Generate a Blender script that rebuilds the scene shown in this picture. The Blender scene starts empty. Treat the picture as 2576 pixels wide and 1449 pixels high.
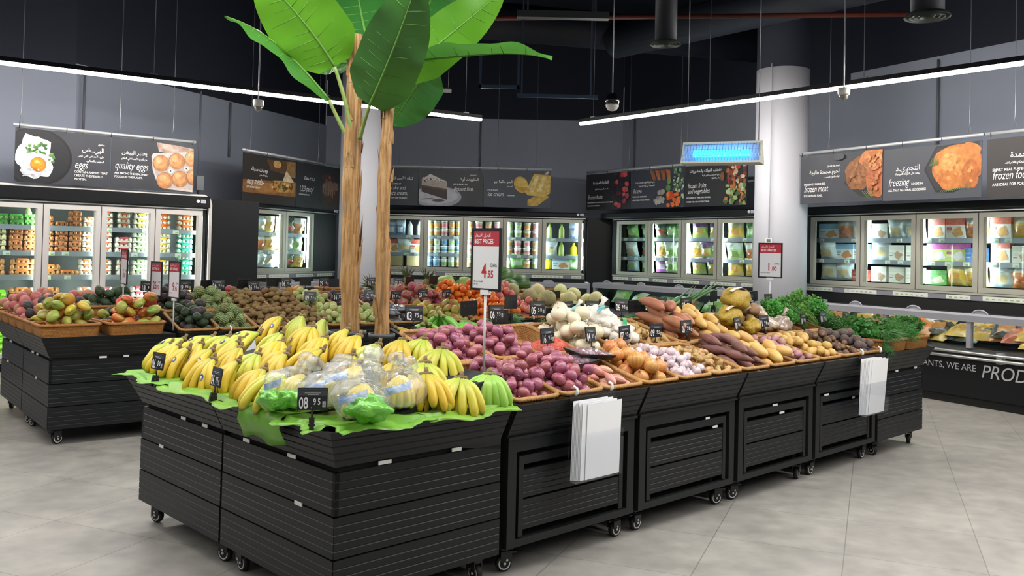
import bpy, math, random
import numpy as np
from mathutils import Matrix, Vector
SC = bpy.context.scene
COL = SC.collection
PI = math.pi
def R(d): return math.radians(d)

# ------------------------------------------------------------------ camera
CAM_H = 1.5
FPX, PPY, PITCH, ROLL = 2258.7, 589.1, -0.0193, -0.0228
cp, sp = math.cos(PITCH), math.sin(PITCH)
_r = np.array([1, 0, 0.]); _f = np.array([0, cp, -sp]); _d = np.array([0, -sp, -cp])
cr_, sr_ = math.cos(ROLL), math.sin(ROLL)
_x = cr_*_r + sr_*_d
_y = -(-sr_*_r + cr_*_d)
cam = bpy.data.cameras.new('camera')
cam.sensor_fit = 'HORIZONTAL'; cam.sensor_width = 36.0
cam.lens = FPX/2576*36.0
cam.shift_y = -(724.5-PPY)/2576
cam.clip_start = 0.05; cam.clip_end = 200
camo = bpy.data.objects.new('camera', cam)
COL.objects.link(camo)
camo.matrix_world = Matrix(((_x[0], _y[0], -_f[0], 0), (_x[1], _y[1], -_f[1], 0), (_x[2], _y[2], -_f[2], CAM_H), (0, 0, 0, 1)))
SC.camera = camo

# ------------------------------------------------------------------ world, exposure
w = bpy.data.worlds.new('world'); SC.world = w
w.use_nodes = True
w.node_tree.nodes['Background'].inputs[0].default_value = (0.8, 0.88, 1.0, 1)
w.node_tree.nodes['Background'].inputs[1].default_value = 0.10
SC.view_settings.view_transform = 'Standard'
SC.view_settings.look = 'None'
SC.view_settings.exposure = 0.06
SC.view_settings.gamma = 1.0
SC.view_settings.use_curve_mapping = False
SC.cycles.max_bounces = 7
SC.cycles.diffuse_bounces = 3
SC.cycles.glossy_bounces = 3
SC.cycles.transmission_bounces = 4
SC.cycles.transparent_max_bounces = 16
SC.cycles.caustics_reflective = False
SC.cycles.caustics_refractive = False
SC.cycles.sample_clamp_indirect = 6.0

# strip lamps over the shop floor: (x0,y0,x1,y1,z,label); the first two are in view, the rest unseen and added for fill
STRIP_POWER = 115.0
STRIP_Z = 3.3
STRIPS = [(-9.2, 6.38, -0.46, 12.28, 3.30), (0.92, 12.46, 7.5, 4.42, 3.30)]
FILL_STRIPS = [(-6.6, 3.2, -1.4, 6.0, 3.35), (-2.6, 3.9, 2.4, 3.9, 3.35), (1.6, 5.6, 5.8, 2.4, 3.35), (-5.0, 0.2, 5.0, 0.2, 3.35), (-5.0, -3.0, 5.0, -3.0, 3.35)]
for i, (x0, y0, x1, y1, z) in enumerate(FILL_STRIPS):  # unseen area lights, added to brighten the produce and aisle
    a = bpy.data.lights.new('fill_lamp', 'AREA')
    a.shape = 'RECTANGLE'; a.size = math.hypot(x1-x0, y1-y0); a.size_y = 0.12
    a.energy = [120, 120, 135, 130, 110][i]
    a.color = (1.0, 0.985, 0.96)
    ao = bpy.data.objects.new('fill_lamp', a); COL.objects.link(ao)
    ao.location = ((x0+x1)/2, (y0+y1)/2, z); ao.rotation_euler = (0, 0, math.atan2(y1-y0, x1-x0))

# ------------------------------------------------------------------ materials
def lin(h):
    h = h.lstrip('#')
    c = [int(h[i:i+2], 16)/255 for i in (0, 2, 4)]
    return tuple(x/12.92 if x <= .04045 else ((x+.055)/1.055)**2.4 for x in c)+(1,)
MATS = {}
def mat(name, col, rough=.5, metal=0, noise=None, bump=None, spec=.5, var=None, ramp=None, streak=None, trans=0, coat=0, speck=None):
    """procedural principled material. noise=(scale,hex2,amount); bump=(scale,strength); ramp=[(t,hex)...] along the piece;
    streak=(scale,hex2,amount) meridian streaks; var=(hue,val) per-object variation; speck=(scale,hex,threshold)"""
    if name in MATS: return MATS[name]
    m = bpy.data.materials.new(name); m.use_nodes = True
    nt = m.node_tree; N = nt.nodes; Lk = nt.links
    b = N['Principled BSDF']
    b.inputs['Roughness'].default_value = rough; b.inputs['Metallic'].default_value = metal
    b.inputs['Specular IOR Level'].default_value = spec
    if coat: b.inputs['Coat Weight'].default_value = coat; b.inputs['Coat Roughness'].default_value = .15
    out = None
    def rgb(h):
        n = N.new('ShaderNodeRGB'); n.outputs[0].default_value = lin(h); return n.outputs[0]
    tc = None
    def coord():
        nonlocal tc
        if tc is None: tc = N.new('ShaderNodeTexCoord')
        return tc.outputs['Object']
    att = None
    def attr():
        nonlocal att
        if att is None:
            att = N.new('ShaderNodeAttribute'); att.attribute_name = 'd'
        return att.outputs['Vector']
    def mixc(fac, a, bcol, typ='MIX'):
        n = N.new('ShaderNodeMix'); n.data_type = 'RGBA'; n.blend_type = typ
        if isinstance(fac, float): n.inputs[0].default_value = fac
        else: Lk.new(fac, n.inputs[0])
        Lk.new(a, n.inputs[6]); Lk.new(bcol, n.inputs[7]); return n.outputs[2]
    def ramp2(src, stops):
        n = N.new('ShaderNodeValToRGB'); Lk.new(src, n.inputs[0]); e = n.color_ramp.elements
        for i, (t, h) in enumerate(stops):
            el = e[i] if i < 2 else e.new(t)
            el.position = t; el.color = lin(h)
        return n.outputs[0]
    def mr(src, a, bb, c=0., d=1.):
        n = N.new('ShaderNodeMapRange'); Lk.new(src, n.inputs[0])
        for i, v in enumerate((a, bb, c, d)): n.inputs[i+1].default_value = v
        return n.outputs[0]
    if ramp:
        s = N.new('ShaderNodeSeparateXYZ'); Lk.new(attr(), s.inputs[0])
        st = sorted(ramp)
        n = N.new('ShaderNodeValToRGB'); Lk.new(s.outputs[2], n.inputs[0]); e = n.color_ramp.elements
        e[0].position = st[0][0]; e[0].color = lin(st[0][1]); e[1].position = st[-1][0]; e[1].color = lin(st[-1][1])
        for t, h in st[1:-1]:
            el = e.new(t); el.color = lin(h)
        out = n.outputs[0]
    elif isinstance(col, str): out = rgb(col)
    if streak:
        v = N.new('ShaderNodeVectorMath'); v.operation = 'MULTIPLY'; Lk.new(attr(), v.inputs[0]); v.inputs[1].default_value = (streak[0], streak[0], streak[0]*.12)
        n = N.new('ShaderNodeTexNoise'); n.inputs['Scale'].default_value = 1; n.inputs['Detail'].default_value = 2; Lk.new(v.outputs[0], n.inputs[0])
        out = mixc(mr(n.outputs[0], .42, .68, 0, streak[2]), out, rgb(streak[1]))
    if noise:
        n = N.new('ShaderNodeTexNoise'); n.inputs['Scale'].default_value = noise[0]; n.inputs['Detail'].default_value = 3; Lk.new(coord(), n.inputs[0])
        out = mixc(mr(n.outputs[0], .35, .7, 0, noise[2]), out, rgb(noise[1]))
    if speck:
        n = N.new('ShaderNodeTexNoise'); n.inputs['Scale'].default_value = speck[0]; n.inputs['Detail'].default_value = 1; Lk.new(coord(), n.inputs[0])
        out = mixc(mr(n.outputs[0], speck[2], speck[2]+.04), out, rgb(speck[1]))
    if var:
        oi = N.new('ShaderNodeObjectInfo')
        h = N.new('ShaderNodeHueSaturation'); Lk.new(out, h.inputs['Color'])
        Lk.new(mr(oi.outputs['Random'], 0, 1, .5-var[0], .5+var[0]), h.inputs['Hue'])
        w2 = N.new('ShaderNodeMath'); w2.operation = 'FRACT'
        w3 = N.new('ShaderNodeMath'); w3.operation = 'MULTIPLY'; w3.inputs[1].default_value = 7.31
        Lk.new(oi.outputs['Random'], w3.inputs[0]); Lk.new(w3.outputs[0], w2.inputs[0])
        Lk.new(mr(w2.outputs[0], 0, 1, 1-var[1], 1+var[1]*.6), h.inputs['Value'])
        out = h.outputs[0]
    if isinstance(col, str) and not (ramp or streak or noise or var or speck):
        b.inputs['Base Color'].default_value = lin(col)
    else: Lk.new(out, b.inputs['Base Color'])
    if bump:
        n = N.new('ShaderNodeTexNoise'); n.inputs['Scale'].default_value = bump[0]; n.inputs['Detail'].default_value = 3; Lk.new(coord(), n.inputs[0])
        bn = N.new('ShaderNodeBump'); bn.inputs['Strength'].default_value = bump[1]; bn.inputs['Distance'].default_value = .01
        Lk.new(n.outputs[0], bn.inputs['Height']); Lk.new(bn.outputs[0], b.inputs['Normal'])
    if trans:   # thin leaf: part of the light passes through
        t = N.new('ShaderNodeBsdfTranslucent'); mx = N.new('ShaderNodeMixShader'); mx.inputs[0].default_value = trans
        if out is not None: Lk.new(out, t.inputs[0])
        Lk.new(b.outputs[0], mx.inputs[1]); Lk.new(t.outputs[0], mx.inputs[2]); Lk.new(mx.outputs[0], N['Material Output'].inputs[0])
    MATS[name] = m
    return m
def emit(name, col, s):
    if name in MATS: return MATS[name]
    m = bpy.data.materials.new(name); m.use_nodes = True; nt = m.node_tree
    nt.nodes.remove(nt.nodes['Principled BSDF'])
    e = nt.nodes.new('ShaderNodeEmission'); e.inputs[0].default_value = lin(col); e.inputs[1].default_value = s
    nt.links.new(e.outputs[0], nt.nodes['Material Output'].inputs[0]); MATS[name] = m
    return m
def clear(name, tint='#ffffff', ior=1.45, rough=.02, wrinkle=None, base=0., milk=0.):
    """clear pane / film: straight-through light plus a fresnel reflection"""
    if name in MATS: return MATS[name]
    m = bpy.data.materials.new(name); m.use_nodes = True; nt = m.node_tree; N = nt.nodes
    N.remove(N['Principled BSDF'])
    t = N.new('ShaderNodeBsdfTransparent'); t.inputs[0].default_value = lin(tint)
    g = N.new('ShaderNodeBsdfGlossy'); g.inputs['Roughness'].default_value = rough
    fr = N.new('ShaderNodeFresnel')
    geo = N.new('ShaderNodeNewGeometry'); io = N.new('ShaderNodeMapRange'); io.inputs[3].default_value = ior; io.inputs[4].default_value = 1/ior
    nt.links.new(geo.outputs['Backfacing'], io.inputs[0]); nt.links.new(io.outputs[0], fr.inputs[0])
    mx = N.new('ShaderNodeMixShader')
    fac = fr.outputs[0]
    if base:
        a = N.new('ShaderNodeMath'); a.operation = 'ADD'; a.inputs[1].default_value = base; a.use_clamp = True
        nt.links.new(fac, a.inputs[0]); fac = a.outputs[0]
    nt.links.new(fac, mx.inputs[0]); nt.links.new(t.outputs[0], mx.inputs[1]); nt.links.new(g.outputs[0], mx.inputs[2])
    if wrinkle:
        tc = N.new('ShaderNodeTexCoord'); n = N.new('ShaderNodeTexNoise'); n.inputs['Scale'].default_value = wrinkle[0]; n.inputs['Detail'].default_value = 4
        bn = N.new('ShaderNodeBump'); bn.inputs['Strength'].default_value = wrinkle[1]; bn.inputs['Distance'].default_value = .02
        nt.links.new(tc.outputs['Object'], n.inputs[0]); nt.links.new(n.outputs[0], bn.inputs['Height'])
        nt.links.new(bn.outputs[0], g.inputs['Normal']); nt.links.new(bn.outputs[0], fr.inputs['Normal'])
    o = mx.outputs[0]
    if milk:
        df = N.new('ShaderNodeBsdfDiffuse'); df.inputs[0].default_value = (.85, .87, .9, 1); tl = N.new('ShaderNodeBsdfTranslucent'); tl.inputs[0].default_value = (.85, .87, .9, 1)
        m1 = N.new('ShaderNodeMixShader'); m1.inputs[0].default_value = .5; nt.links.new(df.outputs[0], m1.inputs[1]); nt.links.new(tl.outputs[0], m1.inputs[2])
        m2 = N.new('ShaderNodeMixShader'); m2.inputs[0].default_value = milk; nt.links.new(o, m2.inputs[1]); nt.links.new(m1.outputs[0], m2.inputs[2]); o = m2.outputs[0]
    nt.links.new(o, N['Material Output'].inputs[0]); MATS[name] = m
    return m

BLACK = mat('black_painted_board', '#1c1e20', .42, noise=(9, '#17191a', .6), spec=.28)
BLACK2 = mat('black_inner_board', '#0d0e10', .7)
METAL = mat('brushed_steel', '#c4c4c2', .3, .9)
ALU = mat('satin_aluminium', '#c0bfb8', .38, .55)
WHITE = mat('white_plastic', '#e6e6e4', .4)
PAPER = mat('white_paper', '#f4f4f6', .6)
CHAR = mat('charcoal_plastic', '#17181a', .45)
RUBBER = mat('black_rubber', '#121212', .6)
GREYP = mat('grey_rail_plastic', '#9b9ba3', .4)
CASE = mat('black_case_panel', '#101216', .45, spec=.3)
GLASS = clear('clear_glass', '#f4faf8', 1.4)
ACRYL = clear('clear_acrylic', '#fdfeff', 1.3)
FILM = clear('clear_film', '#fbfcfc', 1.45, .10, wrinkle=(22, 1.), base=.06, milk=.13)
INK = mat('white_ink', '#e9e9e9', .6)
RED = mat('red_print', '#a8222f', .5)

# ------------------------------------------------------------------ mesh builder
class MB:
    def __init__(s): s.v = []; s.f = []; s.mi = []; s.sm = []; s.d = []; s.hasd = False
    def add(s, verts, faces, m=0, sm=False, d=None, M=None):
        o = len(s.v)
        for q in verts:
            s.v.append(tuple(M @ Vector(q)) if M is not None else tuple(q))
        if d is None: s.d += [(0, 0, 0)]*len(verts)
        else: s.d += d; s.hasd = True
        for f in faces: s.f.append(tuple(i+o for i in f)); s.mi.append(m); s.sm.append(sm)
        return s
    def bx(s, x0, x1, y0, y1, z0, z1, m=0, M=None):
        v = [(x, y, z) for z in (z0, z1) for y in (y0, y1) for x in (x0, x1)]
        return s.add(v, [(0, 2, 3, 1), (4, 5, 7, 6), (0, 1, 5, 4), (2, 6, 7, 3), (0, 4, 6, 2), (1, 3, 7, 5)], m, False, None, M)
    def quad(s, a, b, c, e, m=0, M=None): return s.add([a, b, c, e], [(0, 1, 2, 3)], m, False, None, M)
    def ring(s, rings, m=0, sm=True, closed=False, cap=True, d=None, M=None, wrap=True):
        n = len(rings[0]); v = [p for r in rings for p in r]; f = []
        k = len(rings)
        for i in range(k if closed else k-1):
            a = i*n; b = ((i+1) % k)*n
            for j in range(n if wrap else n-1):
                j2 = (j+1) % n
                f.append((a+j, a+j2, b+j2, b+j))
        if cap and not closed and wrap:
            f.append(tuple(reversed(range(n)))); f.append(tuple(range((k-1)*n, k*n)))
        return s.add(v, f, m, sm, d, M)
    def tube(s, path, rad, n=8, m=0, sm=True, closed=False, cap=True, M=None, squash=None):
        P = [Vector(p) for p in path]; K = len(P); rings = []; d = []
        if not hasattr(rad, '__len__'): rad = [rad]*K
        up = None
        for i in range(K):
            if closed: t = (P[(i+1) % K]-P[i-1])
            else: t = P[min(i+1, K-1)]-P[max(i-1, 0)]
            t = t.normalized() if t.length > 1e-9 else Vector((0, 0, 1))
            if up is None:
                up = Vector((0, 0, 1)) if abs(t.z) < .9 else Vector((1, 0, 0))
            a = (up-t*up.dot(t))
            a = a.normalized() if a.length > 1e-6 else t.orthogonal().normalized()
            b = t.cross(a); up = a
            r = []
            for j in range(n):
                th = 2*PI*j/n; k = rad[i]
                if squash: k *= squash(j/n, i/(K-1))
                r.append(P[i]+(a*math.cos(th)+b*math.sin(th))*k); d.append((math.cos(th), math.sin(th), i/max(1, K-1)))
            rings.append(r)
        return s.ring(rings, m, sm, closed, cap, d, M)
    def lathe(s, prof, n=16, m=0, sm=True, M=None, fn=None, cap=True):
        rings = []; d = []; K = len(prof)
        for i, (r, z) in enumerate(prof):
            rr = []
            for j in range(n):
                th = 2*PI*j/n; q = (r*math.cos(th), r*math.sin(th), z)
                rr.append(fn(q, th, i/(K-1)) if fn else q); d.append((math.cos(th), math.sin(th), i/(K-1)))
            rings.append(rr)
        return s.ring(rings, m, sm, False, cap, d, M)
    def ell(s, rx, ry, rz, n=14, k=9, m=0, M=None, fn=None):
        prof = [(max(.02, math.sin(PI*i/(k-1))), -math.cos(PI*i/(k-1))) for i in range(k)]
        def g(q, th, t):
            q = (q[0]*rx, q[1]*ry, q[2]*rz); return fn(q, th, t) if fn else q
        return s.lathe(prof, n, m, True, M, g)
    def extr(s, prof, x0, x1, k0=0., k1=0., m=0, ref=0., M=None):
        """closed (y,z) profile run along x; each end shifts with (ref-y), for mitred corners"""
        a = [(x0-k0*(ref-y), y, z) for y, z in prof]; b = [(x1+k1*(ref-y), y, z) for y, z in prof]
        n = len(prof); f = [(j, (j+1) % n, n+(j+1) % n, n+j) for j in range(n)]
        f.append(tuple(reversed(range(n)))); f.append(tuple(range(n, 2*n)))
        return s.add(a+b, f, m, False, None, M)
    def poly(s, pts, y=0., m=0, M=None):
        """flat polygon drawn in the x-z plane"""
        return s.add([(p[0], y, p[1]) for p in pts], [tuple(range(len(pts)))], m, False, None, M)
    def mesh(s, name, mats):
        me = bpy.data.meshes.new(name); me.from_pydata(s.v, [], s.f)
        for q in (mats if isinstance(mats, (list, tuple)) else [mats]): me.materials.append(q)
        me.polygons.foreach_set('material_index', s.mi); me.polygons.foreach_set('use_smooth', s.sm)
        if s.hasd:
            a = me.attributes.new('d', 'FLOAT_VECTOR', 'POINT'); a.data.foreach_set('vector', [c for q in s.d for c in q])
        me.update()
        return me
    def build(s, name, mats, parent=None, M=None): return O(name, s.mesh(name, mats), parent, M)
def O(name, me, parent=None, M=None):
    o = bpy.data.objects.new(name, me); COL.objects.link(o)
    if parent is not None: o.parent = parent
    if M is not None: o.matrix_local = M if parent is not None else M
    if M is not None: o.matrix_basis = M
    return o
def tag(o, label, cat, group=None):
    o['label'] = label; o['category'] = cat
    if group: o['group'] = group
    return o
def thing(name, label, cat, M=None, group=None):
    o = bpy.data.objects.new(name, None); COL.objects.link(o); o.empty_display_size = .05
    if M is not None: o.matrix_basis = M
    return tag(o, label, cat, group)
def structure(o): o['kind'] = 'structure'; return o
KIDS = {}
def dup(root, M, label=None, group=None):
    c = root.copy(); COL.objects.link(c); c.matrix_basis = M
    if label: c['label'] = label
    if group: c['group'] = group
    for ch in root.children:
        q = ch.copy(); COL.objects.link(q); q.parent = c
        for g in ch.children:
            h = g.copy(); COL.objects.link(h); h.parent = q
    return c
def inst(name, me, M, label, cat, group=None): return tag(O(name, me, None, M), label, cat, group)
T = Matrix.Translation
def RZ(a): return Matrix.Rotation(a, 4, 'Z')
def RX(a): return Matrix.Rotation(a, 4, 'X')
def RY(a): return Matrix.Rotation(a, 4, 'Y')
def S(x, y, z): return Matrix.Diagonal((x, y, z, 1))
def frame(x, y, dx, dy): return T((x, y, 0)) @ RZ(math.atan2(dy, dx))
ORD = ['first', 'second', 'third', 'fourth', 'fifth', 'sixth', 'seventh', 'eighth', 'ninth', 'tenth', 'eleventh', 'twelfth', 'thirteenth', 'fourteenth', 'fifteenth', 'sixteenth', 'seventeenth', 'eighteenth', 'nineteenth', 'twentieth']

# ------------------------------------------------------------------ lettering
AR = {}
for ch, base, n in (('ء', 0xFE80, 1), ('آ', 0xFE81, 2), ('أ', 0xFE83, 2), ('إ', 0xFE87, 2), ('ئ', 0xFE89, 4), ('ا', 0xFE8D, 2), ('ب', 0xFE8F, 4), ('ة', 0xFE93, 2), ('ت', 0xFE95, 4), ('ث', 0xFE99, 4), ('ج', 0xFE9D, 4), ('ح', 0xFEA1, 4), ('خ', 0xFEA5, 4), ('د', 0xFEA9, 2), ('ذ', 0xFEAB, 2), ('ر', 0xFEAD, 2), ('ز', 0xFEAF, 2), ('س', 0xFEB1, 4), ('ش', 0xFEB5, 4), ('ص', 0xFEB9, 4), ('ض', 0xFEBD, 4), ('ط', 0xFEC1, 4), ('ظ', 0xFEC5, 4), ('ع', 0xFEC9, 4), ('غ', 0xFECD, 4), ('ف', 0xFED1, 4), ('ق', 0xFED5, 4), ('ك', 0xFED9, 4), ('ل', 0xFEDD, 4), ('م', 0xFEE1, 4), ('ن', 0xFEE5, 4), ('ه', 0xFEE9, 4), ('و', 0xFEED, 2), ('ى', 0xFEEF, 2), ('ي', 0xFEF1, 4)):
    AR[ch] = (base, n)
LA = {'ا': 0xFEFB, 'أ': 0xFEF7, 'آ': 0xFEF5, 'إ': 0xFEF9}
def arabic(t):
    out = []; prev = False; i = 0
    while i < len(t):
        c = t[i]
        if c in AR:
            base, n = AR[c]
            if c == 'ل' and i+1 < len(t) and t[i+1] in LA:
                out.append(chr(LA[t[i+1]]+(1 if prev else 0))); prev = False; i += 2; continue
            nxt = n == 4 and i+1 < len(t) and t[i+1] in AR and AR[t[i+1]][1] > 1
            k = (3 if prev else 2) if nxt else (1 if prev and n > 1 else 0)
            out.append(chr(base+k)); prev = nxt
        else: out.append(c); prev = False
        i += 1
    return ''.join(reversed(out))
TXT = {}
def text_mesh(s, size, align='LEFT', shear=0., bold=0., sx=1.):
    k = (s, size, align, shear, bold, sx)
    if k in TXT: return TXT[k]
    c = bpy.data.curves.new('lettering', 'FONT')
    c.body = arabic(s) if any(ch in AR for ch in s) else s
    c.size = size; c.align_x = align; c.shear = shear; c.offset = bold; c.resolution_u = 6 if size > .11 else (3 if size > .04 else 2)
    o = bpy.data.objects.new('lettering', c); COL.objects.link(o)
    me = bpy.data.meshes.new_from_object(o)
    n = len(me.vertices); a = np.empty(n*3); me.vertices.foreach_get('co', a); a = a.reshape(-1, 3)
    f = [tuple(p.vertices) for p in me.polygons]
    # text runs in x (right) and z (up), facing -y
    v = [(q[0]*sx, 0., q[1]) for q in a]
    bpy.data.objects.remove(o); bpy.data.curves.remove(c); bpy.data.meshes.remove(me)
    TXT[k] = (v, f)
    return TXT[k]
def letter(mb, s, x, z, size, m=0, align='LEFT', shear=0., bold=0., sx=1., y=0., M=None):
    v, f = text_mesh(s, size, align, shear, bold, sx)
    mb.add([(x+q[0], y, z+q[2]) for q in v], f, m, False, None, M)
# ------------------------------------------------------------------ the room
FLOOR = mat('grey_concrete_tiles', '#a9a59e', .42, noise=(1.6, '#8f8c86', .75), spec=.4)
def floor_tiles(m):
    nt = m.node_tree; N = nt.nodes; Lk = nt.links; b = N['Principled BSDF']
    src = b.inputs['Base Color'].links[0].from_socket
    tc = N.new('ShaderNodeTexCoord'); mp = N.new('ShaderNodeMapping'); mp.inputs['Rotation'].default_value = (0, 0, R(-68)); mp.inputs['Location'].default_value = (-.315, -.122, 0)
    br = N.new('ShaderNodeTexBrick'); br.offset = .0
    for k, v in (('Scale', 1.0), ('Mortar Size', .0028), ('Mortar Smooth', .2), ('Brick Width', .655), ('Row Height', .655)): br.inputs[k].default_value = v
    br.inputs['Color1'].default_value = (1, 1, 1, 1); br.inputs['Color2'].default_value = (.92, .92, .92, 1); br.inputs['Mortar'].default_value = (.55, .55, .54, 1)
    Lk.new(tc.outputs['Object'], mp.inputs[0]); Lk.new(mp.outputs[0], br.inputs[0])
    n = N.new('ShaderNodeTexNoise'); n.inputs['Scale'].default_value = 7; n.inputs['Detail'].default_value = 6; Lk.new(tc.outputs['Object'], n.inputs[0])
    r = N.new('ShaderNodeMapRange'); r.inputs[1].default_value = .3; r.inputs[2].default_value = .7; r.inputs[3].default_value = .80; r.inputs[4].default_value = 1.10; Lk.new(n.outputs[0], r.inputs[0])
    mx = N.new('ShaderNodeMix'); mx.data_type = 'RGBA'; mx.blend_type = 'MULTIPLY'; mx.inputs[0].default_value = 1
    Lk.new(src, mx.inputs[6]); Lk.new(br.outputs[0], mx.inputs[7])
    m2 = N.new('ShaderNodeMix'); m2.data_type = 'RGBA'; m2.blend_type = 'MULTIPLY'; m2.inputs[0].default_value = 1
    Lk.new(mx.outputs[2], m2.inputs[6]); Lk.new(r.outputs[0], m2.inputs[7]); Lk.new(m2.outputs[2], b.inputs['Base Color'])
floor_tiles(FLOOR)
WALL = mat('slate_grey_paint', '#8d93a3', .7, noise=(.8, '#868c9c', .5))
VOID = mat('black_ceiling_paint', '#0f1526', .8)
COLP = mat('pale_grey_column_paint', '#cfcfd8', .6)
structure(MB().bx(-14, 14, -9, 22, -.1, 0).build('floor', FLOOR))
structure(MB().bx(-14, 14, -9, 22, 5.6, 5.7).build('ceiling', VOID))
WF = {1: ((-5.75, 10.16), (.749, .662), 1.0, 3.68), 2: ((-4.17, 12.76), (.371, .929), .95, 3.8), 3: ((0, 15.8), (.9997, -.0251), 1.0, 3.98), 4: ((1.80, 15.4), (.605, -.796), 1.0, 4.05), 5: ((4.552+.85*.871, 9.812+.85*.491), (.491, -.871), 1.0, 4.2)}
def FR(i): p, d, b, h = WF[i]; return frame(p[0], p[1], d[0], d[1])
def wl(i):
    p, d, b, h = WF[i]; d = Vector(d).normalized(); n = Vector((-d.y, d.x)); return Vector(p)+n*b, d
def isect(i, j):
    a, d = wl(i); b, e = wl(j); den = d.x*e.y-d.y*e.x; t = ((b.x-a.x)*e.y-(b.y-a.y)*e.x)/den; return a+d*t
pts = [wl(1)[0]-wl(1)[1]*7.5, isect(1, 2), isect(2, 3), isect(3, 4), isect(4, 5), wl(5)[0]+wl(5)[1]*8.5]
for i in range(5):
    a, b = pts[i], pts[i+1]; d = (b-a); L = d.length; M = frame(a.x, a.y, d.x, d.y); h = WF[i+1][3]
    structure(MB().bx(0, L, 0, .12, 0, h).build(['wall_left', 'wall_back_left', 'wall_back', 'wall_back_right', 'wall_right'][i], WALL, None, M))
    structure(MB().bx(0, L, .02, .14, h, 5.6).build(['wall_left_upper', 'wall_back_left_upper', 'wall_back_upper', 'wall_back_right_upper', 'wall_right_upper'][i], VOID, None, M))
structure(MB().bx(-13.9, 13.9, -8.9, -8.7, 0, 5.6).build('wall_rear', WALL))
# round columns, pale below and black above the ceiling line
def column(x, y, r, top, nm):
    c = MB().lathe([(r, 0), (r, top)], 48, 0, True, None, None).lathe([(r*.995, top), (r*.995, 5.6)], 48, 1).build(nm, [COLP, VOID], None, T((x, y, 0)))
    structure(c)
column(3.61, 12.08, .345, 4.02, 'pillar_right'); column(-2.386, 14.2, .352, 4.25, 'pillar_left')
# shallow joints and conduits on the walls
GREYM = mat('grey_conduit', '#5c5f67', .6)
def conduit(i, x, z0, z1, lab, y=None, box=None):
    b = WF[i][2]
    mb = MB().tube([(x, b-.03, z0), (x, b-.03, z1)], .016, 8)
    t = thing('wall_conduit', lab, 'conduit', FR(i))
    mb.build('pipe', GREYM, t)
    if box: MB().bx(x-.05, x+.05, b-.1, b-.002, box-.1, box+.1).build('junction_box', mat('grey_box', '#7d7f86', .5), t)
conduit(1, 2.62, 2.2, 3.66, 'thin grey wall conduit with a square junction box beside the egg banners', box=2.36)
conduit(1, 1.08, 2.85, 3.66, 'double-looking thin conduit on the wall above the egg banners')
conduit(2, 1.3, 2.9, 3.78, 'thin conduit on the wall above the easy meals banner')
conduit(3, -.66, 3.0, 3.96, 'thin conduit on the back wall above the dessert banner')
conduit(4, -.6, 3.0, 4.0, 'thin conduit in the back corner above the frozen fruits banner')
conduit(5, -1.2, 2.95, 4.15, 'thin dark conduit on the wall above the frozen meat banner')
# ceiling services in the black void
DUCT = mat('black_duct', '#171d2b', .6); BLUEM = mat('blue_grey_tray', '#31435a', .5); ORP = mat('dull_orange_pipe', '#5e2418', .6)
def duct(lab, p0, p1, r, m=DUCT):
    t = thing('ceiling_duct', lab, 'duct', T(p0)); q = Vector(p1)-Vector(p0)
    MB().tube([(0, 0, 0), q], r, 20).build('duct_body', m, t)
duct('long round black duct under the ceiling over the back freezers', (-3, 12.5, 4.9), (4.5, 14.5, 4.9), .28)
duct('long round black duct near the ceiling above the right strip light', (1.5, 13.5, 4.7), (7, 6.5, 4.7), .25)
def diffuser(x, y, z, r, lab):
    t = thing('air_diffuser', lab, 'air vent', T((x, y, z)))
    MB().lathe([(r*.72, .02), (r*.72, 1.9)], 24, 0).build('drop_duct', DUCT, t)
    mb = MB()
    for k in (1., .78, .56, .34): mb.lathe([(r*k, 0), (r*(k-.10), .03), (r*(k-.12), .03), (r*(k-.02), -.006)], 28, 0, cap=False)
    mb.build('louvre_rings', mat('grey_diffuser', '#5d6460', .5), t)
diffuser(1.62, 9.7, 3.78, .165, 'round ceiling diffuser on a drop duct left of the right pillar')
diffuser(3.72, 8.1, 3.71, .2, 'round ceiling diffuser on a drop duct over the right strip light')
t = thing('cable_tray', 'blue grey u-shaped cable tray hanger in the dark ceiling', 'cable tray', T((-.45, 11.0, 3.5)))
MB().bx(0, .5, 0, .03, 0, .045).bx(0, .03, 0, .03, 0, .5).bx(.47, .5, 0, .03, 0, .5).build('hanger', BLUEM, t)
t = thing('cable_tray', 'long blue grey cable tray bar in the dark ceiling', 'cable tray', T((.02, 11.0, 3.40)))
MB().bx(0, 1.0, 0, .03, .0, .045).bx(.05, .07, 0, .03, .045, 1.6).bx(.9, .92, 0, .03, .045, 1.6).build('bar', BLUEM, t)
t = thing('cable_tray', 'wide grey ceiling channel high above the plant', 'cable tray', T((0.0, 9.2, 3.92)))
MB().bx(0, .95, 0, .1, 0, .07).bx(.1, .12, 0, .03, .07, 1.6).bx(.8, .82, 0, .03, .07, 1.6).build('channel', mat('dim_channel', '#3a3d42', .6), t)
t = thing('sprinkler_pipe', 'dull orange pipe crossing the dark ceiling', 'pipe', T((-3.2, 11.5, 4.4)))
MB().tube([(0, 0, 0), (8, -1.0, 0)], .03, 8).build('pipe', ORP, t)

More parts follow.
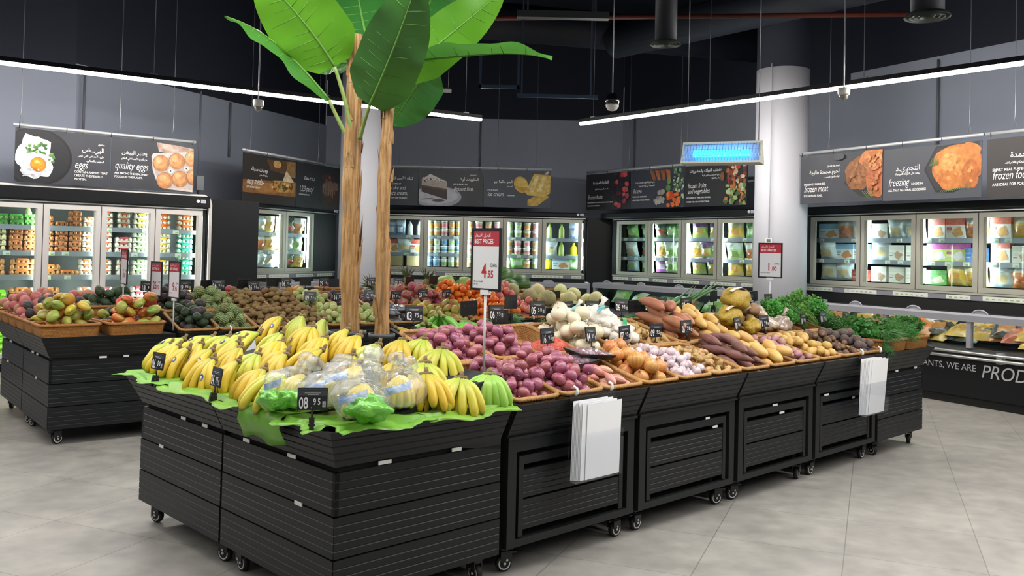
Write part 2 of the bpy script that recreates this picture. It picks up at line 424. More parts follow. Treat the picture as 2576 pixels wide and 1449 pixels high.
# ------------------------------------------------------------------ strip lights
TUBE = emit('lit_strip_diffuser', '#fffaf2', STRIP_POWER)
WIRE = mat('steel_wire', '#8a8d94', .4, .6)
for i, (x0, y0, x1, y1, z) in enumerate(STRIPS):
    L = math.hypot(x1-x0, y1-y0)
    t = thing('strip_light', ['long lit strip light hanging over the egg banners', 'long lit strip light hanging in front of the right pillar'][i], 'strip light', T((0, 0, z)) @ frame(x0, y0, x1-x0, y1-y0))
    MB().bx(0, L, -.028, .028, .012, .06).build('housing', CASE, t)
    MB().tube([(0, 0, 0), (L, 0, 0)], .026, 8).build('diffuser', TUBE, t)
    n = 6
    for k in range(n):
        x = .25+(L-.5)*k/(n-1)
        MB().tube([(x, 0, .06), (x, 0, 5.6-z)], .004, 6).bx(x-.04, x+.04, -.02, .02, .06, .075).build('hanging_wire', WIRE, t)
for i, (x0, y0, x1, y1, z) in enumerate(FILL_STRIPS):  # housings for the added fill lamps, out of view
    L = math.hypot(x1-x0, y1-y0)
    t = thing('strip_light', 'added unseen fill strip light over the shop aisle, row %s' % ORD[i], 'strip light', T((0, 0, z)) @ frame(x0, y0, x1-x0, y1-y0))
    MB().bx(0, L, -.06, .06, .012, .06).build('housing', CASE, t)

# ------------------------------------------------------------------ hanging devices
def dome_cam(x, y, z, lab):
    t = thing('dome_camera', lab, 'camera', T((x, y, z)))
    MB().lathe([(.055, .075), (.06, .07), (.06, .02), (.056, .0)], 24).build('housing', WHITE, t)
    MB().lathe([(.044, 0), (.042, -.02), (.03, -.042), (.012, -.052), (.001, -.054)], 24).build('dome', mat('smoky_dome', '#8f8c86', .12), t)
    MB().tube([(0, 0, .075), (0, 0, 5.6-z)], .008, 8).build('drop_rod', WIRE, t)
dome_cam(-2.9, 10.12, 3.07, 'white dome camera hanging above the easy meals banner')
dome_cam(3.349, 9.12, 3.17, 'white dome camera hanging under the right strip light')
t = thing('ball_camera', 'dark ball camera with white lower cup hanging left of the right strip light', 'camera', T((1.04, 9.575, 3.08)))
MB().ell(.075, .075, .085, 24, 12, M=T((0, 0, .06))).build('dome', mat('black_gloss', '#101116', .12), t)
MB().lathe([(.002, -.055), (.045, -.045), (.068, -.01), (.07, .015), (.06, .015)], 24).build('cup', WHITE, t)
MB().tube([(0, 0, .14), (0, 0, 2.5)], .006, 8).build('drop_rod', WIRE, t)
t = thing('wireless_router', 'white square access point hanging in the dark ceiling right of the plant', 'router', T((-.84, 10.52, 3.36)) @ RZ(.2) @ RX(.3))
MB().bx(-.08, .08, -.08, .08, 0, .04).build('housing', WHITE, t)
MB().tube([(-.05, 0, .04), (-.05, .3, 2.2)], .003, 6).tube([(.05, 0, .04), (.05, .3, 2.2)], .003, 6).build('hanging_wire', WIRE, t)
# insect trap with blue tubes
t = thing('insect_trap', 'white hanging insect trap with blue glowing tubes', 'insect trap', T((1.42, 7.5, 2.27)) @ RZ(-.40))
IV = mat('ivory_metal', '#dcdccb', .45)
w_ = .64
mb = MB()
for x in (0, w_-.012): mb.add([(x, -.11, 0), (x+.012, -.11, 0), (x+.012, .13, 0), (x, .13, 0), (x, -.02, .17), (x+.012, -.02, .17), (x+.012, .02, .17), (x, .02, .17)], [(3, 2, 1, 0), (4, 5, 6, 7), (0, 1, 5, 4), (2, 3, 7, 6), (1, 2, 6, 5), (3, 0, 4, 7)])
mb.bx(0, w_, -.115, .115, -.012, .004).bx(0, w_, -.025, .025, .155, .172).build('housing', IV, t)
mb = MB()
for k in range(26):
    x = .02+(w_-.04)*k/25; mb.tube([(x, -.112, .005), (x, -.025, .16)], .0022, 5, 0)
for q in (.3, .65): mb.tube([(0, -.112+.087*q, .005+.155*q), (w_, -.112+.087*q, .005+.155*q)], .0022, 5)
mb.build('guard_grille', mat('chrome_wire', '#cfd6dc', .3, .8), t)
BLT = emit('lit_blue_tube', '#1f96ff', 9)
for q in (.06, .085): MB().tube([(.09, -.045, q), (w_-.09, -.045, q)], .014, 10).build('blue_tube', BLT, t)
MB().bx(.01, w_-.01, .0, .006, .004, .15).build('reflector', mat('pale_reflector', '#b7cde0', .4), t)
for x in (.03, w_-.03): MB().tube([(x, 0, .17), (x, 0, 3.3)], .003, 6).build('hanging_wire', WIRE, t)
t = thing('thermostat', 'small white thermostat on the pale pillar beside the price sign', 'thermostat', T((3.375, 11.79, 1.66)) @ RZ(-.47))
MB().bx(-.045, .045, -.025, .02, 0, .095).build('housing', WHITE, t)
MB().bx(-.025, .025, -.0265, -.024, .035, .08).build('screen', mat('lcd_grey', '#6c726e', .3), t)
MB().tube([(0, 0, .095), (0, 0, .98), (.0, 0, 2.4)], .008, 8).build('cable_pipe', COLP, t)
# ------------------------------------------------------------------ cabinets along the walls
INNER = mat('pale_cabinet_liner', '#aeb4b8', .45)
DARKIN = mat('dark_cabinet_liner', '#2c3138', .5)
FRAMEM = mat('champagne_door_frame', '#b9b8ac', .35, .35)
LED = emit('lit_cabinet_led', '#e6fbff', 75)
LEDW = emit('lit_cabinet_led_warm', '#f4fff0', 55)
SHELF = mat('grey_shelf', '#9aa0ac', .35, .3)
STICK = mat('shelf_label', '#dfe3df', .6); STICKG = mat('shelf_label_green', '#9cbf74', .6); STRIPG = mat('grey_label_rail', '#84848f', .5)
def upright(i, nm, lab, doors, zb, zt, shelves, FRAMEM=None, x0=None, x1=None, depth=.85, zc=None, liner=INNER, cor0=None, cor1=None, led=LED, label_rail=True, cornice_m=CASE, zfoot=0.):
    """glass door cabinet; local x along the front, y back into the wall, front of the doors at y=0"""
    FRAMEM = FRAMEM or globals()['FRAMEM']; M = FR(i); t = thing(nm, lab, 'freezer', M)
    xa = doors[0]-.06 if x0 is None else x0; xb = doors[-1]+.06 if x1 is None else x1
    zc = zc or zt+.10
    MB().bx(xa, xb, depth-.03, depth, zfoot, zc-.02).build('back_panel', liner, t)
    for x in (xa, xb-.04): MB().bx(x, x+.04, .05, depth-.03, zfoot, zc-.02).build('side_panel', CASE, t)
    MB().bx(xa+.04, xb-.04, .05, depth-.03, zt+.0, zc-.02).build('top_panel', liner, t)
    MB().bx(xa+.04, xb-.04, .05, depth-.03, zfoot, zb).build('base_panel', liner if zfoot else CASE, t)
    c0 = xa if cor0 is None else cor0; c1 = xb if cor1 is None else cor1
    MB().extr([(-.06, zt+.045), (-.075, zt+.06), (-.075, zc-.012), (-.06, zc), (.3, zc), (.3, zt+.045)], c0, c1).build('cornice', cornice_m, t)
    MB().bx(xa+.02, xb-.02, -.02, .02, zt+.02, zt+.032).build('cornice_trim', METAL, t)
    for k in range(len(doors)-1):
        a, b = doors[k]+.006, doors[k+1]-.006
        s = .055; mb = MB()
        pr = lambda q: [(-.03, q), (-.03, q+s*.7), (-.018, q+s), (.02, q+s), (.02, q)]
        mb.bx(a, a+s, -.03, .02, zb, zt).bx(b-s, b, -.03, .02, zb, zt).bx(a+s, b-s, -.03, .02, zb, zb+s).bx(a+s, b-s, -.03, .02, zt-s, zt)
        mb.bx(a+s, a+s+.012, -.02, .015, zb+s, zt-s).bx(b-s-.012, b-s, -.02, .015, zb+s, zt-s)
        d = mb.build('door', FRAMEM, t)
        MB().bx(a+s, b-s, -.004, .002, zb+s, zt-s).build('glass_pane', GLASS, d)
    for x in doors[1:-1]: MB().bx(x-.02, x+.02, .03, .07, zb, zt).build('mullion', FRAMEM, t)
    for k, x in enumerate(doors[:-1]):
        MB().bx(doors[k+1]-.014, doors[k+1]+.014, .072, .09, zb+.06, zt-.06).build('light_strip', led, t)
    for q0, q1 in ((xa+.0, doors[0]-.02), (doors[-1]+.02, xb)):
        if q1-q0 > .06: MB().bx(q0, q1, -.012, .05, zb-.1 if label_rail else zfoot, zt+.05).build('filler_panel', CASE, t)
    sa, sb = doors[0]-.03, doors[-1]+.03
    for z in shelves:
        MB().bx(sa, sb, .12, depth-.06, z-.02, z).bx(sa, sb, .10, .125, z-.045, z+.012).build('shelf', SHELF, t)
        mb = MB(); rr = random.Random(int(z*1000)+i)
        x = sa+.08
        while x < sb-.15:
            if rr.random() < .62: mb.bx(x, x+.075, .096, .0995, z-.04, z+.006, 0).bx(x+.03, x+.065, .0945, .0965, z-.034, z-.018, 1)
            x += rr.uniform(.14, .3)
        if mb.v: mb.build('shelf_labels', [STICK, STICKG], t)
    if label_rail:
        MB().bx(xa+.03, xb-.03, -.03, .04, zb-.03, zb-.006).build('sill', FRAMEM, t)
        mb = MB(); mb.bx(xa+.03, xb-.03, -.022, .03, zb-.095, zb-.035, 0)
        rr = random.Random(i); x = xa+.06
        while x < xb-.15:
            w = rr.uniform(.3, .55); w = min(w, xb-.08-x)
            mb.bx(x, x+w, -.026, -.02, zb-.09, zb-.04, 1)
            q = x+.04
            while q < x+w-.05: mb.bx(q, q+.035, -.028, -.025, zb-.075, zb-.062, 2); q += .07
            x += w+rr.uniform(.06, .25)
        mb.build('label_rail', [STRIPG, STICK, STICKG], t)
        MB().bx(xa, xb, -.01, .05, .72, zb-.1).build('kick_panel', BLACK2, t)
    # maker's small round badge at the end of the cornice
    MB().lathe([(.022, 0), (.022, .006)], 16, 0, False, T((c1-.16, -.076, (zt+zc)/2+.03)) @ RX(PI/2)).bx(c1-.125, c1-.06, -.082, -.074, (zt+zc)/2+.008, (zt+zc)/2+.052, 1).build('badge', [WHITE, mat('pale_lilac_badge', '#b9b9c8', .5)], t)
    return t
upright(1, 'egg_fridge', 'tall glass door fridge full of eggs along the left wall', [-.89, -.25, .395, 1.035, 1.68, 2.29], .16, 1.93, [.62, 1.09, 1.37, 1.67], x1=2.36, zc=2.12, led=LEDW, FRAMEM=mat('pale_door_frame', '#d6d2d0', .35, .15), label_rail=False)
upright(2, 'upright_freezer', 'three door upright freezer under the easy meals banner', [.0, .77, 1.537, 2.307], 1.10, 2.05, [1.42, 1.70], zc=2.13, x0=-.08, x1=3.0, liner=DARKIN, zfoot=.7)
upright(3, 'upright_freezer', 'five door upright freezer on the back wall with tubs and bottles', [-2.25, -1.553, -.855, -.154, .531, 1.235], 1.14, 2.08, [1.43, 1.74], zc=2.2, liner=DARKIN, x1=1.31, zfoot=.7)
upright(4, 'upright_freezer', 'four door upright freezer of frozen vegetables left of the right pillar', [.02, .76, 1.49, 2.21, 2.93], 1.15, 2.06, [1.445, 1.77], zc=2.2, liner=DARKIN, x0=-.1, cor0=-.34, zfoot=.7)
upright(5, 'upright_freezer', 'upright freezer of frozen meat along the right wall', [-2.40, -1.57, -.76, .043, .85, 1.66], 1.155, 2.06, [1.49, 1.765], zc=2.2, liner=DARKIN, x0=-2.53, cor0=-2.64, zfoot=.7)
# silver end post and rounded rail of the egg fridge
t = [o for o in bpy.data.objects if o.name == 'egg_fridge'][0]
MB().tube([(2.38, -.04, 0), (2.38, -.04, 2.02), (2.36, -.04, 2.09), (2.30, -.04, 2.125), (-1.0, -.04, 2.125)], .022, 10).build('edge_trim', mat('pale_trim', '#cfccc8', .4), t)
MB().bx(-.95, 2.36, -.035, .03, .10, .155).build('sill', METAL, t)
# dark return panels between the cabinets
structure(MB().bx(2.37, 3.1, .05, .9, 0, 2.1).build('partition_egg_fridge', CASE, None, FR(1)))
structure(MB().bx(1.32, 1.75, .0, 1.0, 0, 2.12).build('partition_back', CASE, None, FR(3)))

def chest(i, lab, xa, xb, front, zr=1.0, depth=.72, bars=False, posts=(), zg=.60):
    M = FR(i) @ T((0, -front, 0)); t = thing('chest_freezer', lab, 'freezer', M)
    MB().extr([(0, .09), (0, zg-.03), (.02, zg), (depth, zg), (depth, .09)], xa, xb).build('body', CASE, t)
    MB().bx(xa+.02, xb-.02, .03, depth, 0, .09).build('plinth', BLACK2, t)
    MB().extr([(-.01, zr-.085), (-.015, zr-.02), (.0, zr), (.06, zr), (.06, zr-.085)], xa, xb).build('front_rail', GREYP, t)
    for x in (xa, xb-.05): MB().bx(x, x+.05, .0, .05, zg, zr-.085).build('post', GREYP, t)
    for x in posts: MB().bx(x-.025, x+.025, .0, .05, zg, zr-.085).build('post', GREYP, t)
    for x in (xa, xb-.05): MB().bx(x, x+.05, .06, depth, zr-.07, zr).build('side_rail', mat('pale_rail', '#b4b4b8', .45), t)
    for x in (xa+.02, xb-.03): MB().bx(x, x+.01, .05, depth, zg, zr-.07).build('side_glass', GLASS, t)
    MB().bx(xa+.05, xb-.05, .02, .028, zg, zr-.085).build('front_glass', GLASS, t)
    MB().bx(xa, xb, depth-.02, depth, zg, zr-.03).build('back_panel', DARKIN, t)
    mb = MB(); x = xa+.3
    while x < xb-.2:
        mb = MB(); P = [(x+.085*math.cos(a), .02+.04*0, zr-.005+.045*math.sin(a)) for a in np.linspace(0, PI, 12)]
        mb.tube(P, .009, 8).add([(p[0], .022, p[2]) for p in P], [tuple(range(12))]).build('lid_handle', mat('pale_lilac_handle', '#a9a9b4', .4), t)
        x += .78
    if bars:
        for z, y in ((.556, -.05), (.507, -.07)): MB().tube([(xa, y, z), (xb, y, z)], .018, 10).build('bumper_bar', METAL, t)
        for x in np.arange(xa+.2, xb, 1.35): MB().bx(x-.03, x+.03, -.06, 0, .475, .585).build('bar_bracket', GREYP, t)
    return t
CHR = chest(5, 'long glass fronted chest freezer with steel bumper bars along the right wall', -2.047, 4.2, .85, .96, bars=True, posts=(-.55, .48, 1.9))
mb = MB(); letter(mb, 'HANTS, WE ARE', .575, .366, .096, 0, 'RIGHT', bold=.0, sx=.98, y=-.004)
mb.build('lettering', mat('pale_lettering', '#d2d2d4', .5), CHR); mb = MB(); letter(mb, 'PROD', .625, .315, .19, 0, shear=.22, sx=.95, y=-.004)
mb.build('lettering', mat('pale_lettering', '#d2d2d4', .5), CHR)
chest(4, 'glass fronted chest freezer under the frozen vegetables, left of the right pillar', .19, 3.2, .7, 1.02, depth=.66)
chest(3, 'glass fronted chest freezer in front of the back wall', -2.0, 1.335, .85, 1.0)
chest(2, 'white railed chest freezer under the easy meals banner', .5, 2.35, .7, .97, depth=.66)
# frost-free goods: pillow bags, boxes, tubs, bottles, egg cartons
def bag_mesh(w, h, dth, cols, seed, wr=.012):
    rr = random.Random(seed); mb = MB(); nx, nz = 9, 9
    for sgn in (-1, 1):
        v = []; f = []
        for j in range(nz+1):
            for k in range(nx+1):
                u, q = k/nx, j/nz
                pf = (max(0, math.sin(PI*u))**.55)*(max(0, math.sin(PI*min(1, q*1.04)))**.6)
                v.append(((u-.5)*w*(1-.08*math.sin(PI*q)), sgn*(dth/2*pf+(rr.uniform(-wr, wr) if pf > .2 else 0)), q*h))
        for j in range(nz):
            for k in range(nx):
                a = j*(nx+1)+k; q = (a, a+1, a+nx+2, a+nx+1)
                f.append(q if sgn < 0 else tuple(reversed(q)))
        o = len(mb.v)
        mb.add(v, f, 0, True)
        base = len(mb.f)-len(f)
        for j in range(nz):
            for k in range(nx):
                z = (j+.5)/nz; x = abs((k+.5)/nx-.5)
                mi = 0
                if len(cols) > 1 and z > .66: mi = 1
                if len(cols) > 2 and .2 < z < .6 and x < .3: mi = 2
                mb.mi[base+j*nx+k] = mi
    return mb.mesh('frozen_bag', [mat('bag_'+c, c, .25, noise=(16, '#d8dcd8', .28), bump=(22, .5)) for c in cols])
def box_mesh(w, h, d, cols):
    mb = MB(); mb.bx(-w/2, w/2, -d/2, d/2, 0, h, 0)
    if len(cols) > 1: mb.bx(-w/2-.001, w/2+.001, -d/2-.001, d/2+.001, h*.68, h+.001, 1)
    if len(cols) > 2:
        rr = random.Random(len(BG)+int(w*100)); ph = rr.uniform(0, 6)
        mb.add([(w*rr.choice([.12, .2, -.1])*0+w*.14+w*.26*(1+.25*math.sin(3*a+ph))*math.cos(a), -d/2-.002, h*.34+h*.24*(1+.2*math.sin(4*a+ph))*math.sin(a)) for a in np.linspace(0, 2*PI, 21)[:-1]], [tuple(range(20))], 2)
        mb.bx(-w*.44, -w*.16, -d/2-.002, -d/2, h*.42, h*.56, 1).bx(-w*.44, -w*.22, -d/2-.002, -d/2, h*.3, h*.36, 2)
    return mb.mesh('food_box', [mat('box_'+c, c, .45, noise=(30, '#c8beb0', .25)) for c in cols])
def tub_mesh(r, h, cols):
    mb = MB(); mb.lathe([(r*.8, 0), (r*.95, h*.86)], 16, 0).lathe([(r*1.02, h*.86), (r*1.04, h*.9), (r*1.02, h), (r*.9, h)], 16, 1)
    if len(cols) > 2: mb.lathe([(r*.845, h*.2), (r*.925, h*.62)], 16, 2, fn=lambda q, t, k: (q[0]*1.01, q[1]*1.01, q[2]), cap=False)
    return mb.mesh('ice_cream_tub', [mat('tub_'+c, c, .4) for c in cols])
def bottle_mesh(r, h, cols):
    mb = MB(); mb.lathe([(r*.9, 0), (r, .01), (r, h*.6), (r*.7, h*.74), (r*.38, h*.84), (r*.38, h*.92)], 14, 0).lathe([(r*.42, h*.92), (r*.42, h)], 12, 1)
    return mb.mesh('bottle', [mat('bottle_'+c, c, .25) for c in cols])
CNAME = {}
KIND_N = {'bag': 'frozen_bag', 'box': 'food_box', 'tub': 'ice_cream_tub', 'bottle': 'milk_bottle'}
def goods(i, where, doors, levels, spec, depth=.3, grp='', offs=None):
    """spec: list per door of list per level of list of (kind, colourname, mesh)"""
    M = FR(i)
    for dk, lv in enumerate(spec):
        if dk >= len(doors)-1: break
        for lk, items in enumerate(lv):
            a, b = doors[dk]+.02, doors[dk+1]-.03
            n = len(items)
            for k, (kind, cn, me, sx) in enumerate(items):
                x = a+(b-a)*(k+.5)/n
                rr = random.Random(i*999+dk*97+lk*13+k)
                y = .185+rr.uniform(0, .03)
                lab = '%s, %s on the %s level, %s door, %s' % (cn, ORD[k], ['bottom', 'middle', 'top', 'upper', 'highest'][lk], ORD[dk], where)
                tilt = rr.uniform(-.25, .0) if kind == 'bag' else 0
                if kind == 'tub': inst(KIND_N[kind], me, M @ T((x, y, levels[lk]+.004+.122*1.15)) @ S(1.15, 1.15, 1.15), lab+', stacked on top', 'tub', 'tubs in the %s' % where)
                inst(KIND_N[kind], me, M @ T((x, y, levels[lk]+.004)) @ RZ(rr.uniform(-.12, .12)) @ RX(tilt*-1) @ (S(1.15, 1.15, 1.15) if kind == 'tub' else S(1.28, 1.2, 1.22)), lab, {'bag': 'food bag', 'box': 'box', 'tub': 'tub', 'bottle': 'bottle'}[kind], '%ss in the %s' % (kind, where))
BG = {}
def bag(cn, cols, w=.24, h=.22, d=.10): 
    k = (cn, w, h)
    if k not in BG: BG[k] = bag_mesh(w, h, d, cols, len(BG))
    return ('bag', cn, BG[k], 1)
def box(cn, cols, w=.2, h=.18, d=.08):
    k = ('b', cn, w, h)
    if k not in BG: BG[k] = box_mesh(w, h, d, cols)
    return ('box', cn, BG[k], 1)
def tub(cn, cols, r=.06, h=.12):
    k = ('t', cn, r, h)
    if k not in BG: BG[k] = tub_mesh(r, h, cols)
    return ('tub', cn, BG[k], 1)
def bot(cn, cols, r=.04, h=.22):
    k = ('o', cn, r, h)
    if k not in BG: BG[k] = bottle_mesh(r, h, cols)
    return ('bottle', cn, BG[k], 1)
gb = lambda: bag('green bag', ['#7cc05a', '#4f9a3a', '#c8d8b0'])
pg = lambda: bag('pale green bag', ['#b9d890', '#cfe4d8', '#7fae4e'])
db = lambda: bag('dark green bag', ['#4b6b3c', '#2e4a2c', '#c04b3a'])
pb = lambda: bag('purple topped bag', ['#9cb850', '#6a2b78', '#d9a54a'])
yb = lambda: bag('yellow bag', ['#e6c04a', '#efe3b0', '#d99a30'])
wb = lambda: bag('clear and white bag', ['#c8d4d4', '#e4ecec', '#cfb886'])
ob = lambda: bag('orange bag', ['#e08a3c', '#dcdcd4', '#c2622c'])
tb = lambda: bag('pale blue bag', ['#bcd8e2', '#7fc0d6', '#8fb060'])
vb = lambda: bag('violet bag', ['#b04ab0', '#7d2f8a', '#d8c8d8'])
D4 = [.02, .76, 1.49, 2.21, 2.93]
goods(4, 'frozen vegetable freezer', D4, [1.21, 1.445, 1.77], [[[tb(), gb()], [wb(), db()], [gb(), gb()]], [[vb(), pg(), wb()], [yb(), pg(), wb()], [db(), gb(), gb()]], [[pb(), pb()], [yb(), pb(), pg()], [pb(), pb()]], [[yb(), yb()], [pg(), ob()], [yb(), gb()]]])
D5 = [-2.40, -1.57, -.76, .043, .85]
bb = lambda: box('white and blue box', ['#dfe6ea', '#7fb2d0', '#d0884a'], .24, .17)
lb = lambda: box('white box', ['#e6e4dc', '#d8d6cc', '#b08a6a'], .17, .16)
rb = lambda: box('red bag-in-box', ['#b5483a', '#7d2a22', '#d8b07a'], .2, .12)
oc = lambda: box('orange and white carton', ['#e8e4e0', '#c9503a', '#d99a48'], .18, .2)
mg = lambda: box('magenta and lime box', ['#cfe26a', '#c653a8', '#e8e0e8'], .2, .18)
bl = lambda: box('blue box', ['#3f7fc4', '#2d66a8', '#e0c080'], .18, .14)
gc = lambda: box('green box', ['#56b84a', '#3f963a', '#d8cfae'], .22, .14)
goods(5, 'frozen meat freezer', D5, [1.215, 1.49, 1.765], [[[wb(), wb(), rb()], [wb(), bb(), bb()], [bb(), ob(), wb()]], [[lb(), lb(), lb()], [wb(), lb(), lb()], [lb(), wb(), wb()]], [[gc(), yb(), yb()], [mg(), mg(), bl()], [oc(), oc(), ob()]], [[wb(), ob(), ob()], [oc(), lb(), ob()], [oc(), yb(), wb()]]])
D2 = [.0, .77, 1.537, 2.307]
goods(2, 'three door freezer', D2, [1.16, 1.42, 1.70], [[[wb(), tb(), gb()], [yb(), yb(), pg()], [yb(), pg(), yb()]], [[tb(), wb(), wb()], [ob(), ob(), yb()], [ob(), wb(), yb()]], [[wb(), db(), yb()], [ob(), wb(), pg()], [ob(), db(), ob()]]])
D3 = [-2.25, -1.553, -.855, -.154, .531, 1.235]
t1 = lambda: tub('cream tub', ['#d8d2bc', '#c9bfa0', '#c98a4a']); t2 = lambda: tub('white tub', ['#dfe2dc', '#e8e8e4', '#9ab070']); t3 = lambda: tub('blue tub', ['#a9c4d8', '#dfe6ea', '#5a86b4'])
t4 = lambda: tub('pink labelled tub', ['#e0d6cc', '#efe9e0', '#c9707a'])
b1 = lambda: bot('clear green bottle', ['#a8b860', '#5d7a2c']); b2 = lambda: bot('white bottle', ['#e0e2da', '#4a78b0']); b3 = lambda: bag('blue striped pouch', ['#7d9acc', '#c8d4ea', '#e8ecf4'], .14, .24)
yk = lambda: bot('bright yellow bottle', ['#e8d020', '#c8a810'], .05, .2)
goods(3, 'five door freezer', D3, [1.20, 1.43, 1.74], [[[box('tan box', ['#c8b07a', '#d8c8a0']), box('tan box', ['#c8b07a', '#d8c8a0'])], [oc(), wb(), oc()], [b3(), b3(), b2(), b2()]], [[t3(), t3(), t2(), t2(), t1()], [t1(), t2(), t3(), t2(), t3()], [t1(), t1(), t4(), t1(), t1()]], [[t1(), t2(), t2(), t4()], [t4(), t1(), t1(), t1()], [t1(), t4(), t1(), t4()]], [[t2(), gb(), t1(), t2()], [t1(), t4(), t4(), t1()], [t2(), t2(), t1(), t4()]], [[yk(), bb(), gb()], [wb(), b1(), yk()], [b1(), b1(), b3()]]])
# packs lying in the chest freezers
def chest_goods(i, front, xs, cols, z, where, seed):
    rr = random.Random(seed); k = 0
    M = FR(i) @ T((0, -front, 0))
    for x in xs:
        c = cols[k % len(cols)]
        o = inst('frozen_bag', c[2], M @ T((x, .25+rr.uniform(0, .08), z+rr.uniform(0, .06))) @ RZ(rr.uniform(-.5, .5)) @ RX(-1.0+rr.uniform(-.2, .2)) @ S(1.3, 1.3, 1.3), '%s, %s from the left, in the %s' % (c[1], ORD[k], where), 'food bag', 'bags in the %s' % where); k += 1
sk = lambda: bag('dark and yellow pack', ['#3a3428', '#c9a04a', '#b87a3a'])
hm = lambda: bag('red ham pack', ['#b8553a', '#d88a4a', '#c97a5a'])
yl = lambda: bag('yellow pack', ['#d8b040', '#e0c46a', '#b88a30'])
chest_goods(5, .85, list(np.arange(-1.85, 1.5, .19)), [sk(), yl(), ob(), hm(), yl(), sk(), hm(), hm(), ob(), yl(), sk()], .61, 'right chest freezer', 3)
chest_goods(5, .85, list(np.arange(-1.75, 1.5, .27)), [sk(), sk(), yl(), hm(), hm(), ob(), sk(), yl()], .675, 'upper heap, right chest freezer', 4)
chest_goods(4, .7, list(np.arange(.5, 3.0, .3)), [gb(), pg(), db()], .66, 'chest freezer left of the pillar', 5)
chest_goods(3, .85, list(np.arange(-.1, 1.2, .3)), [wb(), yl(), sk()], .63, 'back chest freezer', 6)
# egg cartons
def carton(n, egg, band, tray=None, closed=False, w=.145, h=.066):
    mb = MB(); p = w/n; d = p*2
    if closed:
        mb.bx(-w/2, w/2, -d/2, d/2, 0, h*.42, 0)
        mb.add([(-w/2, -d/2, h*.5), (w/2, -d/2, h*.5), (w/2, d/2, h*.5), (-w/2, d/2, h*.5), (-w/2+.012, -d/2+.012, h), (w/2-.012, -d/2+.012, h), (w/2-.012, d/2-.012, h), (-w/2+.012, d/2-.012, h)], [(0, 1, 5, 4), (1, 2, 6, 5), (2, 3, 7, 6), (3, 0, 4, 7), (4, 5, 6, 7), (3, 2, 1, 0)], 0)
        for k in range(n): mb.ell(p*.42, .02, h*.3, 8, 6, 2, T((-w/2+p*(k+.5), -d/2, h*.3)))
        mb.bx(-w*.2, w*.2, -d/2-.001, d/2, h*.55, h*.82, 1)
    else:
        for k in range(n):
            for j in (0, 1): mb.ell(p*.49, p*.49, h*.46, 10, 8, 2, T((-w/2+p*(k+.5), -d/4+d/2*j, h*.5)))
        mb.bx(-w/2+.004, w/2-.004, -d/2+.010, d/2-.010, 0, h*.3, 0)
        mb.bx(-w*.22, w*.22, -d/2-.002, d/2, h*.62, h*.98, 1)
    return mb.mesh('egg_carton', [mat('carton_'+(tray or '#c9b9a4'), tray or '#c9b9a4', .5), mat('band_'+band, band, .5), mat('egg_'+egg, egg, .35)])
EC = {'brown': ('clear carton of brown eggs', carton(3, '#b9764a', '#c87a4a', '#9a6a4a')), 'white': ('carton of white eggs with orange band', carton(3, '#e9e2d2', '#d8663a', '#d8d0c0')),
      'cream': ('long carton of cream eggs with yellow band', carton(5, '#d9cda6', '#d8c04a', '#cdc2a0', w=.27)), 'green': ('closed green egg carton', carton(3, '#7aa860', '#5fae55', '#6cbf5e', closed=True)),
      'lime': ('closed lime green egg carton', carton(5, '#a8d84a', '#d88a3a', '#8fe03c', closed=True, w=.30, h=.075)), 'tan': ('open pulp tray of brown eggs', carton(5, '#c98f5c', '#d87a3c', '#bf8a58', w=.26)),
      'orange': ('orange sleeved carton of white eggs', carton(4, '#ece6d8', '#e8742a', '#e8742a', w=.2)), 'yellow': ('carton of white eggs with yellow label', carton(4, '#e9e4d4', '#d8b23a', '#dcd6c4', w=.2)),
      'mint': ('carton of white eggs with green label', carton(4, '#eae8dc', '#7fae6a', '#dcdcd0', w=.2)), 'teal': ('carton of eggs in a teal sleeve', carton(4, '#dfe8dc', '#2aa890', '#1f9f88', w=.2)),
      'pink': ('carton of white eggs with red band', carton(4, '#ece4d8', '#c9485a', '#e0d8cc', w=.2)), 'blue': ('violet blue pack of eggs with yellow label', carton(4, '#6a6ab8', '#d8cc6a', '#5a5ab0', closed=True, w=.26))}
LV = [.164, .62, 1.09, 1.37, 1.67]
LVN = ['bottom', 'second', 'middle', 'fourth', 'top']
# per door, per level (bottom first): list of (kind, how many high)
EGG = [[[('lime', 5)], [('tan', 5)], [('tan', 3), ('tan', 3)], [('cream', 4), ('brown', 4)], [('green', 3), ('green', 2)]],
       [[('lime', 4), ('tan', 4)], [('lime', 4), ('tan', 5)], [('tan', 3), ('tan', 3)], [('cream', 4), ('brown', 4)], [('green', 3), ('green', 2)]],
       [[('tan', 4), ('blue', 2)], [('tan', 5), ('blue', 2), ('white', 5)], [('tan', 2), ('tan', 1), ('white', 3)], [('brown', 4), ('brown', 4), ('brown', 4), ('white', 4)], [('brown', 2), ('brown', 1), ('brown', 3), ('white', 2)]],
       [[('pink', 4), ('brown', 4), ('white', 4)], [('pink', 5), ('brown', 4), ('pink', 5)], [('white', 3), ('white', 3), ('mint', 3)], [('white', 4), ('pink', 3), ('mint', 4)], [('white', 3), ('white', 4), ('yellow', 4)]],
       [[('orange', 4), ('white', 4)], [('yellow', 4), ('orange', 5)], [('yellow', 3), ('teal', 4)], [('yellow', 4), ('teal', 4)], [('orange', 4), ('orange', 4)]]]
DE = [-.89, -.25, .395, 1.035, 1.68, 2.29]
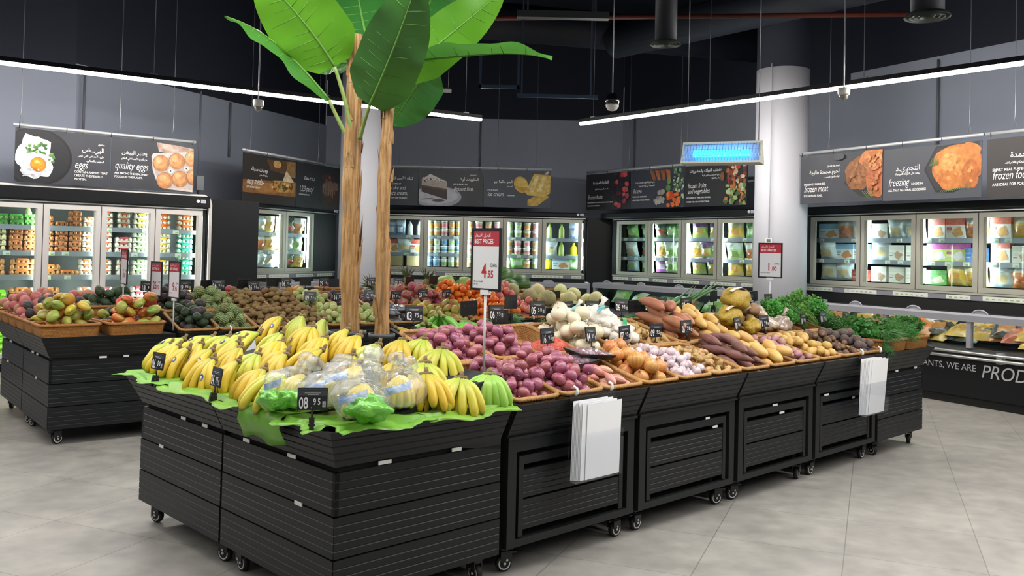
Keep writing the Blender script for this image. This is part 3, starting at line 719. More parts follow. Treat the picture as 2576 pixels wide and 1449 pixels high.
for dk, dv in enumerate(EGG):
    for lk, cols in enumerate(dv):
        if dk == 0 or (lk == 0 and dk > 2): continue   # outside the picture or fully behind the stands
        a, b = DE[dk]+.02, DE[dk+1]-.0; n = len(cols)
        # every kind takes a share of the level and fills it with stacks side by side
        slots = []
        for q, (kd, hi) in enumerate(cols):
            wd = EC[kd][1].vertices and max(v.co.x for v in EC[kd][1].vertices)*2+.008
            m_ = max(1, int((b-a)/n/wd+.25)); slots += [(kd, max(1, hi-(1 if (u_ and (dk+lk+u_) % 3 == 0 and hi > 2) else 0)), a+(b-a)*(q+.5)/n+(u_-(m_-1)/2)*wd) for u_ in range(m_)]
        for k, (kd, hi, X_) in enumerate(slots):
            nm, me = EC[kd]
            hh = .077 if kd == 'lime' else .067
            for j in range(hi):
                rr = random.Random(dk*1000+lk*100+k*10+j)
                x = X_+rr.uniform(-.004, .004)
                lab = '%s, %s up, %s stack, %s level, %s door' % (nm, ORD[j], ORD[k], LVN[lk], ORD[dk-1])
                inst('egg_carton', me, FR(1) @ T((x, .20, LV[lk]+.002+hh*j)) @ RZ(rr.uniform(-.03, .03)), lab, 'egg carton', 'egg cartons in the egg fridge')
o = inst('juice_bottle', bottle_mesh(.04, .25, ['#c9d29a', '#e8e8e0']), FR(1) @ T((.29, .2, 1.674)), 'pale green bottle with white cap beside the green egg cartons', 'bottle')
# ------------------------------------------------------------------ produce stands
AZA, AZB = .8053, .8967
MA = T((-.664, 3.50, 0)) @ RZ(PI/2-AZA)      # near stand: local x along its long side, y across it
ML = T((-3.35, 6.564, 0)) @ RZ(PI/2-AZB)     # stand behind, on the left
def groove_prof(h0, h1, n, y0=0., th=.02, g=.0055, lean=0.):
    """front profile of a grooved board, from bottom to top, front at y0 (negative y faces out)"""
    P = []; zs = np.linspace(h0, h1, n+2)[1:-1]
    f = lambda z: y0+lean*(z-h0)
    P.append((f(h0), h0))
    for z in zs: P += [(f(z-g), z-g), (f(z)+.0035, z-.0006), (f(z)+.0035, z), (f(z), z+.0006)]
    P += [(f(h1), h1), (f(h1)+th, h1), (f(h0)+th, h0)]
    return P[::-1]
def add_grooved(mb, h0, h1, n, x0, x1, k0=0., k1=0., y0=0., th=.02, lean=0., ref=0., m=0, M=None):
    mb.extr(groove_prof(h0, h1, n, y0, th, lean=lean), x0, x1, k0, k1, m, ref, M)
LEAN = -.075/.155
STRIP = mat('white_price_strip', '#d9d9d4', .5)
def caster_proto():
    c = MB(); c.bx(-.03, .03, -.03, .03, .108, .128, 0).lathe([(.02, .095), (.022, .112)], 12, 0)
    c.bx(-.024, -.019, -.026, .03, .05, .1, 0).bx(.019, .024, -.026, .03, .05, .1, 0).bx(-.024, .024, -.026, .03, .086, .1, 0).bx(-.012, .012, -.055, -.02, .085, .094, 0)
    for s in (-1, 1): c.lathe([(.006, 0), (.006, .004)], 10, 1, False, T((s*.0245, .0, .06)) @ RY(s*PI/2))
    w = MB(); X = RY(PI/2)
    w.lathe([(.024, -.014), (.036, -.014), (.040, -.008), (.040, .008), (.036, .014), (.024, .014)], 24, 0, True, T((0, .008, .041)) @ X)
    for s in (-1, 1): w.lathe([(.024, .0145), (.030, .0148), (.030, .0145)], 24, 1, False, T((0, .008, .041)) @ (X if s > 0 else RY(-PI/2)), cap=False).lathe([(.001, .013), (.024, .0135)], 20, 0, False, T((0, .008, .041)) @ (X if s > 0 else RY(-PI/2)), cap=False).lathe([(.007, .014), (.007, .02), (.001, .021)], 10, 1, True, T((0, .008, .041)) @ (X if s > 0 else RY(-PI/2)))
    return c.mesh('caster', [CHAR, METAL]), w.mesh('wheel', [RUBBER, mat('pale_wheel_ring', '#c9c9c9', .4)])
CAST, WHEEL = caster_proto()
def casters(t, w, d, seed):
    rr = random.Random(seed)
    for x in (.075, w-.075):
        for y in (.075, d-.08):
            c = O('caster', CAST, t, T((x, y, 0)) @ RZ(rr.choice([PI/2, -PI/2, .3, 1.2, PI/2+.3])))
            O('wheel', WHEEL, c)
def row_module(M, lab, seed, w=.945, d=.93):
    """open fronted cabinet with a slatted panel; local y runs into the stand"""
    t = thing('produce_stand', lab, 'display stand', M, 'row modules of the produce stands')
    mb = MB()
    mb.bx(.01, .065, 0, .03, .13, .63).bx(w-.065, w-.01, 0, .03, .13, .63).bx(.065, w-.065, 0, .03, .57, .63).bx(.065, w-.065, 0, .03, .13, .165)
    mb.build('front_frame', BLACK, t)
    mb = MB(); x0, x1 = .09, w-.09
    mb.bx(x0, x0+.03, .008, .03, .17, .545).bx(x1-.03, x1, .008, .03, .17, .545).bx(x0+.03, x1-.03, .008, .03, .505, .545)
    f = mb.build('slat_panel', BLACK, t)
    mb = MB(); add_grooved(mb, .348, .478, 4, x0+.03, x1-.03, y0=.01); add_grooved(mb, .200, .338, 4, x0+.03, x1-.03, y0=.01)
    mb.build('grooved_boards', BLACK, f)
    mb = MB()
    mb.bx(.01, w-.01, .10, .12, .13, .70).bx(.01, .03, .03, d, .13, .70).bx(w-.03, w-.01, .03, d, .13, .70).bx(.01, w-.01, .03, d, .118, .13)
    mb.build('carcass', BLACK2, t)
    mb = MB(); add_grooved(mb, .645, .80, 4, .0, w, lean=LEAN, th=.018)
    mb.bx(.0, w, -.012, .02, .632, .645)
    mb.build('fascia', BLACK, t)
    mb = MB(); mb.add([(.01, .0, .70), (w-.01, 0, .70), (w-.01, d-.01, .935), (.01, d-.01, .935), (.01, 0, .69), (w-.01, 0, .69), (w-.01, d-.01, .925), (.01, d-.01, .925)], [(0, 1, 2, 3), (7, 6, 5, 4), (0, 4, 5, 1), (2, 6, 7, 3)]).bx(.01, w-.01, d-.014, d-.001, .13, 1.03)
    mb.build('rack', BLACK2, t)
    rr = random.Random(seed)
    for k in range(2):
        x = rr.uniform(.12, w-.2); z = (.553, .494)[k]; MB().bx(x, x+rr.uniform(.03, .07), .004, .008, z-.007, z+.006).build('price_strip', STRIP, t)
    casters(t, w, d, seed)
    return t
def slat_side(t, x, d=.93):
    """slatted sloping side of the first module of a row"""
    mb = MB()
    for k in range(9):
        z = .66+.045*k; y0 = max(0, (z-.78)/.27); 
        if y0 < d-.05: mb.bx(x, x+.02, y0, d, z, z+.036)
    mb.add([(x-.004, -.05, .80), (x+.024, -.05, .80), (x+.024, d, 1.075), (x-.004, d, 1.075), (x-.004, -.05, .775), (x+.024, -.05, .775), (x+.024, d, 1.05), (x-.004, d, 1.05)], [(0, 1, 2, 3), (7, 6, 5, 4), (0, 4, 5, 1), (1, 5, 6, 2), (2, 6, 7, 3), (3, 7, 4, 0)])
    mb.build('sloping_side', BLACK, t)
def end_module(M, lab, seed, side, w=.94, d=.88, flat=True, dside=None):
    """end cabinet clad in grooved boards; side 'R' or 'L' carries boards too"""
    t = thing('produce_stand', lab, 'display stand', M, 'end modules of the produce stands')
    e0, e1 = (.0, 1.) if side == 'R' else (1., .0)
    rr = random.Random(seed)
    for k, (a, b) in enumerate(((.122, .283), (.289, .449), (.455, .622))):
        o = .004*(2-k)*.5
        mb = MB(); add_grooved(mb, a, b, 4, .004 if side == 'R' else 0, w if side == 'R' else w-.004, y0=-o)
        Ms = T((w, 0, 0)) @ RZ(PI/2) if side == 'R' else RZ(-PI/2) @ T((-d, 0, 0))
        add_grooved(mb, a, b, 4, .0, d, y0=-o, M=Ms)
        mb.build('grooved_board', BLACK, t)
    mb = MB(); mb.bx(.024, w-.024, .025, d, .125, .64); mb.build('carcass', BLACK2, t)
    mb = MB()
    add_grooved(mb, .645, .80, 4, .0, w, k0=1. if side == 'L' else 0, k1=1. if side == 'R' else 0, lean=LEAN, th=.018)
    mb.build('fascia', BLACK, t)
    mb = MB()
    Ms = T((w, 0, 0)) @ RZ(PI/2) if side == 'R' else RZ(-PI/2) @ T((-d, 0, 0))
    add_grooved(mb, .645, .80, 4, 0, d, k0=1. if side == 'R' else 0, k1=1. if side == 'L' else 0, lean=LEAN, th=.018, M=Ms)
    mb.build('side_fascia', BLACK, t)
    mb = MB()
    if flat: mb.bx(.0, w, -.05, d, .772, .792)
    else: mb.add([(0, -.045, .76), (w, -.045, .76), (w, d, .935), (0, d, .935), (0, -.045, .74), (w, -.045, .74), (w, d, .60), (0, d, .60)], [(0, 1, 2, 3), (7, 6, 5, 4), (0, 4, 5, 1), (1, 5, 6, 2), (2, 6, 7, 3), (3, 7, 4, 0)])
    mb.build('rack', BLACK2, t)
    for k in range(3):
        x = rr.uniform(.1, w-.15); z = (.634, .634, .452)[k]; MB().bx(x, x+rr.uniform(.04, .07), -.006, -.001, z-.007, z+.008).build('price_strip', STRIP, t)
        if k < 2: MB().bx(x, x+rr.uniform(.04, .07), -.006, -.001, z-.007, z+.008, 0, Ms).build('price_strip', STRIP, t)
    casters(t, w, d, seed)
    return t
def island(MI, nm, n, gap, pitch, u_end, seed, has_far=True, flat0=True):
    rev = RZ(-PI/2); fwd = RZ(PI/2)
    end_module(MI @ T((0, .94, 0)) @ rev, 'black slatted end stand at the front corner of the %s' % nm, seed, 'R', flat=flat0)
    end_module(MI @ T((0, 1.89, 0)) @ rev, 'black slatted outer end stand, near end of the %s' % nm, seed+1, 'L', flat=flat0)
    for k in range(n):
        t = row_module(MI @ T((.895+gap+pitch*k, 0, 0)), 'black slat panel stand, %s along the %s' % (ORD[k], nm), seed+10+k)
        if k == 0: slat_side(t, .0)
        row_module(MI @ T((.895+gap+pitch*k+.945, 1.89, 0)) @ RZ(PI), 'black stand, far side of the %s, %s from near end' % (nm, ORD[k]), seed+30+k)
    if has_far:
        end_module(MI @ T((u_end, 0, 0)) @ fwd, 'black slatted end stand under the leafy greens, %s' % nm, seed+50, 'L', d=.84)
        end_module(MI @ T((u_end, .95, 0)) @ fwd, 'black slatted end stand, far outer corner of the %s' % nm, seed+51, 'R', d=.84)
island(MA, 'banana and onion stand', 4, .025, .97, 5.64, 100, True, False)
island(ML, 'mango and kiwi stand', 5, .025, .97, 6.61, 300, True, True)

# ------------------------------------------------------------------ wicker baskets
def wicker(name, c1, c2, sc):
    m = mat(name, c1, .6, noise=(40, c2, .8)); nt = m.node_tree; N = nt.nodes; Lk = nt.links; b = N['Principled BSDF']
    tc = N.new('ShaderNodeAttribute'); tc.attribute_name = 'd'
    br = N.new('ShaderNodeTexBrick'); br.offset = .5
    for k, v in (('Scale', 1.), ('Mortar Size', .09), ('Mortar Smooth', .9), ('Brick Width', 1.6), ('Row Height', 1.)): br.inputs[k].default_value = v
    Lk.new(tc.outputs['Vector'], br.inputs[0])
    src = b.inputs['Base Color'].links[0].from_socket
    mx = N.new('ShaderNodeMix'); mx.data_type = 'RGBA'; Lk.new(br.outputs['Fac'], mx.inputs[0]); Lk.new(src, mx.inputs[6]); mx.inputs[7].default_value = lin('#6e4a22'); Lk.new(mx.outputs[2], b.inputs['Base Color'])
    iv = N.new('ShaderNodeMath'); iv.operation = 'SUBTRACT'; iv.inputs[0].default_value = 1; Lk.new(br.outputs['Fac'], iv.inputs[1])
    bn = N.new('ShaderNodeBump'); bn.inputs['Strength'].default_value = .9; bn.inputs['Distance'].default_value = .004; Lk.new(iv.outputs[0], bn.inputs['Height']); Lk.new(bn.outputs[0], b.inputs['Normal'])
    return m
WICK = wicker('tan_wicker', '#b98a52', '#9c7040', 1); WICKO = wicker('orange_wicker', '#b97d3a', '#9a642c', 1)
ROPE = mat('tan_wicker_rope', '#b8894f', .6, noise=(60, '#8f6636', .8)); ROPEO = mat('orange_wicker_rope', '#b07636', .6, noise=(60, '#8c5a28', .8))
def rrect(x0, x1, y0, y1, r, n=5):
    P = []
    for cx, cy, a0 in ((x1-r, y1-r, 0), (x0+r, y1-r, PI/2), (x0+r, y0+r, PI), (x1-r, y0+r, 1.5*PI)):
        for k in range(n+1):
            a = a0+PI/2*k/n; P.append((cx+r*math.cos(a), cy+r*math.sin(a)))
    Q = []
    for i in range(len(P)):   # even out the long straight runs
        a, b = P[i], P[(i+1) % len(P)]; L = math.hypot(b[0]-a[0], b[1]-a[1]); m = max(1, int(L/.035))
        for k in range(m): Q.append((a[0]+(b[0]-a[0])*k/m, a[1]+(b[1]-a[1])*k/m))
    return Q
def basket_meshes(w, d, h, rope=.0115, fl=.012):
    mb = MB(); rings = []; dd = []
    levels = [(fl, 0., 0), (fl*.5, h*.5, 1), (0, h, 2)]
    outer = []
    for ins, z, k in levels:
        ring = rrect(ins, w-ins, ins, d-ins, .045-ins*.5); outer.append([(p[0], p[1], z) for p in ring])
    n = len(outer[0])
    inner = [[(p[0], p[1], z) for p in rrect(ins+.009, w-ins-.009, ins+.009, d-ins-.009, .04-ins*.5)] for ins, z, k in ((0, h, 0), (fl*.5, h*.5, 1), (fl, .012, 2))]
    m2 = min(len(r) for r in outer+inner)
    def rs(r):
        r = [Vector(q) for q in r]; return [tuple(r[int(i*len(r)/m2)]) for i in range(m2)]
    rings = [rs(r) for r in outer+inner]
    for r in rings:
        L = 0; q0 = r[0]
        for q in r:
            L += math.hypot(q[0]-q0[0], q[1]-q0[1]); q0 = q; dd.append((L/.016, q[2]/.0095, 0))
    mb.ring(rings, 0, False, False, True, dd)
    body = mb.mesh('weave', [WICK])
    P = rrect(0, w, 0, d, .045, 6)
    R_ = []; L = 0
    pts_ = []
    for i in range(len(P)):
        a, b = P[i], P[(i+1) % len(P)]; seg = math.hypot(b[0]-a[0], b[1]-a[1]); m = max(1, round(seg/.0085))
        for k in range(m): pts_.append((a[0]+(b[0]-a[0])*k/m, a[1]+(b[1]-a[1])*k/m, h+.003))
    rb = MB(); K = len(pts_)
    tw = round(K*.0085/.05)
    rb.tube(pts_, rope, 9, 0, True, True, squash=lambda j, t: 1+.22*math.cos(3*2*PI*(j-0)+2*PI*tw*3*t))
    return body, rb.mesh('rim', [ROPE])
def recolor(me, m):
    c = me.copy(); c.materials[0] = m; return c
BW, BD, BH = .312, .455, .09
BASK, RIM = basket_meshes(BW, BD, BH)
BASKO, RIMO = recolor(BASK, WICKO), recolor(RIM, ROPEO)
WB, WR = basket_meshes(.42, .30, .085)
WBO, WRO = recolor(WB, WICKO), recolor(WR, ROPEO)
def basket(M, lab, grp, meshes=None):
    a, b = meshes or (BASK, RIM)
    t = tag(O('wicker_basket', a, None, M), lab, 'basket', grp)
    O('rim', b, t)
    return t
SL = math.atan(.27)
def row_frame(MI, u, row):
    """basket frame on the sloping rack: row 0 front, 1 back; local z leaves the slope, 0 at the basket bottom"""
    v = -.03 + (.0 if row == 0 else .478*math.cos(SL)); z = .812+.27*(v+.03)
    return MI @ T((u, v, z)) @ RX(SL) @ T((0, 0, -BH))
def col_u(k): return .93+.3233*k
# ------------------------------------------------------------------ produce prototypes
def wob(seed, a, f=2.3):
    rr = random.Random(seed); ph = [rr.uniform(0, 6.28) for _ in range(6)]
    def g(q, th, t):
        k = 1+a*(math.sin(2*th+ph[0])*.5*math.sin(PI*t)+math.sin(f*6*t+ph[1])*.4+math.sin(3*th+5*t+ph[2])*.4*math.sin(PI*t))
        return (q[0]*k, q[1]*k, q[2])
    return g
def onion_mesh(nm, r, m, seed, tall=.9, neck=1.):
    rr = random.Random(seed); mb = MB()
    prof = [(.12, -.86), (.3, -.84), (.62, -.7), (.86, -.42), (.99, -.08), (.97, .25), (.82, .55), (.56, .77), (.3, .9), (.15, 1.02*neck), (.11, 1.18*neck), (.14, 1.3*neck), (.03, 1.34*neck)]
    mb.lathe([(a*r, b*r*tall) for a, b in prof], 18, 0, True, None, wob(seed, .03))
    return mb.mesh(nm, m)
def round_mesh(nm, rx, ry, rz, m, seed, a=.03, n=14, k=10, fn=None):
    return MB().ell(rx, ry, rz, n, k, 0, None, fn or wob(seed, a)).mesh(nm, m)
def tuber_mesh(nm, L, r, m, seed, pts=11, bend=.15, taper=.5, lump=.08, n=12, pw=(2.2, .5)):
    rr = random.Random(seed); P = []; Rr = []
    b = rr.uniform(-bend, bend); ph = rr.uniform(0, 6)
    for i in range(pts):
        t = i/(pts-1); x = (t-.5)*L
        P.append((x, b*L*(1-(2*t-1)**2)*.5, 0)); e = max(.0, 1-(abs(2*t-1))**pw[0])**pw[1]
        e = e*(1-taper*.4*t)
        Rr.append(max(r*.05, r*e*(1+lump*math.sin(ph+7*t))))
    return MB().tube(P, Rr, n, 0).mesh(nm, m)
def knob_mesh(nm, r, m, seed, knobs=5):
    rr = random.Random(seed); mb = MB(); mb.tube([(-r*1.6, 0, 0), (-r*.6, rr.uniform(-.2, .2)*r, 0), (r*.5, rr.uniform(-.3, .3)*r, 0), (r*1.6, 0, 0)], [r*.5, r*.8, r*.75, r*.45], 10, 0)
    for _ in range(knobs):
        a = rr.uniform(0, 6.28); x = rr.uniform(-1.2, 1.2)*r; q = (x+rr.uniform(-.5, .5)*r, math.cos(a)*r*1.15, math.sin(a)*r*.9)
        mb.tube([(x, 0, 0), tuple(.6*c for c in q), q], [r*.5, r*.5, r*.38], 8, 0)
    return mb.mesh(nm, m)
def bumpy_mesh(nm, r, m, seed):
    rr = random.Random(seed); mb = MB()
    mb.ell(r*.82, r*.82, r*.82, 12, 8, 0)
    N = 60
    for i in range(N):
        z = 1-2*(i+.5)/N; a = i*2.39996; q = math.sqrt(max(0, 1-z*z)); d = Vector((q*math.cos(a), q*math.sin(a), z))
        mb.ell(r*.2, r*.2, r*.17, 6, 5, 0, T(d*r*.84) @ d.to_track_quat('Z', 'Y').to_matrix().to_4x4())
    return mb.mesh(nm, m)
M_ = {
 'ronion': mat('red_onion_skin', '#a04d63', .32, streak=(8, '#74304a', .9), var=(.025, .2), noise=(22, '#bd8a92', .5)),
 'wonion': mat('white_onion_skin', '#e2d9c0', .35, streak=(6, '#d9d6b4', .8), var=(.01, .06)),
 'yonion': mat('yellow_onion_skin', '#d59a5a', .35, streak=(7, '#b9783a', .9), var=(.015, .12)),
 'shallot': mat('shallot_skin', '#d9a58c', .4, streak=(5, '#b5706a', .9), var=(.03, .15)),
 'garlic': mat('garlic_skin', '#d9cccc', .5, streak=(5, '#b790a6', .85), var=(.02, .07)),
 'garlicw': mat('white_garlic_skin', '#ded6c8', .5, streak=(5, '#d8cfc4', .8), var=(.01, .05)),
 'ginger': mat('ginger_skin', '#cdac76', .6, noise=(30, '#a88350', .8), var=(.01, .12)),
 'psweet': mat('purple_sweet_potato_skin', '#8c6258', .6, noise=(18, '#6c4a44', .8), var=(.015, .2)),
 'osweet': mat('orange_sweet_potato_skin', '#b87c60', .55, noise=(18, '#9c6248', .7), var=(.01, .15)),
 'ypot': mat('yellow_potato_skin', '#ddb870', .5, noise=(14, '#c79c50', .7), var=(.01, .1)),
 'ppot': mat('pink_potato_skin', '#ba8c88', .5, noise=(16, '#9c666e', .7), var=(.02, .15)),
 'bpot': mat('brown_potato_skin', '#a8875f', .65, noise=(16, '#86683f', .7), var=(.01, .15)),
 'taro': mat('taro_skin', '#7a5a44', .8, ramp=[(0, '#9a7860'), (.2, '#5f4636'), (.35, '#8a6a52'), (.55, '#5c4434'), (.75, '#8a6a54'), (1, '#6a4c3a')], noise=(40, '#4d3a2c', .6), var=(.01, .2)),
 'beet': mat('beetroot_skin', '#70605a', .7, noise=(20, '#524440', .8), var=(.02, .2)),
 'squash': mat('yellow_squash_skin', '#dcae3a', .35, ramp=[(0, '#c8982a'), (.5, '#dfb23c'), (.93, '#d0a83a'), (1, '#7a8a3a')], var=(.01, .06)),
 'mango': mat('mango_skin', '#d9a040', .35, ramp=[(0, '#9fb04a'), (.35, '#d6b04a'), (.65, '#e09a48'), (1, '#c8603f')], noise=(9, '#c9783e', .5), var=(.045, .12)),
 'gmango': mat('green_mango_skin', '#a3a84a', .4, ramp=[(0, '#8aa048'), (.5, '#b7b052'), (1, '#b0603f')], noise=(9, '#8f9a44', .5), var=(.04, .15)),
 'rmango': mat('red_mango_skin', '#cf5a44', .35, ramp=[(0, '#d08a48'), (.4, '#cf5c48'), (1, '#b23c44')], noise=(9, '#d98a4a', .4), var=(.03, .12)),
 'peach': mat('pink_peach_skin', '#cf8e7a', .6, noise=(12, '#b25a54', .8), var=(.02, .12)),
 'avo': mat('green_avocado_skin', '#3c4f33', .5, noise=(40, '#2a3a26', .8), bump=(120, .5), var=(.02, .25)),
 'avob': mat('dark_avocado_skin', '#453c3c', .5, noise=(40, '#2c2628', .8), bump=(120, .5), var=(.03, .25)),
 'kiwi': mat('kiwi_skin', '#9a7e52', .85, noise=(40, '#7d6440', .8), bump=(200, .4), var=(.012, .15)),
 'sugar': mat('sugar_apple_skin', '#a2af78', .65, noise=(24, '#6d8048', .8), var=(.03, .2)),
 'guava': mat('green_guava_skin', '#bec682', .45, noise=(12, '#98a856', .7), var=(.03, .12)),
 'plum': mat('dusky_plum_skin', '#6d5460', .5, noise=(12, '#54404c', .6), var=(.03, .2)),
 'orange': mat('orange_peel', '#e87a22', .42, noise=(14, '#d8661a', .6), bump=(160, .2), var=(.012, .12)),
 'dragon': mat('dragon_fruit_skin', '#c23f6a', .45, noise=(14, '#93a06a', .5), var=(.02, .15)),
 'pom': mat('pomegranate_skin', '#c96a62', .45, noise=(9, '#e0a48a', .6), var=(.015, .12)),
 'melon': mat('netted_melon_rind', '#b5a97c', .7, noise=(40, '#8f946a', .8), bump=(60, .4), var=(.02, .1)),
 'ymelon': mat('pale_melon_rind', '#d9d49a', .45, noise=(8, '#c9cf8a', .6), var=(.03, .08)),
 'wmelon': mat('watermelon_rind', '#4f7a3c', .4, streak=(4.5, '#24482a', 1.), var=(.02, .1)),
 'papaya': mat('green_papaya_skin', '#86b060', .45, noise=(6, '#a9bc68', .6), var=(.02, .1)),
 'pine': mat('pineapple_skin', '#a8924a', .7, noise=(30, '#6a6a34', .9)),
 'apple': mat('red_apple_skin', '#a8323c', .35, noise=(10, '#c9604a', .5), var=(.02, .2)),
 'ymango': mat('yellow_mango_skin', '#dca848', .4, noise=(9, '#e0b860', .5), var=(.02, .1)),
}
PR = {}
def fam(key, nm, fn, n=3): PR[key] = (nm, [fn(i) for i in range(n)])
fam('ronion', 'red_onion', lambda i: onion_mesh('red_onion', .031+.003*i, M_['ronion'], i, .86, .88))
fam('wonion', 'white_onion', lambda i: onion_mesh('white_onion', .046+.002*i, M_['wonion'], 10+i, .92, .9))
fam('yonion', 'yellow_onion', lambda i: onion_mesh('yellow_onion', .045+.002*i, M_['yonion'], 20+i, .95))
fam('shallot', 'shallot', lambda i: MB().lathe([(a*.025, b*.025) for a, b in ((.1, -2.3), (.35, -2.1), (.75, -1.4), (1, -.4), (.92, .4), (.6, 1.3), (.28, 2.1), (.12, 2.9), (.05, 3.2))], 14, 0, True, RY(PI/2), wob(30+i, .05)).mesh('shallot', M_['shallot']))
fam('garlic', 'garlic_bulb', lambda i: MB().lathe([(a*.026, b*.026) for a, b in ((.2, -.8), (.7, -.75), (1., -.3), (.98, .1), (.7, .55), (.35, .8), (.2, 1.0), (.15, 1.2), (.03, 1.24))], 20, 0, True, None, lambda q, th, t: (q[0]*(1+.07*math.cos(6*th)*math.sin(PI*min(1, t*1.3))), q[1]*(1+.07*math.cos(6*th)*math.sin(PI*min(1, t*1.3))), q[2])).mesh('garlic_bulb', M_['garlic']), 2)
fam('garlicw', 'large_garlic_bulb', lambda i: MB().lathe([(a*.034, b*.034) for a, b in ((.2, -.8), (.7, -.75), (1., -.3), (.98, .1), (.7, .55), (.35, .8), (.2, 1.0), (.15, 1.2), (.03, 1.24))], 20, 0, True, None, lambda q, th, t: (q[0]*(1+.08*math.cos(7*th)*math.sin(PI*min(1, t*1.3))), q[1]*(1+.08*math.cos(7*th)*math.sin(PI*min(1, t*1.3))), q[2])).mesh('large_garlic_bulb', M_['garlicw']), 2)
fam('ginger', 'ginger_root', lambda i: knob_mesh('ginger_root', .022+.003*i, M_['ginger'], 40+i, 4))
fam('psweet', 'purple_sweet_potato', lambda i: tuber_mesh('purple_sweet_potato', .19+.02*i, .033, M_['psweet'], 50+i, taper=.4, bend=.14, pw=(1.7, .8)))
fam('osweet', 'orange_sweet_potato', lambda i: tuber_mesh('orange_sweet_potato', .19+.02*i, .040, M_['osweet'], 60+i, taper=.4, lump=.07, pw=(1.8, .7)))
fam('ypot', 'long_yellow_potato', lambda i: tuber_mesh('long_yellow_potato', .135+.01*i, .036, M_['ypot'], 70+i, taper=.2, bend=.1, lump=.03))
fam('ppot', 'pink_potato', lambda i: tuber_mesh('pink_potato', .075+.008*i, .026, M_['ppot'], 80+i, taper=.1, bend=.05, lump=.03))
fam('spot', 'small_yellow_potato', lambda i: tuber_mesh('small_yellow_potato', .075+.006*i, .03, M_['ypot'], 90+i, taper=.1, bend=.05, lump=.03))
fam('bpot', 'brown_potato', lambda i: tuber_mesh('brown_potato', .13+.01*i, .036, M_['bpot'], 95+i, taper=.2, bend=.1))
fam('taro', 'taro_root', lambda i: tuber_mesh('taro_root', .08+.01*i, .028, M_['taro'], 100+i, taper=.4, bend=.1))
fam('beet', 'beetroot', lambda i: round_mesh('beetroot', .034, .034, .033, M_['beet'], 110+i, .06))
fam('squash', 'yellow_squash', lambda i: tuber_mesh('yellow_squash', .20, .036, M_['squash'], 120+i, taper=.6, bend=.15, lump=.0), 2)
def mango_fn(s):
    w_ = wob(s, .03)
    return lambda q, th, t: w_((q[0]*(1+.16*math.sin(PI*t)), q[1]*.82, q[2]+.012*math.sin(th)), th, t)
for k, nm, cnt in (('mango', 'ripe_mango', 3), ('gmango', 'green_mango', 2), ('rmango', 'red_mango', 2), ('ymango', 'yellow_mango', 1)):
    fam(k, nm, lambda i, k=k, nm=nm: round_mesh(nm, .043, .045, .058, M_[k], 130+i, fn=mango_fn(130+i)), cnt)
fam('peach', 'pink_peach', lambda i: round_mesh('pink_peach', .046, .046, .043, M_['peach'], 140+i, .05), 2)
def pear(s): return lambda q, th, t: (q[0]*(1-.28*max(0, t-.5)*2), q[1]*(1-.28*max(0, t-.5)*2), q[2])
fam('avo', 'green_avocado', lambda i: round_mesh('green_avocado', .036, .036, .050, M_['avo'], 150+i, fn=pear(i)), 2)
fam('avob', 'dark_avocado', lambda i: round_mesh('dark_avocado', .038, .038, .050, M_['avob'], 155+i, fn=pear(i)), 2)
fam('kiwi', 'kiwi', lambda i: round_mesh('kiwi', .024, .024, .033, M_['kiwi'], 160+i, .03, 12, 8), 2)
fam('sugar', 'sugar_apple', lambda i: bumpy_mesh('sugar_apple', .042, M_['sugar'], i), 2)
fam('guava', 'green_guava', lambda i: round_mesh('green_guava', .034, .034, .037, M_['guava'], 170+i, .05), 2)
fam('plum', 'dusky_plum', lambda i: round_mesh('dusky_plum', .032, .032, .034, M_['plum'], 175+i, .04), 2)
fam('orange', 'orange', lambda i: round_mesh('orange', .038, .038, .036, M_['orange'], 180+i, .02), 2)
def dragon(i):
    mb = MB(); mb.ell(.042, .042, .056, 14, 10, 0, None, wob(i, .04)); rr = random.Random(i)
    for k in range(16):
        z = rr.uniform(-.7, .85); a = k*2.4; q = math.sqrt(1-z*z); d = Vector((.042*q*math.cos(a), .042*q*math.sin(a), .056*z)); n = Vector((q*math.cos(a), q*math.sin(a), 0))
        s = n.cross(Vector((0, 0, 1))).normalized()*.008; mb.add([d-s, d+s, d+n*.012+Vector((0, 0, .022))], [(0, 1, 2)], 1)
    return mb.mesh('dragon_fruit', [M_['dragon'], mat('dragon_scale', '#8fa860', .5)])
fam('dragon', 'dragon_fruit', dragon, 2)
fam('pom', 'pomegranate', lambda i: MB().lathe([(a*.042, b*.042) for a, b in ((.15, -.9), (.6, -.8), (.95, -.35), (1., .1), (.85, .55), (.45, .85), (.2, .92), (.2, 1.15), (.05, 1.0))], 16, 0, True, None, wob(i, .04)).mesh('pomegranate', M_['pom']), 2)
fam('melon', 'netted_melon', lambda i: round_mesh('netted_melon', .085, .085, .082, M_['melon'], 190+i, .02, 20, 12), 2)
fam('ymelon', 'pale_yellow_melon', lambda i: round_mesh('pale_yellow_melon', .08, .08, .09, M_['ymelon'], 195+i, .02, 20, 12), 2)
fam('wmelon', 'watermelon', lambda i: round_mesh('watermelon', .115, .115, .15, M_['wmelon'], 200+i, .02, 24, 14), 2)
fam('papaya', 'green_papaya', lambda i: round_mesh('green_papaya', .085, .085, .14, M_['papaya'], 205+i, .03, 20, 12), 2)
fam('apple', 'red_apple', lambda i: round_mesh('red_apple', .038, .038, .034, M_['apple'], 210+i, .03), 2)

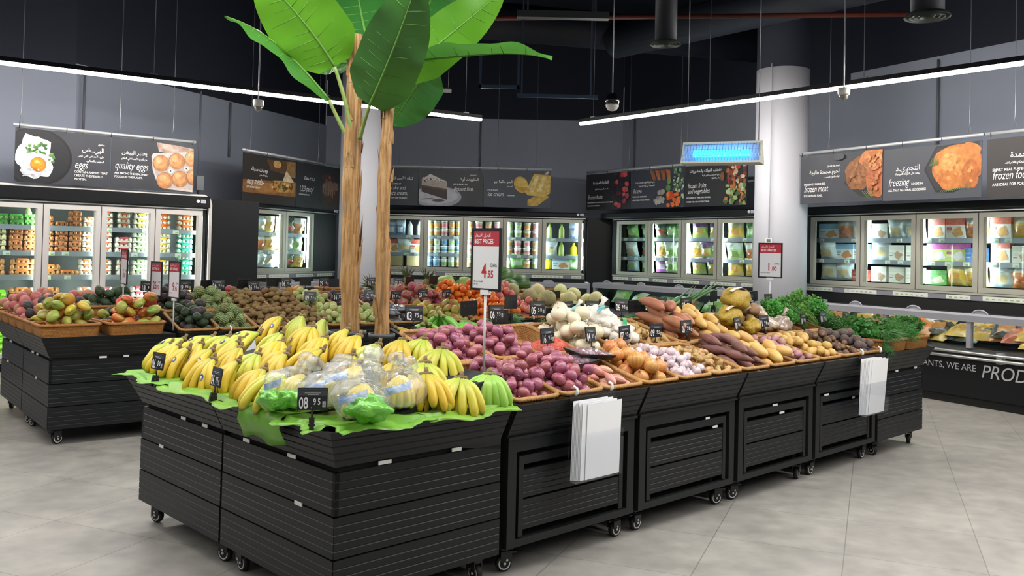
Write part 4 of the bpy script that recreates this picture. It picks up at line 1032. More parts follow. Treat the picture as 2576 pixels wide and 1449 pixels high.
def pile(W, D, n, r, seed, mound=.25, ax=1., ay=1., z0=0., x0=.0, y0=.0, cx=None, cy=None, tight=.96):
    """drop n round things one by one into a tray; each settles at the lowest free place near the mound"""
    rr = np.random.RandomState(seed); P = np.zeros((0, 3)); out = []
    cx = W/2 if cx is None else cx; cy = D/2 if cy is None else cy
    for i in range(n):
        K = 60
        X = x0+r*ax+rr.rand(K)*max(1e-3, W-2*r*ax-2*x0); Y = y0+r*ay+rr.rand(K)*max(1e-3, D-2*r*ay-2*y0)
        Z = np.full(K, z0+r)
        if len(P):
            dx = (X[:, None]-P[None, :, 0])/ax; dy = (Y[:, None]-P[None, :, 1])/ay
            q = (2*r*tight)**2-dx*dx-dy*dy
            h = np.where(q > 0, P[None, :, 2]+np.sqrt(np.maximum(q, 0)), 0)
            Z = np.maximum(Z, h.max(1))
        sc = Z+mound*np.sqrt(((X-cx)/ax)**2+((Y-cy)/ay)**2)
        b = int(np.argmin(sc)); P = np.vstack([P, [X[b], Y[b], Z[b]]]); out.append((X[b], Y[b], Z[b]))
    return out
COUNT = 0
def heap(F, key, n, r, lab, seed, orient='any', ang=0., W=BW, D=BD, cat=None, sc=1., keys=None, grp=None, spread=.4, zb=.035, **kw):
    """n pieces of a kind (or of several kinds) settled in the basket of frame F"""
    global COUNT
    rr = random.Random(seed); ks = keys or [key]
    for i, (x, y, z) in enumerate(pile(W, D, n, r*sc, seed, x0=.016, y0=.016, z0=zb, **kw)):
        k = ks[int(rr.random()*len(ks))] if len(ks) > 1 else ks[0]
        nm, ms = PR[k]; me = ms[rr.randrange(len(ms))]
        if orient == 'up': Q = RZ(rr.uniform(0, 6.28)) @ RX(rr.uniform(-.5, .5)) @ RY(rr.uniform(-.5, .5))
        elif orient == 'flat': Q = RZ(ang+rr.uniform(-spread, spread)) @ RY(rr.uniform(-.2, .2)) @ RX(rr.uniform(0, 6.28))
        elif orient == 'lie': Q = RZ(ang+rr.uniform(-spread, spread)) @ RY(PI/2+rr.uniform(-.2, .2)) @ RZ(rr.uniform(0, 6.28))
        else: Q = RZ(rr.uniform(0, 6.28)) @ RX(rr.uniform(0, 3.1)) @ RZ(rr.uniform(0, 6.28))
        s = sc*rr.uniform(.92, 1.06)
        c = cat or nm.split('_')[-1]
        l = lab if len(ks) == 1 else lab.replace('{}', nm.replace('_', ' '))
        inst(nm, me, F @ T((x, y, z)) @ Q @ S(s, s, s), l, c, grp or l); COUNT += 1
def std(MI, k, row, lab, orange=False):
    F = row_frame(MI, col_u(k), row)
    basket(F, lab, 'wicker baskets on the sloping racks', (BASKO, RIMO) if orange else None)
    return F
def bl(what, k, row, st): return 'tan wicker basket of %s, %s row, %s' % (what, ['front', 'back'][row], st)
NS, LS = 'near stand', 'kiwi stand'
# --- near stand, front row
A_FRONT = [
 ('ronion', 46, .032, 'red onion in the front row basket beside the banana stand', 'red onions beside the bananas', 'any', 0, {}),
 ('ronion', 52, .032, 'red onion in the front row basket beside the shallots', 'red onions beside the shallots', 'any', 0, {}),
 ('shallot', 15, .027, 'long brown shallot in the front row basket under the dark packs', 'shallots', 'flat', PI/2, dict(ax=1., ay=2.2, cy=.08, mound=.5)),
 ('yonion', 18, .044, 'yellow onion in the front row basket between shallots and garlic', 'yellow onions', 'up', 0, {}),
 ('garlic', 95, .0235, 'small pink white garlic bulb heaped in the front row basket', 'small garlic', 'any', 0, {}),
 ('ginger', 34, .028, 'knobbly ginger root in the front row basket', 'ginger', 'any', 0, {}),
 ('psweet', 20, .031, 'purple brown sweet potato in the front row basket', 'purple sweet potatoes', 'flat', PI/2, dict(ax=1., ay=2.6)),
 ('ypot', 20, .035, 'long yellow potato in the front row basket', 'long yellow potatoes in front', 'flat', PI/2, dict(ax=1., ay=1.7)),
 ('ppot', 40, .027, 'small pink potato in the front row basket', 'pink potatoes', 'flat', .6, dict(ax=1.2, ay=1.2)),
 ('spot', 40, .029, 'small round yellow potato in the front row basket', 'small yellow potatoes', 'flat', .9, dict(ax=1.15, ay=1.15)),
 ('taro', 40, .028, 'ringed brown taro root in the front row basket', 'taro roots', 'flat', .7, dict(ax=1.2, ay=1.2)),
 ('beet', 36, .033, 'dark beetroot in the front row basket', 'beetroots', 'any', 0, {})]
for k, (key, n, r, lab, what, ori, ang, kw) in enumerate(A_FRONT):
    F = std(MA, k, 0, bl(what, k, 0, NS), False)
    heap(F, key, n, r, lab, 1000+k, ori, ang, spread=.45, **kw)
# --- near stand, back row
A_BACK = [
 ('ronion', 42, .032, 'red onion in the back row basket nearest the banana plant', 'red onions, back left', 'any', 0, {}),
 ('ronion', 44, .032, 'red onion in the back row basket beside the half empty one', 'red onions, back right', 'any', 0, {}),
 (None, 0, 0, '', 'red net bags, half empty', '', 0, {}),
 ('wonion', 22, .046, 'large white onion in the back row basket', 'white onions', 'up', 0, {}),
 ('garlicw', 48, .032, 'large white garlic bulb heaped in the back row basket', 'large white garlic', 'any', 0, {}),
 ('ginger', 36, .028, 'knobbly ginger root in the back row basket', 'ginger roots, behind', 'any', 0, {}),
 ('osweet', 17, .038, 'orange brown sweet potato in the back row basket', 'orange sweet potatoes', 'flat', PI/2-.3, dict(ax=1., ay=2.3)),
 ('ypot', 24, .035, 'long yellow potato in the back row basket', 'long yellow potatoes, behind', 'flat', PI/2-.4, dict(ax=1., ay=1.7)),
 ('squash', 9, .036, 'smooth yellow squash in the back row basket under the net bags', 'yellow squashes', 'flat', .4, dict(ax=2., ay=1.)),
 ('bpot', 24, .036, 'brown potato in the back row basket under plastic bags', 'brown potatoes', 'flat', .6, dict(ax=1.5, ay=1.2)),
 ('wonion', 5, .045, 'white onion half hidden in the back basket beside beetroots', 'a few onions', 'up', 0, {}),
 (None, 0, 0, '', 'parsley bunches', '', 0, {})]
AF = {}
for k, (key, n, r, lab, what, ori, ang, kw) in enumerate(A_BACK):
    F = std(MA, k, 1, bl(what, k, 1, NS), False); AF[k] = F
    if key: heap(F, key, n, r, lab, 2000+k, ori, ang, spread=.6, **kw)
# net bags, film bags and dark trays
def lumpy_bag(nm, r, m, seed, neck=True, squash=(1, 1, .8), nl=15, kp=9):
    rr = random.Random(seed); mb = MB()
    C = [Vector((rr.gauss(0, 1), rr.gauss(0, 1), rr.gauss(0, .7))).normalized() for _ in range(nl)]
    def fn(q, th, t):
        d = Vector(q).normalized(); k = max(0.0, max(d.dot(c) for c in C)); s = r*(.74+.31*k**kp)
        return (d.x*s*squash[0], d.y*s*squash[1], d.z*s*squash[2])
    mb.ell(1, 1, 1, 34, 22, 0, None, fn)
    if neck: mb.tube([(0, 0, r*squash[2]*.9), (r*.1, 0, r*squash[2]*1.25), (r*.25, 0, r*squash[2]*1.55)], [r*.18, r*.09, r*.2], 12, 0)
    return mb.mesh(nm, m)
REDNET = mat('red_net_bag', '#b23a34', .5, noise=(55, '#d8785a', .9), bump=(90, .6))
YNET = mat('yellow_net_bag', '#b99a34', .5, noise=(50, '#8a7426', .8), bump=(90, .6))
GNET = mat('white_net_bag', '#ded8cc', .5, noise=(50, '#f2efe6', .8), bump=(70, .5))
PLB = mat('film_over_potatoes', '#a08a70', .18, noise=(12, '#c9c2b8', .7), bump=(40, .8), spec=.9)
def wraplabel(mb, r, m): mb.tube([(r*.95*math.cos(a), r*.2, r*.85*math.sin(a)) for a in np.linspace(.5, 2.2, 8)], .004, 6, m)
def netbag(F, x, y, z, r, m, seed, lab, rot=0, neck=True, sq=(1, 1, .8), strip=None, nm='net_bag'):
    t = tag(O(nm, lumpy_bag(nm, r, m, seed, neck, sq, 30 if m is GNET else 15, 22 if m is GNET else 9), None, F @ T((x, y, z)) @ RZ(rot)), lab, 'bag', None)
    if strip:
        a = np.linspace(.35, 2.3, 9); mb = MB(); v = []
        for q in a: v += [(r*1.05*sq[0]*math.cos(q), -.012-r*.12, r*1.05*sq[2]*math.sin(q)), (r*1.05*sq[0]*math.cos(q), .012-r*.12, r*1.05*sq[2]*math.sin(q))]
        mb.add(v, [(2*i, 2*i+1, 2*i+3, 2*i+2) for i in range(8)], 0, True); mb.build('paper_strip', strip, t)
    return t
netbag(AF[2], .10, .10, .075, .085, REDNET, 1, 'red net bag of onions leaning on the tag reading 16.95', .3, False, (1.1, .8, .75))
netbag(AF[2], .23, .11, .085, .095, REDNET, 2, 'larger red net bag of onions in the half empty basket', 1.2, False, (1.1, .8, .75))
PS = mat('printed_paper_strip', '#e9e2da', .5, noise=(40, '#c98a7a', .6))
netbag(AF[8], .08, .15, .20, .115, YNET, 3, 'yellow net potato bag lying lower, toward the orange sweet potatoes', .2, False, (1.25, .8, .62), PS)
netbag(AF[8], .22, .22, .30, .135, YNET, 4, 'big yellow net potato bag on top of the yellow squashes', .1, False, (1.25, .85, .62), PS)
netbag(AF[8], .22, .02, .16, .09, YNET, 5, 'small yellow net potato bag hanging at the front of the squashes', .5, False, (1.1, .8, .7))
netbag(AF[4], .14, .30, .17, .12, GNET, 6, 'white net bag of garlic with blue green label on the garlic heap', .4, True, (1.1, 1, .7), mat('blue_green_label', '#7fc4a0', .5, noise=(30, '#4a90c8', .8)))
netbag(AF[4], .20, .16, .15, .09, GNET, 7, 'white net bag of garlic with a green label in front of the heap', .8, False, (1.1, 1, .7), mat('green_label', '#2fa06a', .5))
netbag(AF[3], .24, .30, .20, .085, GNET, 8, 'small white net bag of garlic behind the white onions', .1, True, (1.1, 1, .7), mat('blue_label', '#8fc4d8', .5, noise=(30, '#8fc470', .8)))
netbag(AF[9], .17, .30, .19, .12, PLB, 9, 'shiny film bag of brown roots, highest on the back row', .2, False, (1.3, .9, .6), nm='film_bag')
netbag(AF[10], .03, .26, .15, .11, PLB, 10, 'shiny film bag of brown roots beside the parsley', .7, False, (1.25, .9, .62), nm='film_bag')
netbag(AF[9], .27, .10, .13, .08, PLB, 11, 'small shiny film bag in front of the brown potatoes', 0, False, (1.2, .9, .7), nm='film_bag')
netbag(AF[10], .12, .10, .12, .095, mat('film_over_onions', '#a99384', .18, streak=(5, '#d9cfc6', .8), spec=.9), 12, 'twisted film bag shaped like a big onion, front of the back row', 0, True, (1, 1, .85), nm='film_bag')
F2 = row_frame(MA, col_u(2), 0)
for k, (x, y, z, a, lab) in enumerate(((.08, .30, .10, .15, 'dark tray of packed onions lying under the other dark tray'), (.22, .33, .125, -.25, 'dark tray of packed red onions on top, covered in shiny film'))):
    t = thing('food_tray', lab, 'tray', F2 @ T((x, y, z)) @ RZ(a) @ RX(-.14))
    MB().add([(-.12, -.09, .03), (.12, -.09, .03), (.12, .09, .03), (-.12, .09, .03), (-.10, -.07, 0), (.10, -.07, 0), (.10, .07, 0), (-.10, .07, 0)], [(4, 5, 6, 7), (0, 1, 5, 4), (1, 2, 6, 5), (2, 3, 7, 6), (3, 0, 4, 7)]).build('tray', CHAR, t)
    rr = random.Random(k)
    mb = MB()
    for i in range(30): mb.ell(.016, .016, .014, 8, 6, 0, T((rr.uniform(-.085, .085), rr.uniform(-.055, .055), .022+rr.uniform(0, .008))))
    mb.build('packed_onions', M_['ronion'], t)
    mb = MB(); nx = 8; v = []
    for j in range(nx+1):
        for i in range(nx+1): v.append((-.118+.236*i/nx, -.088+.176*j/nx, .032+rr.uniform(.004, .012)*math.sin(PI*i/nx)*math.sin(PI*j/nx)*2))
    mb.add(v, [(j*(nx+1)+i, j*(nx+1)+i+1, (j+1)*(nx+1)+i+1, (j+1)*(nx+1)+i) for j in range(nx) for i in range(nx)], 0, True)
    mb.build('film_cover', FILM, t)
# --- greens at the far end of the near stand
def sprig_mesh(nm, m, kind, seed, L=.20, n=70):
    rr = random.Random(seed); mb = MB()
    for i in range(n):
        a = rr.uniform(-.5, .5); e = rr.uniform(-.25, .5); l = L*rr.uniform(.55, 1.)
        b = Vector((rr.uniform(-.02, .02), 0, rr.uniform(-.01, .01))); d = Vector((math.sin(a), math.cos(a)*math.cos(e), math.sin(e)*.7)); tip = b+d*l+Vector((0, 0, -.03*rr.random()))
        s = d.cross(Vector((0, 0, 1))).normalized()
        if kind == 'chive':
            mb.tube([b, b+d*l*.5+Vector((0, 0, .015)), tip+Vector((0, 0, -.04))], [.0028, .0026, .001], 5)
            continue
        if i % 3 == 0: mb.tube([b, b+d*l*.5, tip], [.002, .0018, .001], 4)
        for k in range({'parsley': 5, 'dill': 12, 'leaf': 2}[kind]):
            q = tip+Vector((rr.uniform(-1, 1), rr.uniform(-1, .6), rr.uniform(-.6, .8)))*{'parsley': .022, 'dill': .03, 'leaf': .02}[kind]
            z = {'parsley': .017, 'dill': .012, 'leaf': .034}[kind]*rr.uniform(.7, 1.2)
            u = Vector((rr.gauss(0, 1), rr.gauss(0, 1), rr.gauss(0, .6))).normalized(); w_ = u.orthogonal().normalized(); w_ = (Matrix.Rotation(rr.uniform(0, 6), 3, u) @ w_)
            if kind == 'dill': mb.add([q-w_*.0012, q+w_*.0012, q+u*z*1.6], [(0, 1, 2)], 0)
            else: mb.add([q, q+u*z*.35+w_*z*.45, q+u*z*.75+w_*z*.38+Vector((0, 0, .003)), q+u*z*1.1, q+u*z*.75-w_*z*.38, q+u*z*.35-w_*z*.45+Vector((0, 0, .003))], [(0, 1, 2, 3), (0, 3, 4, 5)], 0, True)
    return mb.mesh(nm, m)
G1 = mat('parsley_green', '#5fa344', .5, var=(.02, .25), trans=.25); G2 = mat('spinach_green', '#4b8c42', .45, var=(.02, .25), trans=.25)
G3 = mat('dill_green', '#559648', .6, var=(.01, .2)); G4 = mat('chive_green', '#4f8d4a', .5, var=(.02, .2))
SPR = {'parsley': sprig_mesh('parsley_bunch', G1, 'parsley', 1), 'spinach': sprig_mesh('spinach_bunch', G2, 'leaf', 2, .2, 60), 'dill': sprig_mesh('dill_bunch', G3, 'dill', 3, .18, 130), 'chive': sprig_mesh('chive_bunch', G4, 'chive', 4, .26, 110), 'rocket': sprig_mesh('rocket_bunch', G2, 'parsley', 5, .2, 90)}
def bunches(F, kind, n, seed, lab, ang, W, D, z=.09, dz=.05, sc=1.):
    rr = random.Random(seed)
    for i in range(n):
        x = W*(.15+.7*rr.random()); y = D*(.05+.5*rr.random())
        inst(kind+'_bunch', SPR[kind], F @ T((x, y, z+dz*i/n)) @ RZ(ang+rr.uniform(-.6, .6)) @ RX(rr.uniform(.1, .5)) @ S(sc, sc, sc), lab, 'herb bunch', lab)
bunches(AF[11], 'parsley', 9, 1, 'bright green parsley bunch heaped on the back row', .2, BW, BD, .10, .10, 1.1)
bunches(AF[11] @ T((.33, 0, 0)), 'parsley', 8, 2, 'bright green leaf bunch behind the tag reading 03.95 beside beetroots', .0, BW, BD, .12, .08, 1.1)
gf = lambda u, v: MA @ T((u, v, .794))
bk = [(4.845, -.035, (WBO, WRO), 'orange wicker basket with chives hanging over, right end of the near stand'), (5.275, -.035, (WBO, WRO), 'orange wicker basket of dark leaves at the outermost corner of the near stand')]
for u, v, ms, lab in bk: basket(gf(u, v), lab, 'baskets of greens', ms)
for k in range(2):
    for j in (1, 2): basket(gf(4.845+.43*k, -.035+.312*j), 'wicker basket under the greens, %s column, %s row in from the edge' % (ORD[k], ORD[j]), 'baskets of greens', (WB, WR))
bunches(gf(4.86, -.01), 'chive', 3, 3, 'thin green chive bunch hanging over the basket edge', PI-.5, .18, .1, .10, .02, .7)
inst('chive_bunch', SPR['chive'], gf(4.93, .05) @ T((-.06, 0, .09)) @ RZ(PI+.2) @ RX(-.6) @ S(.75, .75, .75), 'chive bunch spilling down over the black fascia', 'herb bunch')
bunches(gf(4.95, .05), 'spinach', 8, 4, 'dark green broad leaf bunch behind the chives', 1.2, .42, .5, .08, .07, 1.05)
bunches(gf(5.27, .02), 'dill', 7, 5, 'feathery dill bunch in the corner basket', PI/2, .22, .2, .08, .05, 1.1)
bunches(gf(5.45, .02), 'spinach', 8, 6, 'dark green spinach bunch at the outermost corner', -1.2, .2, .22, .08, .07, 1.05)
bunches(gf(4.9, .35), 'rocket', 9, 7, 'green rocket bunch in the second row of greens', .3, .8, .4, .08, .06, 1.0)
# --- far side of the near stand: green bananas and beans peep over the ridge
# (bananas follow below)
bunches(MA @ T((1.70, 1.0, 1.01)), 'chive', 6, 8, 'green bean bundle lying on the far side behind the tags', -.9, .4, .12, .03, .02, .55)
bunches(MA @ T((2.0, .98, .99)), 'chive', 14, 9, 'green bean bundle along the ridge behind the white onions', -1.3, 1.3, .12, .03, .02, .5)
LK = mat('leek_leaf', '#5d8552', .5, ramp=[(0, '#dfe6c4'), (.35, '#a8c48a'), (.6, '#4a7a44'), (1, '#2f5a34')])
rr = random.Random(5)
for k in range(7):
    a = .35+.1*k+rr.uniform(-.1, .1); L = .5
    P0 = Vector((3.25+.06*k, 1.0, 1.04+.008*k)); d = Vector((math.cos(-.2), math.sin(-.2)*.2, .33))
    mb = MB(); mb.tube([P0, P0+d*L*.4, P0+d*L*.75+Vector((0, rr.uniform(-.03, .03), .01)), P0+d*L*1.15+Vector((rr.uniform(-.03, .05), rr.uniform(-.05, .05), rr.uniform(-.02, .06)))], [.014, .013, .012, .001], 8, 0, squash=lambda j, t: 1-.6*t*abs(math.sin(2*PI*j)))
    tag(mb.build('leek', LK, None, MA), 'long leek leaning up behind the yellow net bags', 'leek', 'leeks behind the net bags')
# --- stand behind: front row and back row
L_FRONT = [
 ('avo avob', 36, .038, '{} in the front row basket next to the mangoes', 'avocados in front', 'lie', .3, {}),
 ('sugar', 22, .041, 'bumpy green sugar apple in the front row basket', 'sugar apples in front', 'any', 0, {}),
 ('kiwi', 76, .026, 'brown kiwi in the front row basket nearest the sugar apples', 'kiwis in front', 'lie', .0, dict(ax=1.2)),
 ('kiwi', 72, .026, 'brown kiwi in the front row basket nearest the guavas', 'kiwis in front, second', 'lie', .0, dict(ax=1.2)),
 ('guava', 40, .034, 'pale green guava in the front row basket', 'guavas in front', 'any', 0, {}),
 ('guava', 34, .034, 'pale green guava in the front row basket behind the plant', 'guavas behind the plant', 'any', 0, {}),
 (None, 0, 0, '', 'dark film packs', '', 0, {}),
 ('mango gmango', 16, .046, '{} in the front row basket behind the plant', 'mangoes behind the green bananas', 'any', 0, {}),
 ('gmango', 14, .046, 'green mango in the front row basket behind the green bananas', 'green mangoes', 'any', 0, {}),
 ('orange', 36, .037, 'bright orange in the front row basket', 'oranges in front', 'any', 0, {}),
 ('orange', 40, .037, 'bright orange in the front row basket nearest the pomegranates', 'oranges in front, second', 'any', 0, {}),
 ('pom', 24, .042, 'red pomegranate in the front row basket', 'pomegranates', 'up', 0, {}),
 ('melon', 4, .085, 'grey netted melon in the front row basket', 'netted melons', 'any', 0, dict(tight=.9, mound=.6, zb=-.02)),
 ('melon ymelon', 4, .083, '{} at the far end of the front row', 'mixed melons', 'any', 0, dict(tight=.9, mound=.5, zb=-.02)),
 ('ymelon', 4, .085, 'pale yellow melon at the far end of the front row', 'pale melons', 'any', 0, dict(tight=.9, zb=-.02))]
L_BACK = [
 ('avo avob', 34, .038, '{} in the back row basket behind the price sign', 'avocados behind', 'lie', .2, {}),
 ('sugar', 26, .041, 'bumpy green sugar apple in the back row basket', 'sugar apples behind', 'any', 0, {}),
 ('kiwi', 76, .026, 'brown kiwi in the back row basket nearest the sugar apples', 'kiwis behind', 'lie', .0, dict(ax=1.2)),
 ('kiwi', 72, .026, 'brown kiwi in the back row basket nearest the guavas', 'kiwis behind, second', 'lie', .0, dict(ax=1.2)),
 ('guava', 34, .034, 'pale green guava in the back row basket', 'guavas behind', 'any', 0, {}),
 ('plum', 34, .033, 'dusky purple plum in the back row basket', 'dusky plums', 'any', 0, {}),
 ('plum', 24, .033, 'dusky purple plum in the back basket behind the trunk', 'plums behind the trunk', 'any', 0, {}),
 ('dragon', 16, .046, 'magenta dragon fruit in the back row basket behind the dark packs', 'dragon fruits', 'any', 0, {}),
 ('dragon', 18, .046, 'magenta dragon fruit in the back row basket beside the oranges', 'dragon fruits, second', 'any', 0, {}),
 ('orange', 46, .037, 'bright orange heaped in the back row basket', 'oranges behind', 'any', 0, {}),
 ('orange', 48, .037, 'bright orange heaped in the back row basket nearest the pomegranates', 'oranges behind, second', 'any', 0, {}),
 ('pom', 26, .042, 'red pomegranate in the back row basket', 'pomegranates behind', 'up', 0, {}),
 ('melon', 3, .085, 'netted melon in the back row basket', 'netted melons behind', 'any', 0, dict(tight=.9, zb=-.04)),
 ('melon ymelon', 3, .083, '{} in the back row basket near the far end', 'mixed melons behind', 'any', 0, dict(tight=.9, zb=-.04)),
 ('ymelon', 3, .085, 'pale yellow melon in the last back row basket', 'pale melons behind', 'any', 0, dict(tight=.9, zb=-.04))]
LF = {}
for row, lst in ((0, L_FRONT), (1, L_BACK)):
    for k, (key, n, r, lab, what, ori, ang, kw) in enumerate(lst):
        F = std(ML, k, row, bl(what, k, row, LS), False); LF[(k, row)] = F
        if key:
            ks = key.split(); heap(F, ks[0], n, r, lab, 3000+row*100+k, ori, ang, keys=ks, spread=.5, cat=None, **kw)
DARKF = mat('dark_film_pack', '#3a3c44', .15, noise=(18, '#8a909c', .7), bump=(40, .9), spec=.9)
rr = random.Random(8)
for j in range(8):
    inst('film_pack', lumpy_bag('film_pack', .07, DARKF, 60+j, False, (1.2, .9, .5)) if j < 2 else [m for m in bpy.data.meshes if m.name.startswith('film_pack')][j % 2], LF[(6, 0)] @ T((.08+.15*(j % 2), .07+.10*(j//2), .08+.03*(j % 3))) @ RZ(rr.uniform(-1, 1)), 'dark shiny film pack of grapes right of the palm trunks', 'food pack', 'dark film packs')
# big fruit behind the back row
def big(key, u, v, z, rot, lab, cat=None, sc=1.):
    nm, ms = PR[key]; inst(nm, ms[0], ML @ T((u, v, z)) @ rot @ S(sc, sc, sc), lab, cat or nm.split('_')[-1])
basket(ML @ T((3.42, 1.03, 1.00)), 'wicker basket of pineapples on the ridge behind the dragon fruits', 'ridge baskets', (WB, WR))
big('papaya', 4.18, 1.06, 1.12, RY(1.3), 'large green papaya left of the black tag back', 'papaya', 1.1)
big('papaya', 4.42, 1.02, 1.11, RY(1.5) @ RZ(.5), 'large green papaya right of the black tag back', 'papaya', 1.1)
big('wmelon', 5.02, 1.08, 1.20, RY(1.3), 'dark striped watermelon just right of the tall price sign', 'watermelon')
big('wmelon', 5.28, 1.08, 1.12, RY(1.5) @ RZ(.8), 'striped watermelon lying in front, furthest right of the melons', 'watermelon')
big('wmelon', 4.98, .92, 1.08, RY(1.4) @ RZ(.4), 'watermelon lying lowest, beside the pomegranates', 'watermelon', .95)
def pineapple(u, v, z, lab, tilt=.0):
    t = thing('pineapple', lab, 'pineapple', ML @ T((u, v, z)) @ RY(tilt))
    mb = MB(); mb.ell(.055, .055, .085, 16, 12, 0, T((0, 0, .08)))
    mb.build('fruit_body', M_['pine'], t)
    rr = random.Random(int(u*100)); mb = MB()
    for k in range(26):
        a = k*2.4; e = .35+.5*rr.random(); b = Vector((.012*math.cos(a), .012*math.sin(a), .16)); d = Vector((math.cos(a)*math.sin(e), math.sin(a)*math.sin(e), math.cos(e))); s = d.cross(Vector((0, 0, 1))).normalized()*.009; L = .10+.07*rr.random()
        mb.add([b-s, b+s, b+d*L*.6+s*.8, b+d*L*.6-s*.8, b+d*L+Vector((0, 0, -.01))], [(0, 1, 2, 3), (3, 2, 4)], 0)
    mb.build('leaf_crown', mat('pineapple_leaf', '#4c5f44', .5, noise=(20, '#7a8a5a', .6)), t)
pineapple(3.45, 1.12, 1.02, 'pineapple lying near the dragon fruits', -1.1)
pineapple(3.70, 1.12, 1.03, 'pineapple standing with tall leaves, highest on the ridge', .15)
pineapple(3.95, 1.10, 1.02, 'pineapple with short leaves left of the papayas', .2)
# fruit seen over the ridge at the back left
for (u, key, n, lab) in ((1.55, 'apple', 8, 'dark red apple peeping over the ridge behind the kiwis'), (1.95, 'plum', 8, 'dark plum peeping over the ridge behind the kiwis'), (2.3, 'ymango', 8, 'yellow mango peeping over the ridge behind the guavas'), (2.7, 'rmango', 8, 'red yellow mango in the raised basket behind the guavas')):
    Fb = ML @ T((u, .96, .955 if key != 'rmango' else 1.0)); heap(Fb, key, n, .038, lab, int(u*10), 'any', W=.34, D=.26)
    basket(Fb, 'wicker basket on the ridge of the kiwi stand holding %s' % {'apple': 'red apples', 'plum': 'dark plums', 'ymango': 'yellow mangoes', 'rmango': 'red mangoes'}[key], 'ridge baskets', (WB, WR))
# end module of the stand behind: flat baskets of mangoes, peaches, avocados
ge = lambda u, v: ML @ T((u, v, .794))
EB = [(-.075, -.02, 'mango gmango', 22, .048, '{} in the nearer orange basket at the stand corner', 0), (.40, -.02, 'mango rmango gmango', 20, .048, '{} in the orange basket beside the avocados', 1),
      (-.075, .30, 'gmango mango avob', 16, .046, '{} in the second orange basket along the left edge', 2), (.40, .30, 'avob gmango', 14, .044, '{} behind the mangoes', 3),
      (-.075, .62, 'avob peach', 18, .046, '{} in the third basket along the left edge', 4), (.40, .62, 'avo', 26, .042, 'glossy green avocado heaped highest behind the mangoes', 5),
      (-.075, .94, 'peach', 22, .046, 'rosy peach piled at the left edge of the stand', 6), (.40, .94, 'peach avob', 20, .046, '{} in the inner basket behind the peaches', 7),
      (-.075, 1.26, 'peach', 22, .046, 'rosy peach piled toward the far left corner', 8), (.40, 1.26, 'peach', 22, .046, 'rosy peach in the inner far basket', 9), (-.075, 1.56, 'peach', 16, .046, 'rosy peach at the far left corner of the stand', 10)]
for u, v, key, n, r, lab, j in EB:
    F = ge(u, v); ks = key.split()
    dz = .0
    if j in (5,): dz = .09
    tb_ = basket(F @ T((0, 0, dz)), 'orange wicker basket on the end stand holding %s' % ['mangoes at the front corner', 'mangoes beside the avocados', 'mixed mangoes at the left edge', 'dark avocados', 'dark avocados and peaches', 'the avocado heap', 'peaches at the left edge', 'peaches inside', 'peaches far left', 'peaches far inside', 'peaches at the far corner'][j], 'flat orange baskets', (WBO, WRO))
    heap(F @ T((0, 0, dz)), ks[0], n, r, lab, 4000+j, 'any' if 'mango' not in key else 'lie', 1.2, W=.42, D=.30, keys=ks, spread=1.2)
# ------------------------------------------------------------------ bananas
YEL = mat('ripe_banana_peel', '#dcb52a', .42, ramp=[(0, '#6a5526'), (.03, '#8f963c'), (.18, '#a5b244'), (.42, '#d4ba38'), (.9, '#deb62e'), (.955, '#b9962c'), (.98, '#3a2c1c'), (1, '#2c2116')], var=(.005, .08), noise=(7, '#cfa62a', .5))
YELG = mat('greenish_banana_peel', '#c8cc3a', .42, ramp=[(0, '#5a4a26'), (.03, '#8f9a3c'), (.22, '#a3b844'), (.5, '#cdc440'), (.92, '#d4c03a'), (.965, '#8a8a2c'), (1, '#3a301c')], var=(.008, .08), noise=(7, '#bcc04a', .5))
GRN = mat('green_banana_peel', '#7fb53e', .42, ramp=[(0, '#6a6a30'), (.05, '#8fb850'), (.3, '#93c24c'), (.93, '#a2cc58'), (.98, '#5a5a2a'), (1, '#3a341e')], var=(.015, .08), noise=(7, '#8aba44', .5))
DGRN = mat('deep_green_banana_peel', '#5f9e3c', .42, ramp=[(0, '#4f6a2c'), (.05, '#5f9e40'), (.5, '#7ab84c'), (.95, '#6aa844'), (1, '#33381c')], var=(.015, .08))
STEM = mat('banana_stem', '#8a7446', .7, noise=(40, '#54401f', .9))
STEMG = mat('green_banana_stem', '#7f8a48', .7, noise=(40, '#5a4f28', .8))
BSTICK = mat('blue_fruit_sticker', '#2f52a4', .4)
def finger_pts(fan, layer, L, curl, rr):
    """centreline of one banana: from the crown outwards (-y), bulging up, tip turned down"""
    a0 = R(-12-layer*14)+rr.uniform(-.08, .08); tot = curl; n = 13
    y = z = 0.; P = []
    for i in range(n):
        t = i/(n-1); P.append((0, -y, z))
        a = a0-tot*t**1.1; y += math.cos(a)*L/(n-1); z += math.sin(a)*L/(n-1)
    M = RZ(fan); return [tuple(M @ Vector((p[0]+.004*fan, p[1], p[2]))) for p in P]
def banana_mesh(fan, layer, L, r, curl, seed, m):
    rr = random.Random(seed); P = finger_pts(fan, layer, L, curl, rr); Rr = []
    for i in range(len(P)):
        t = i/(len(P)-1)
        if t < .2: k = .38+.18*(t/.2)
        elif t < .36: k = .56+.44*((t-.2)/.16)
        elif t < .82: k = 1
        else: k = max(.28, 1-((t-.82)/.18)**1.7*.74)
        Rr.append(r*k)
    mb = MB(); mb.tube(P, Rr, 10, 0, squash=lambda j, t: 1+.055*math.cos(5*2*PI*j))
    return mb.mesh('banana', m)
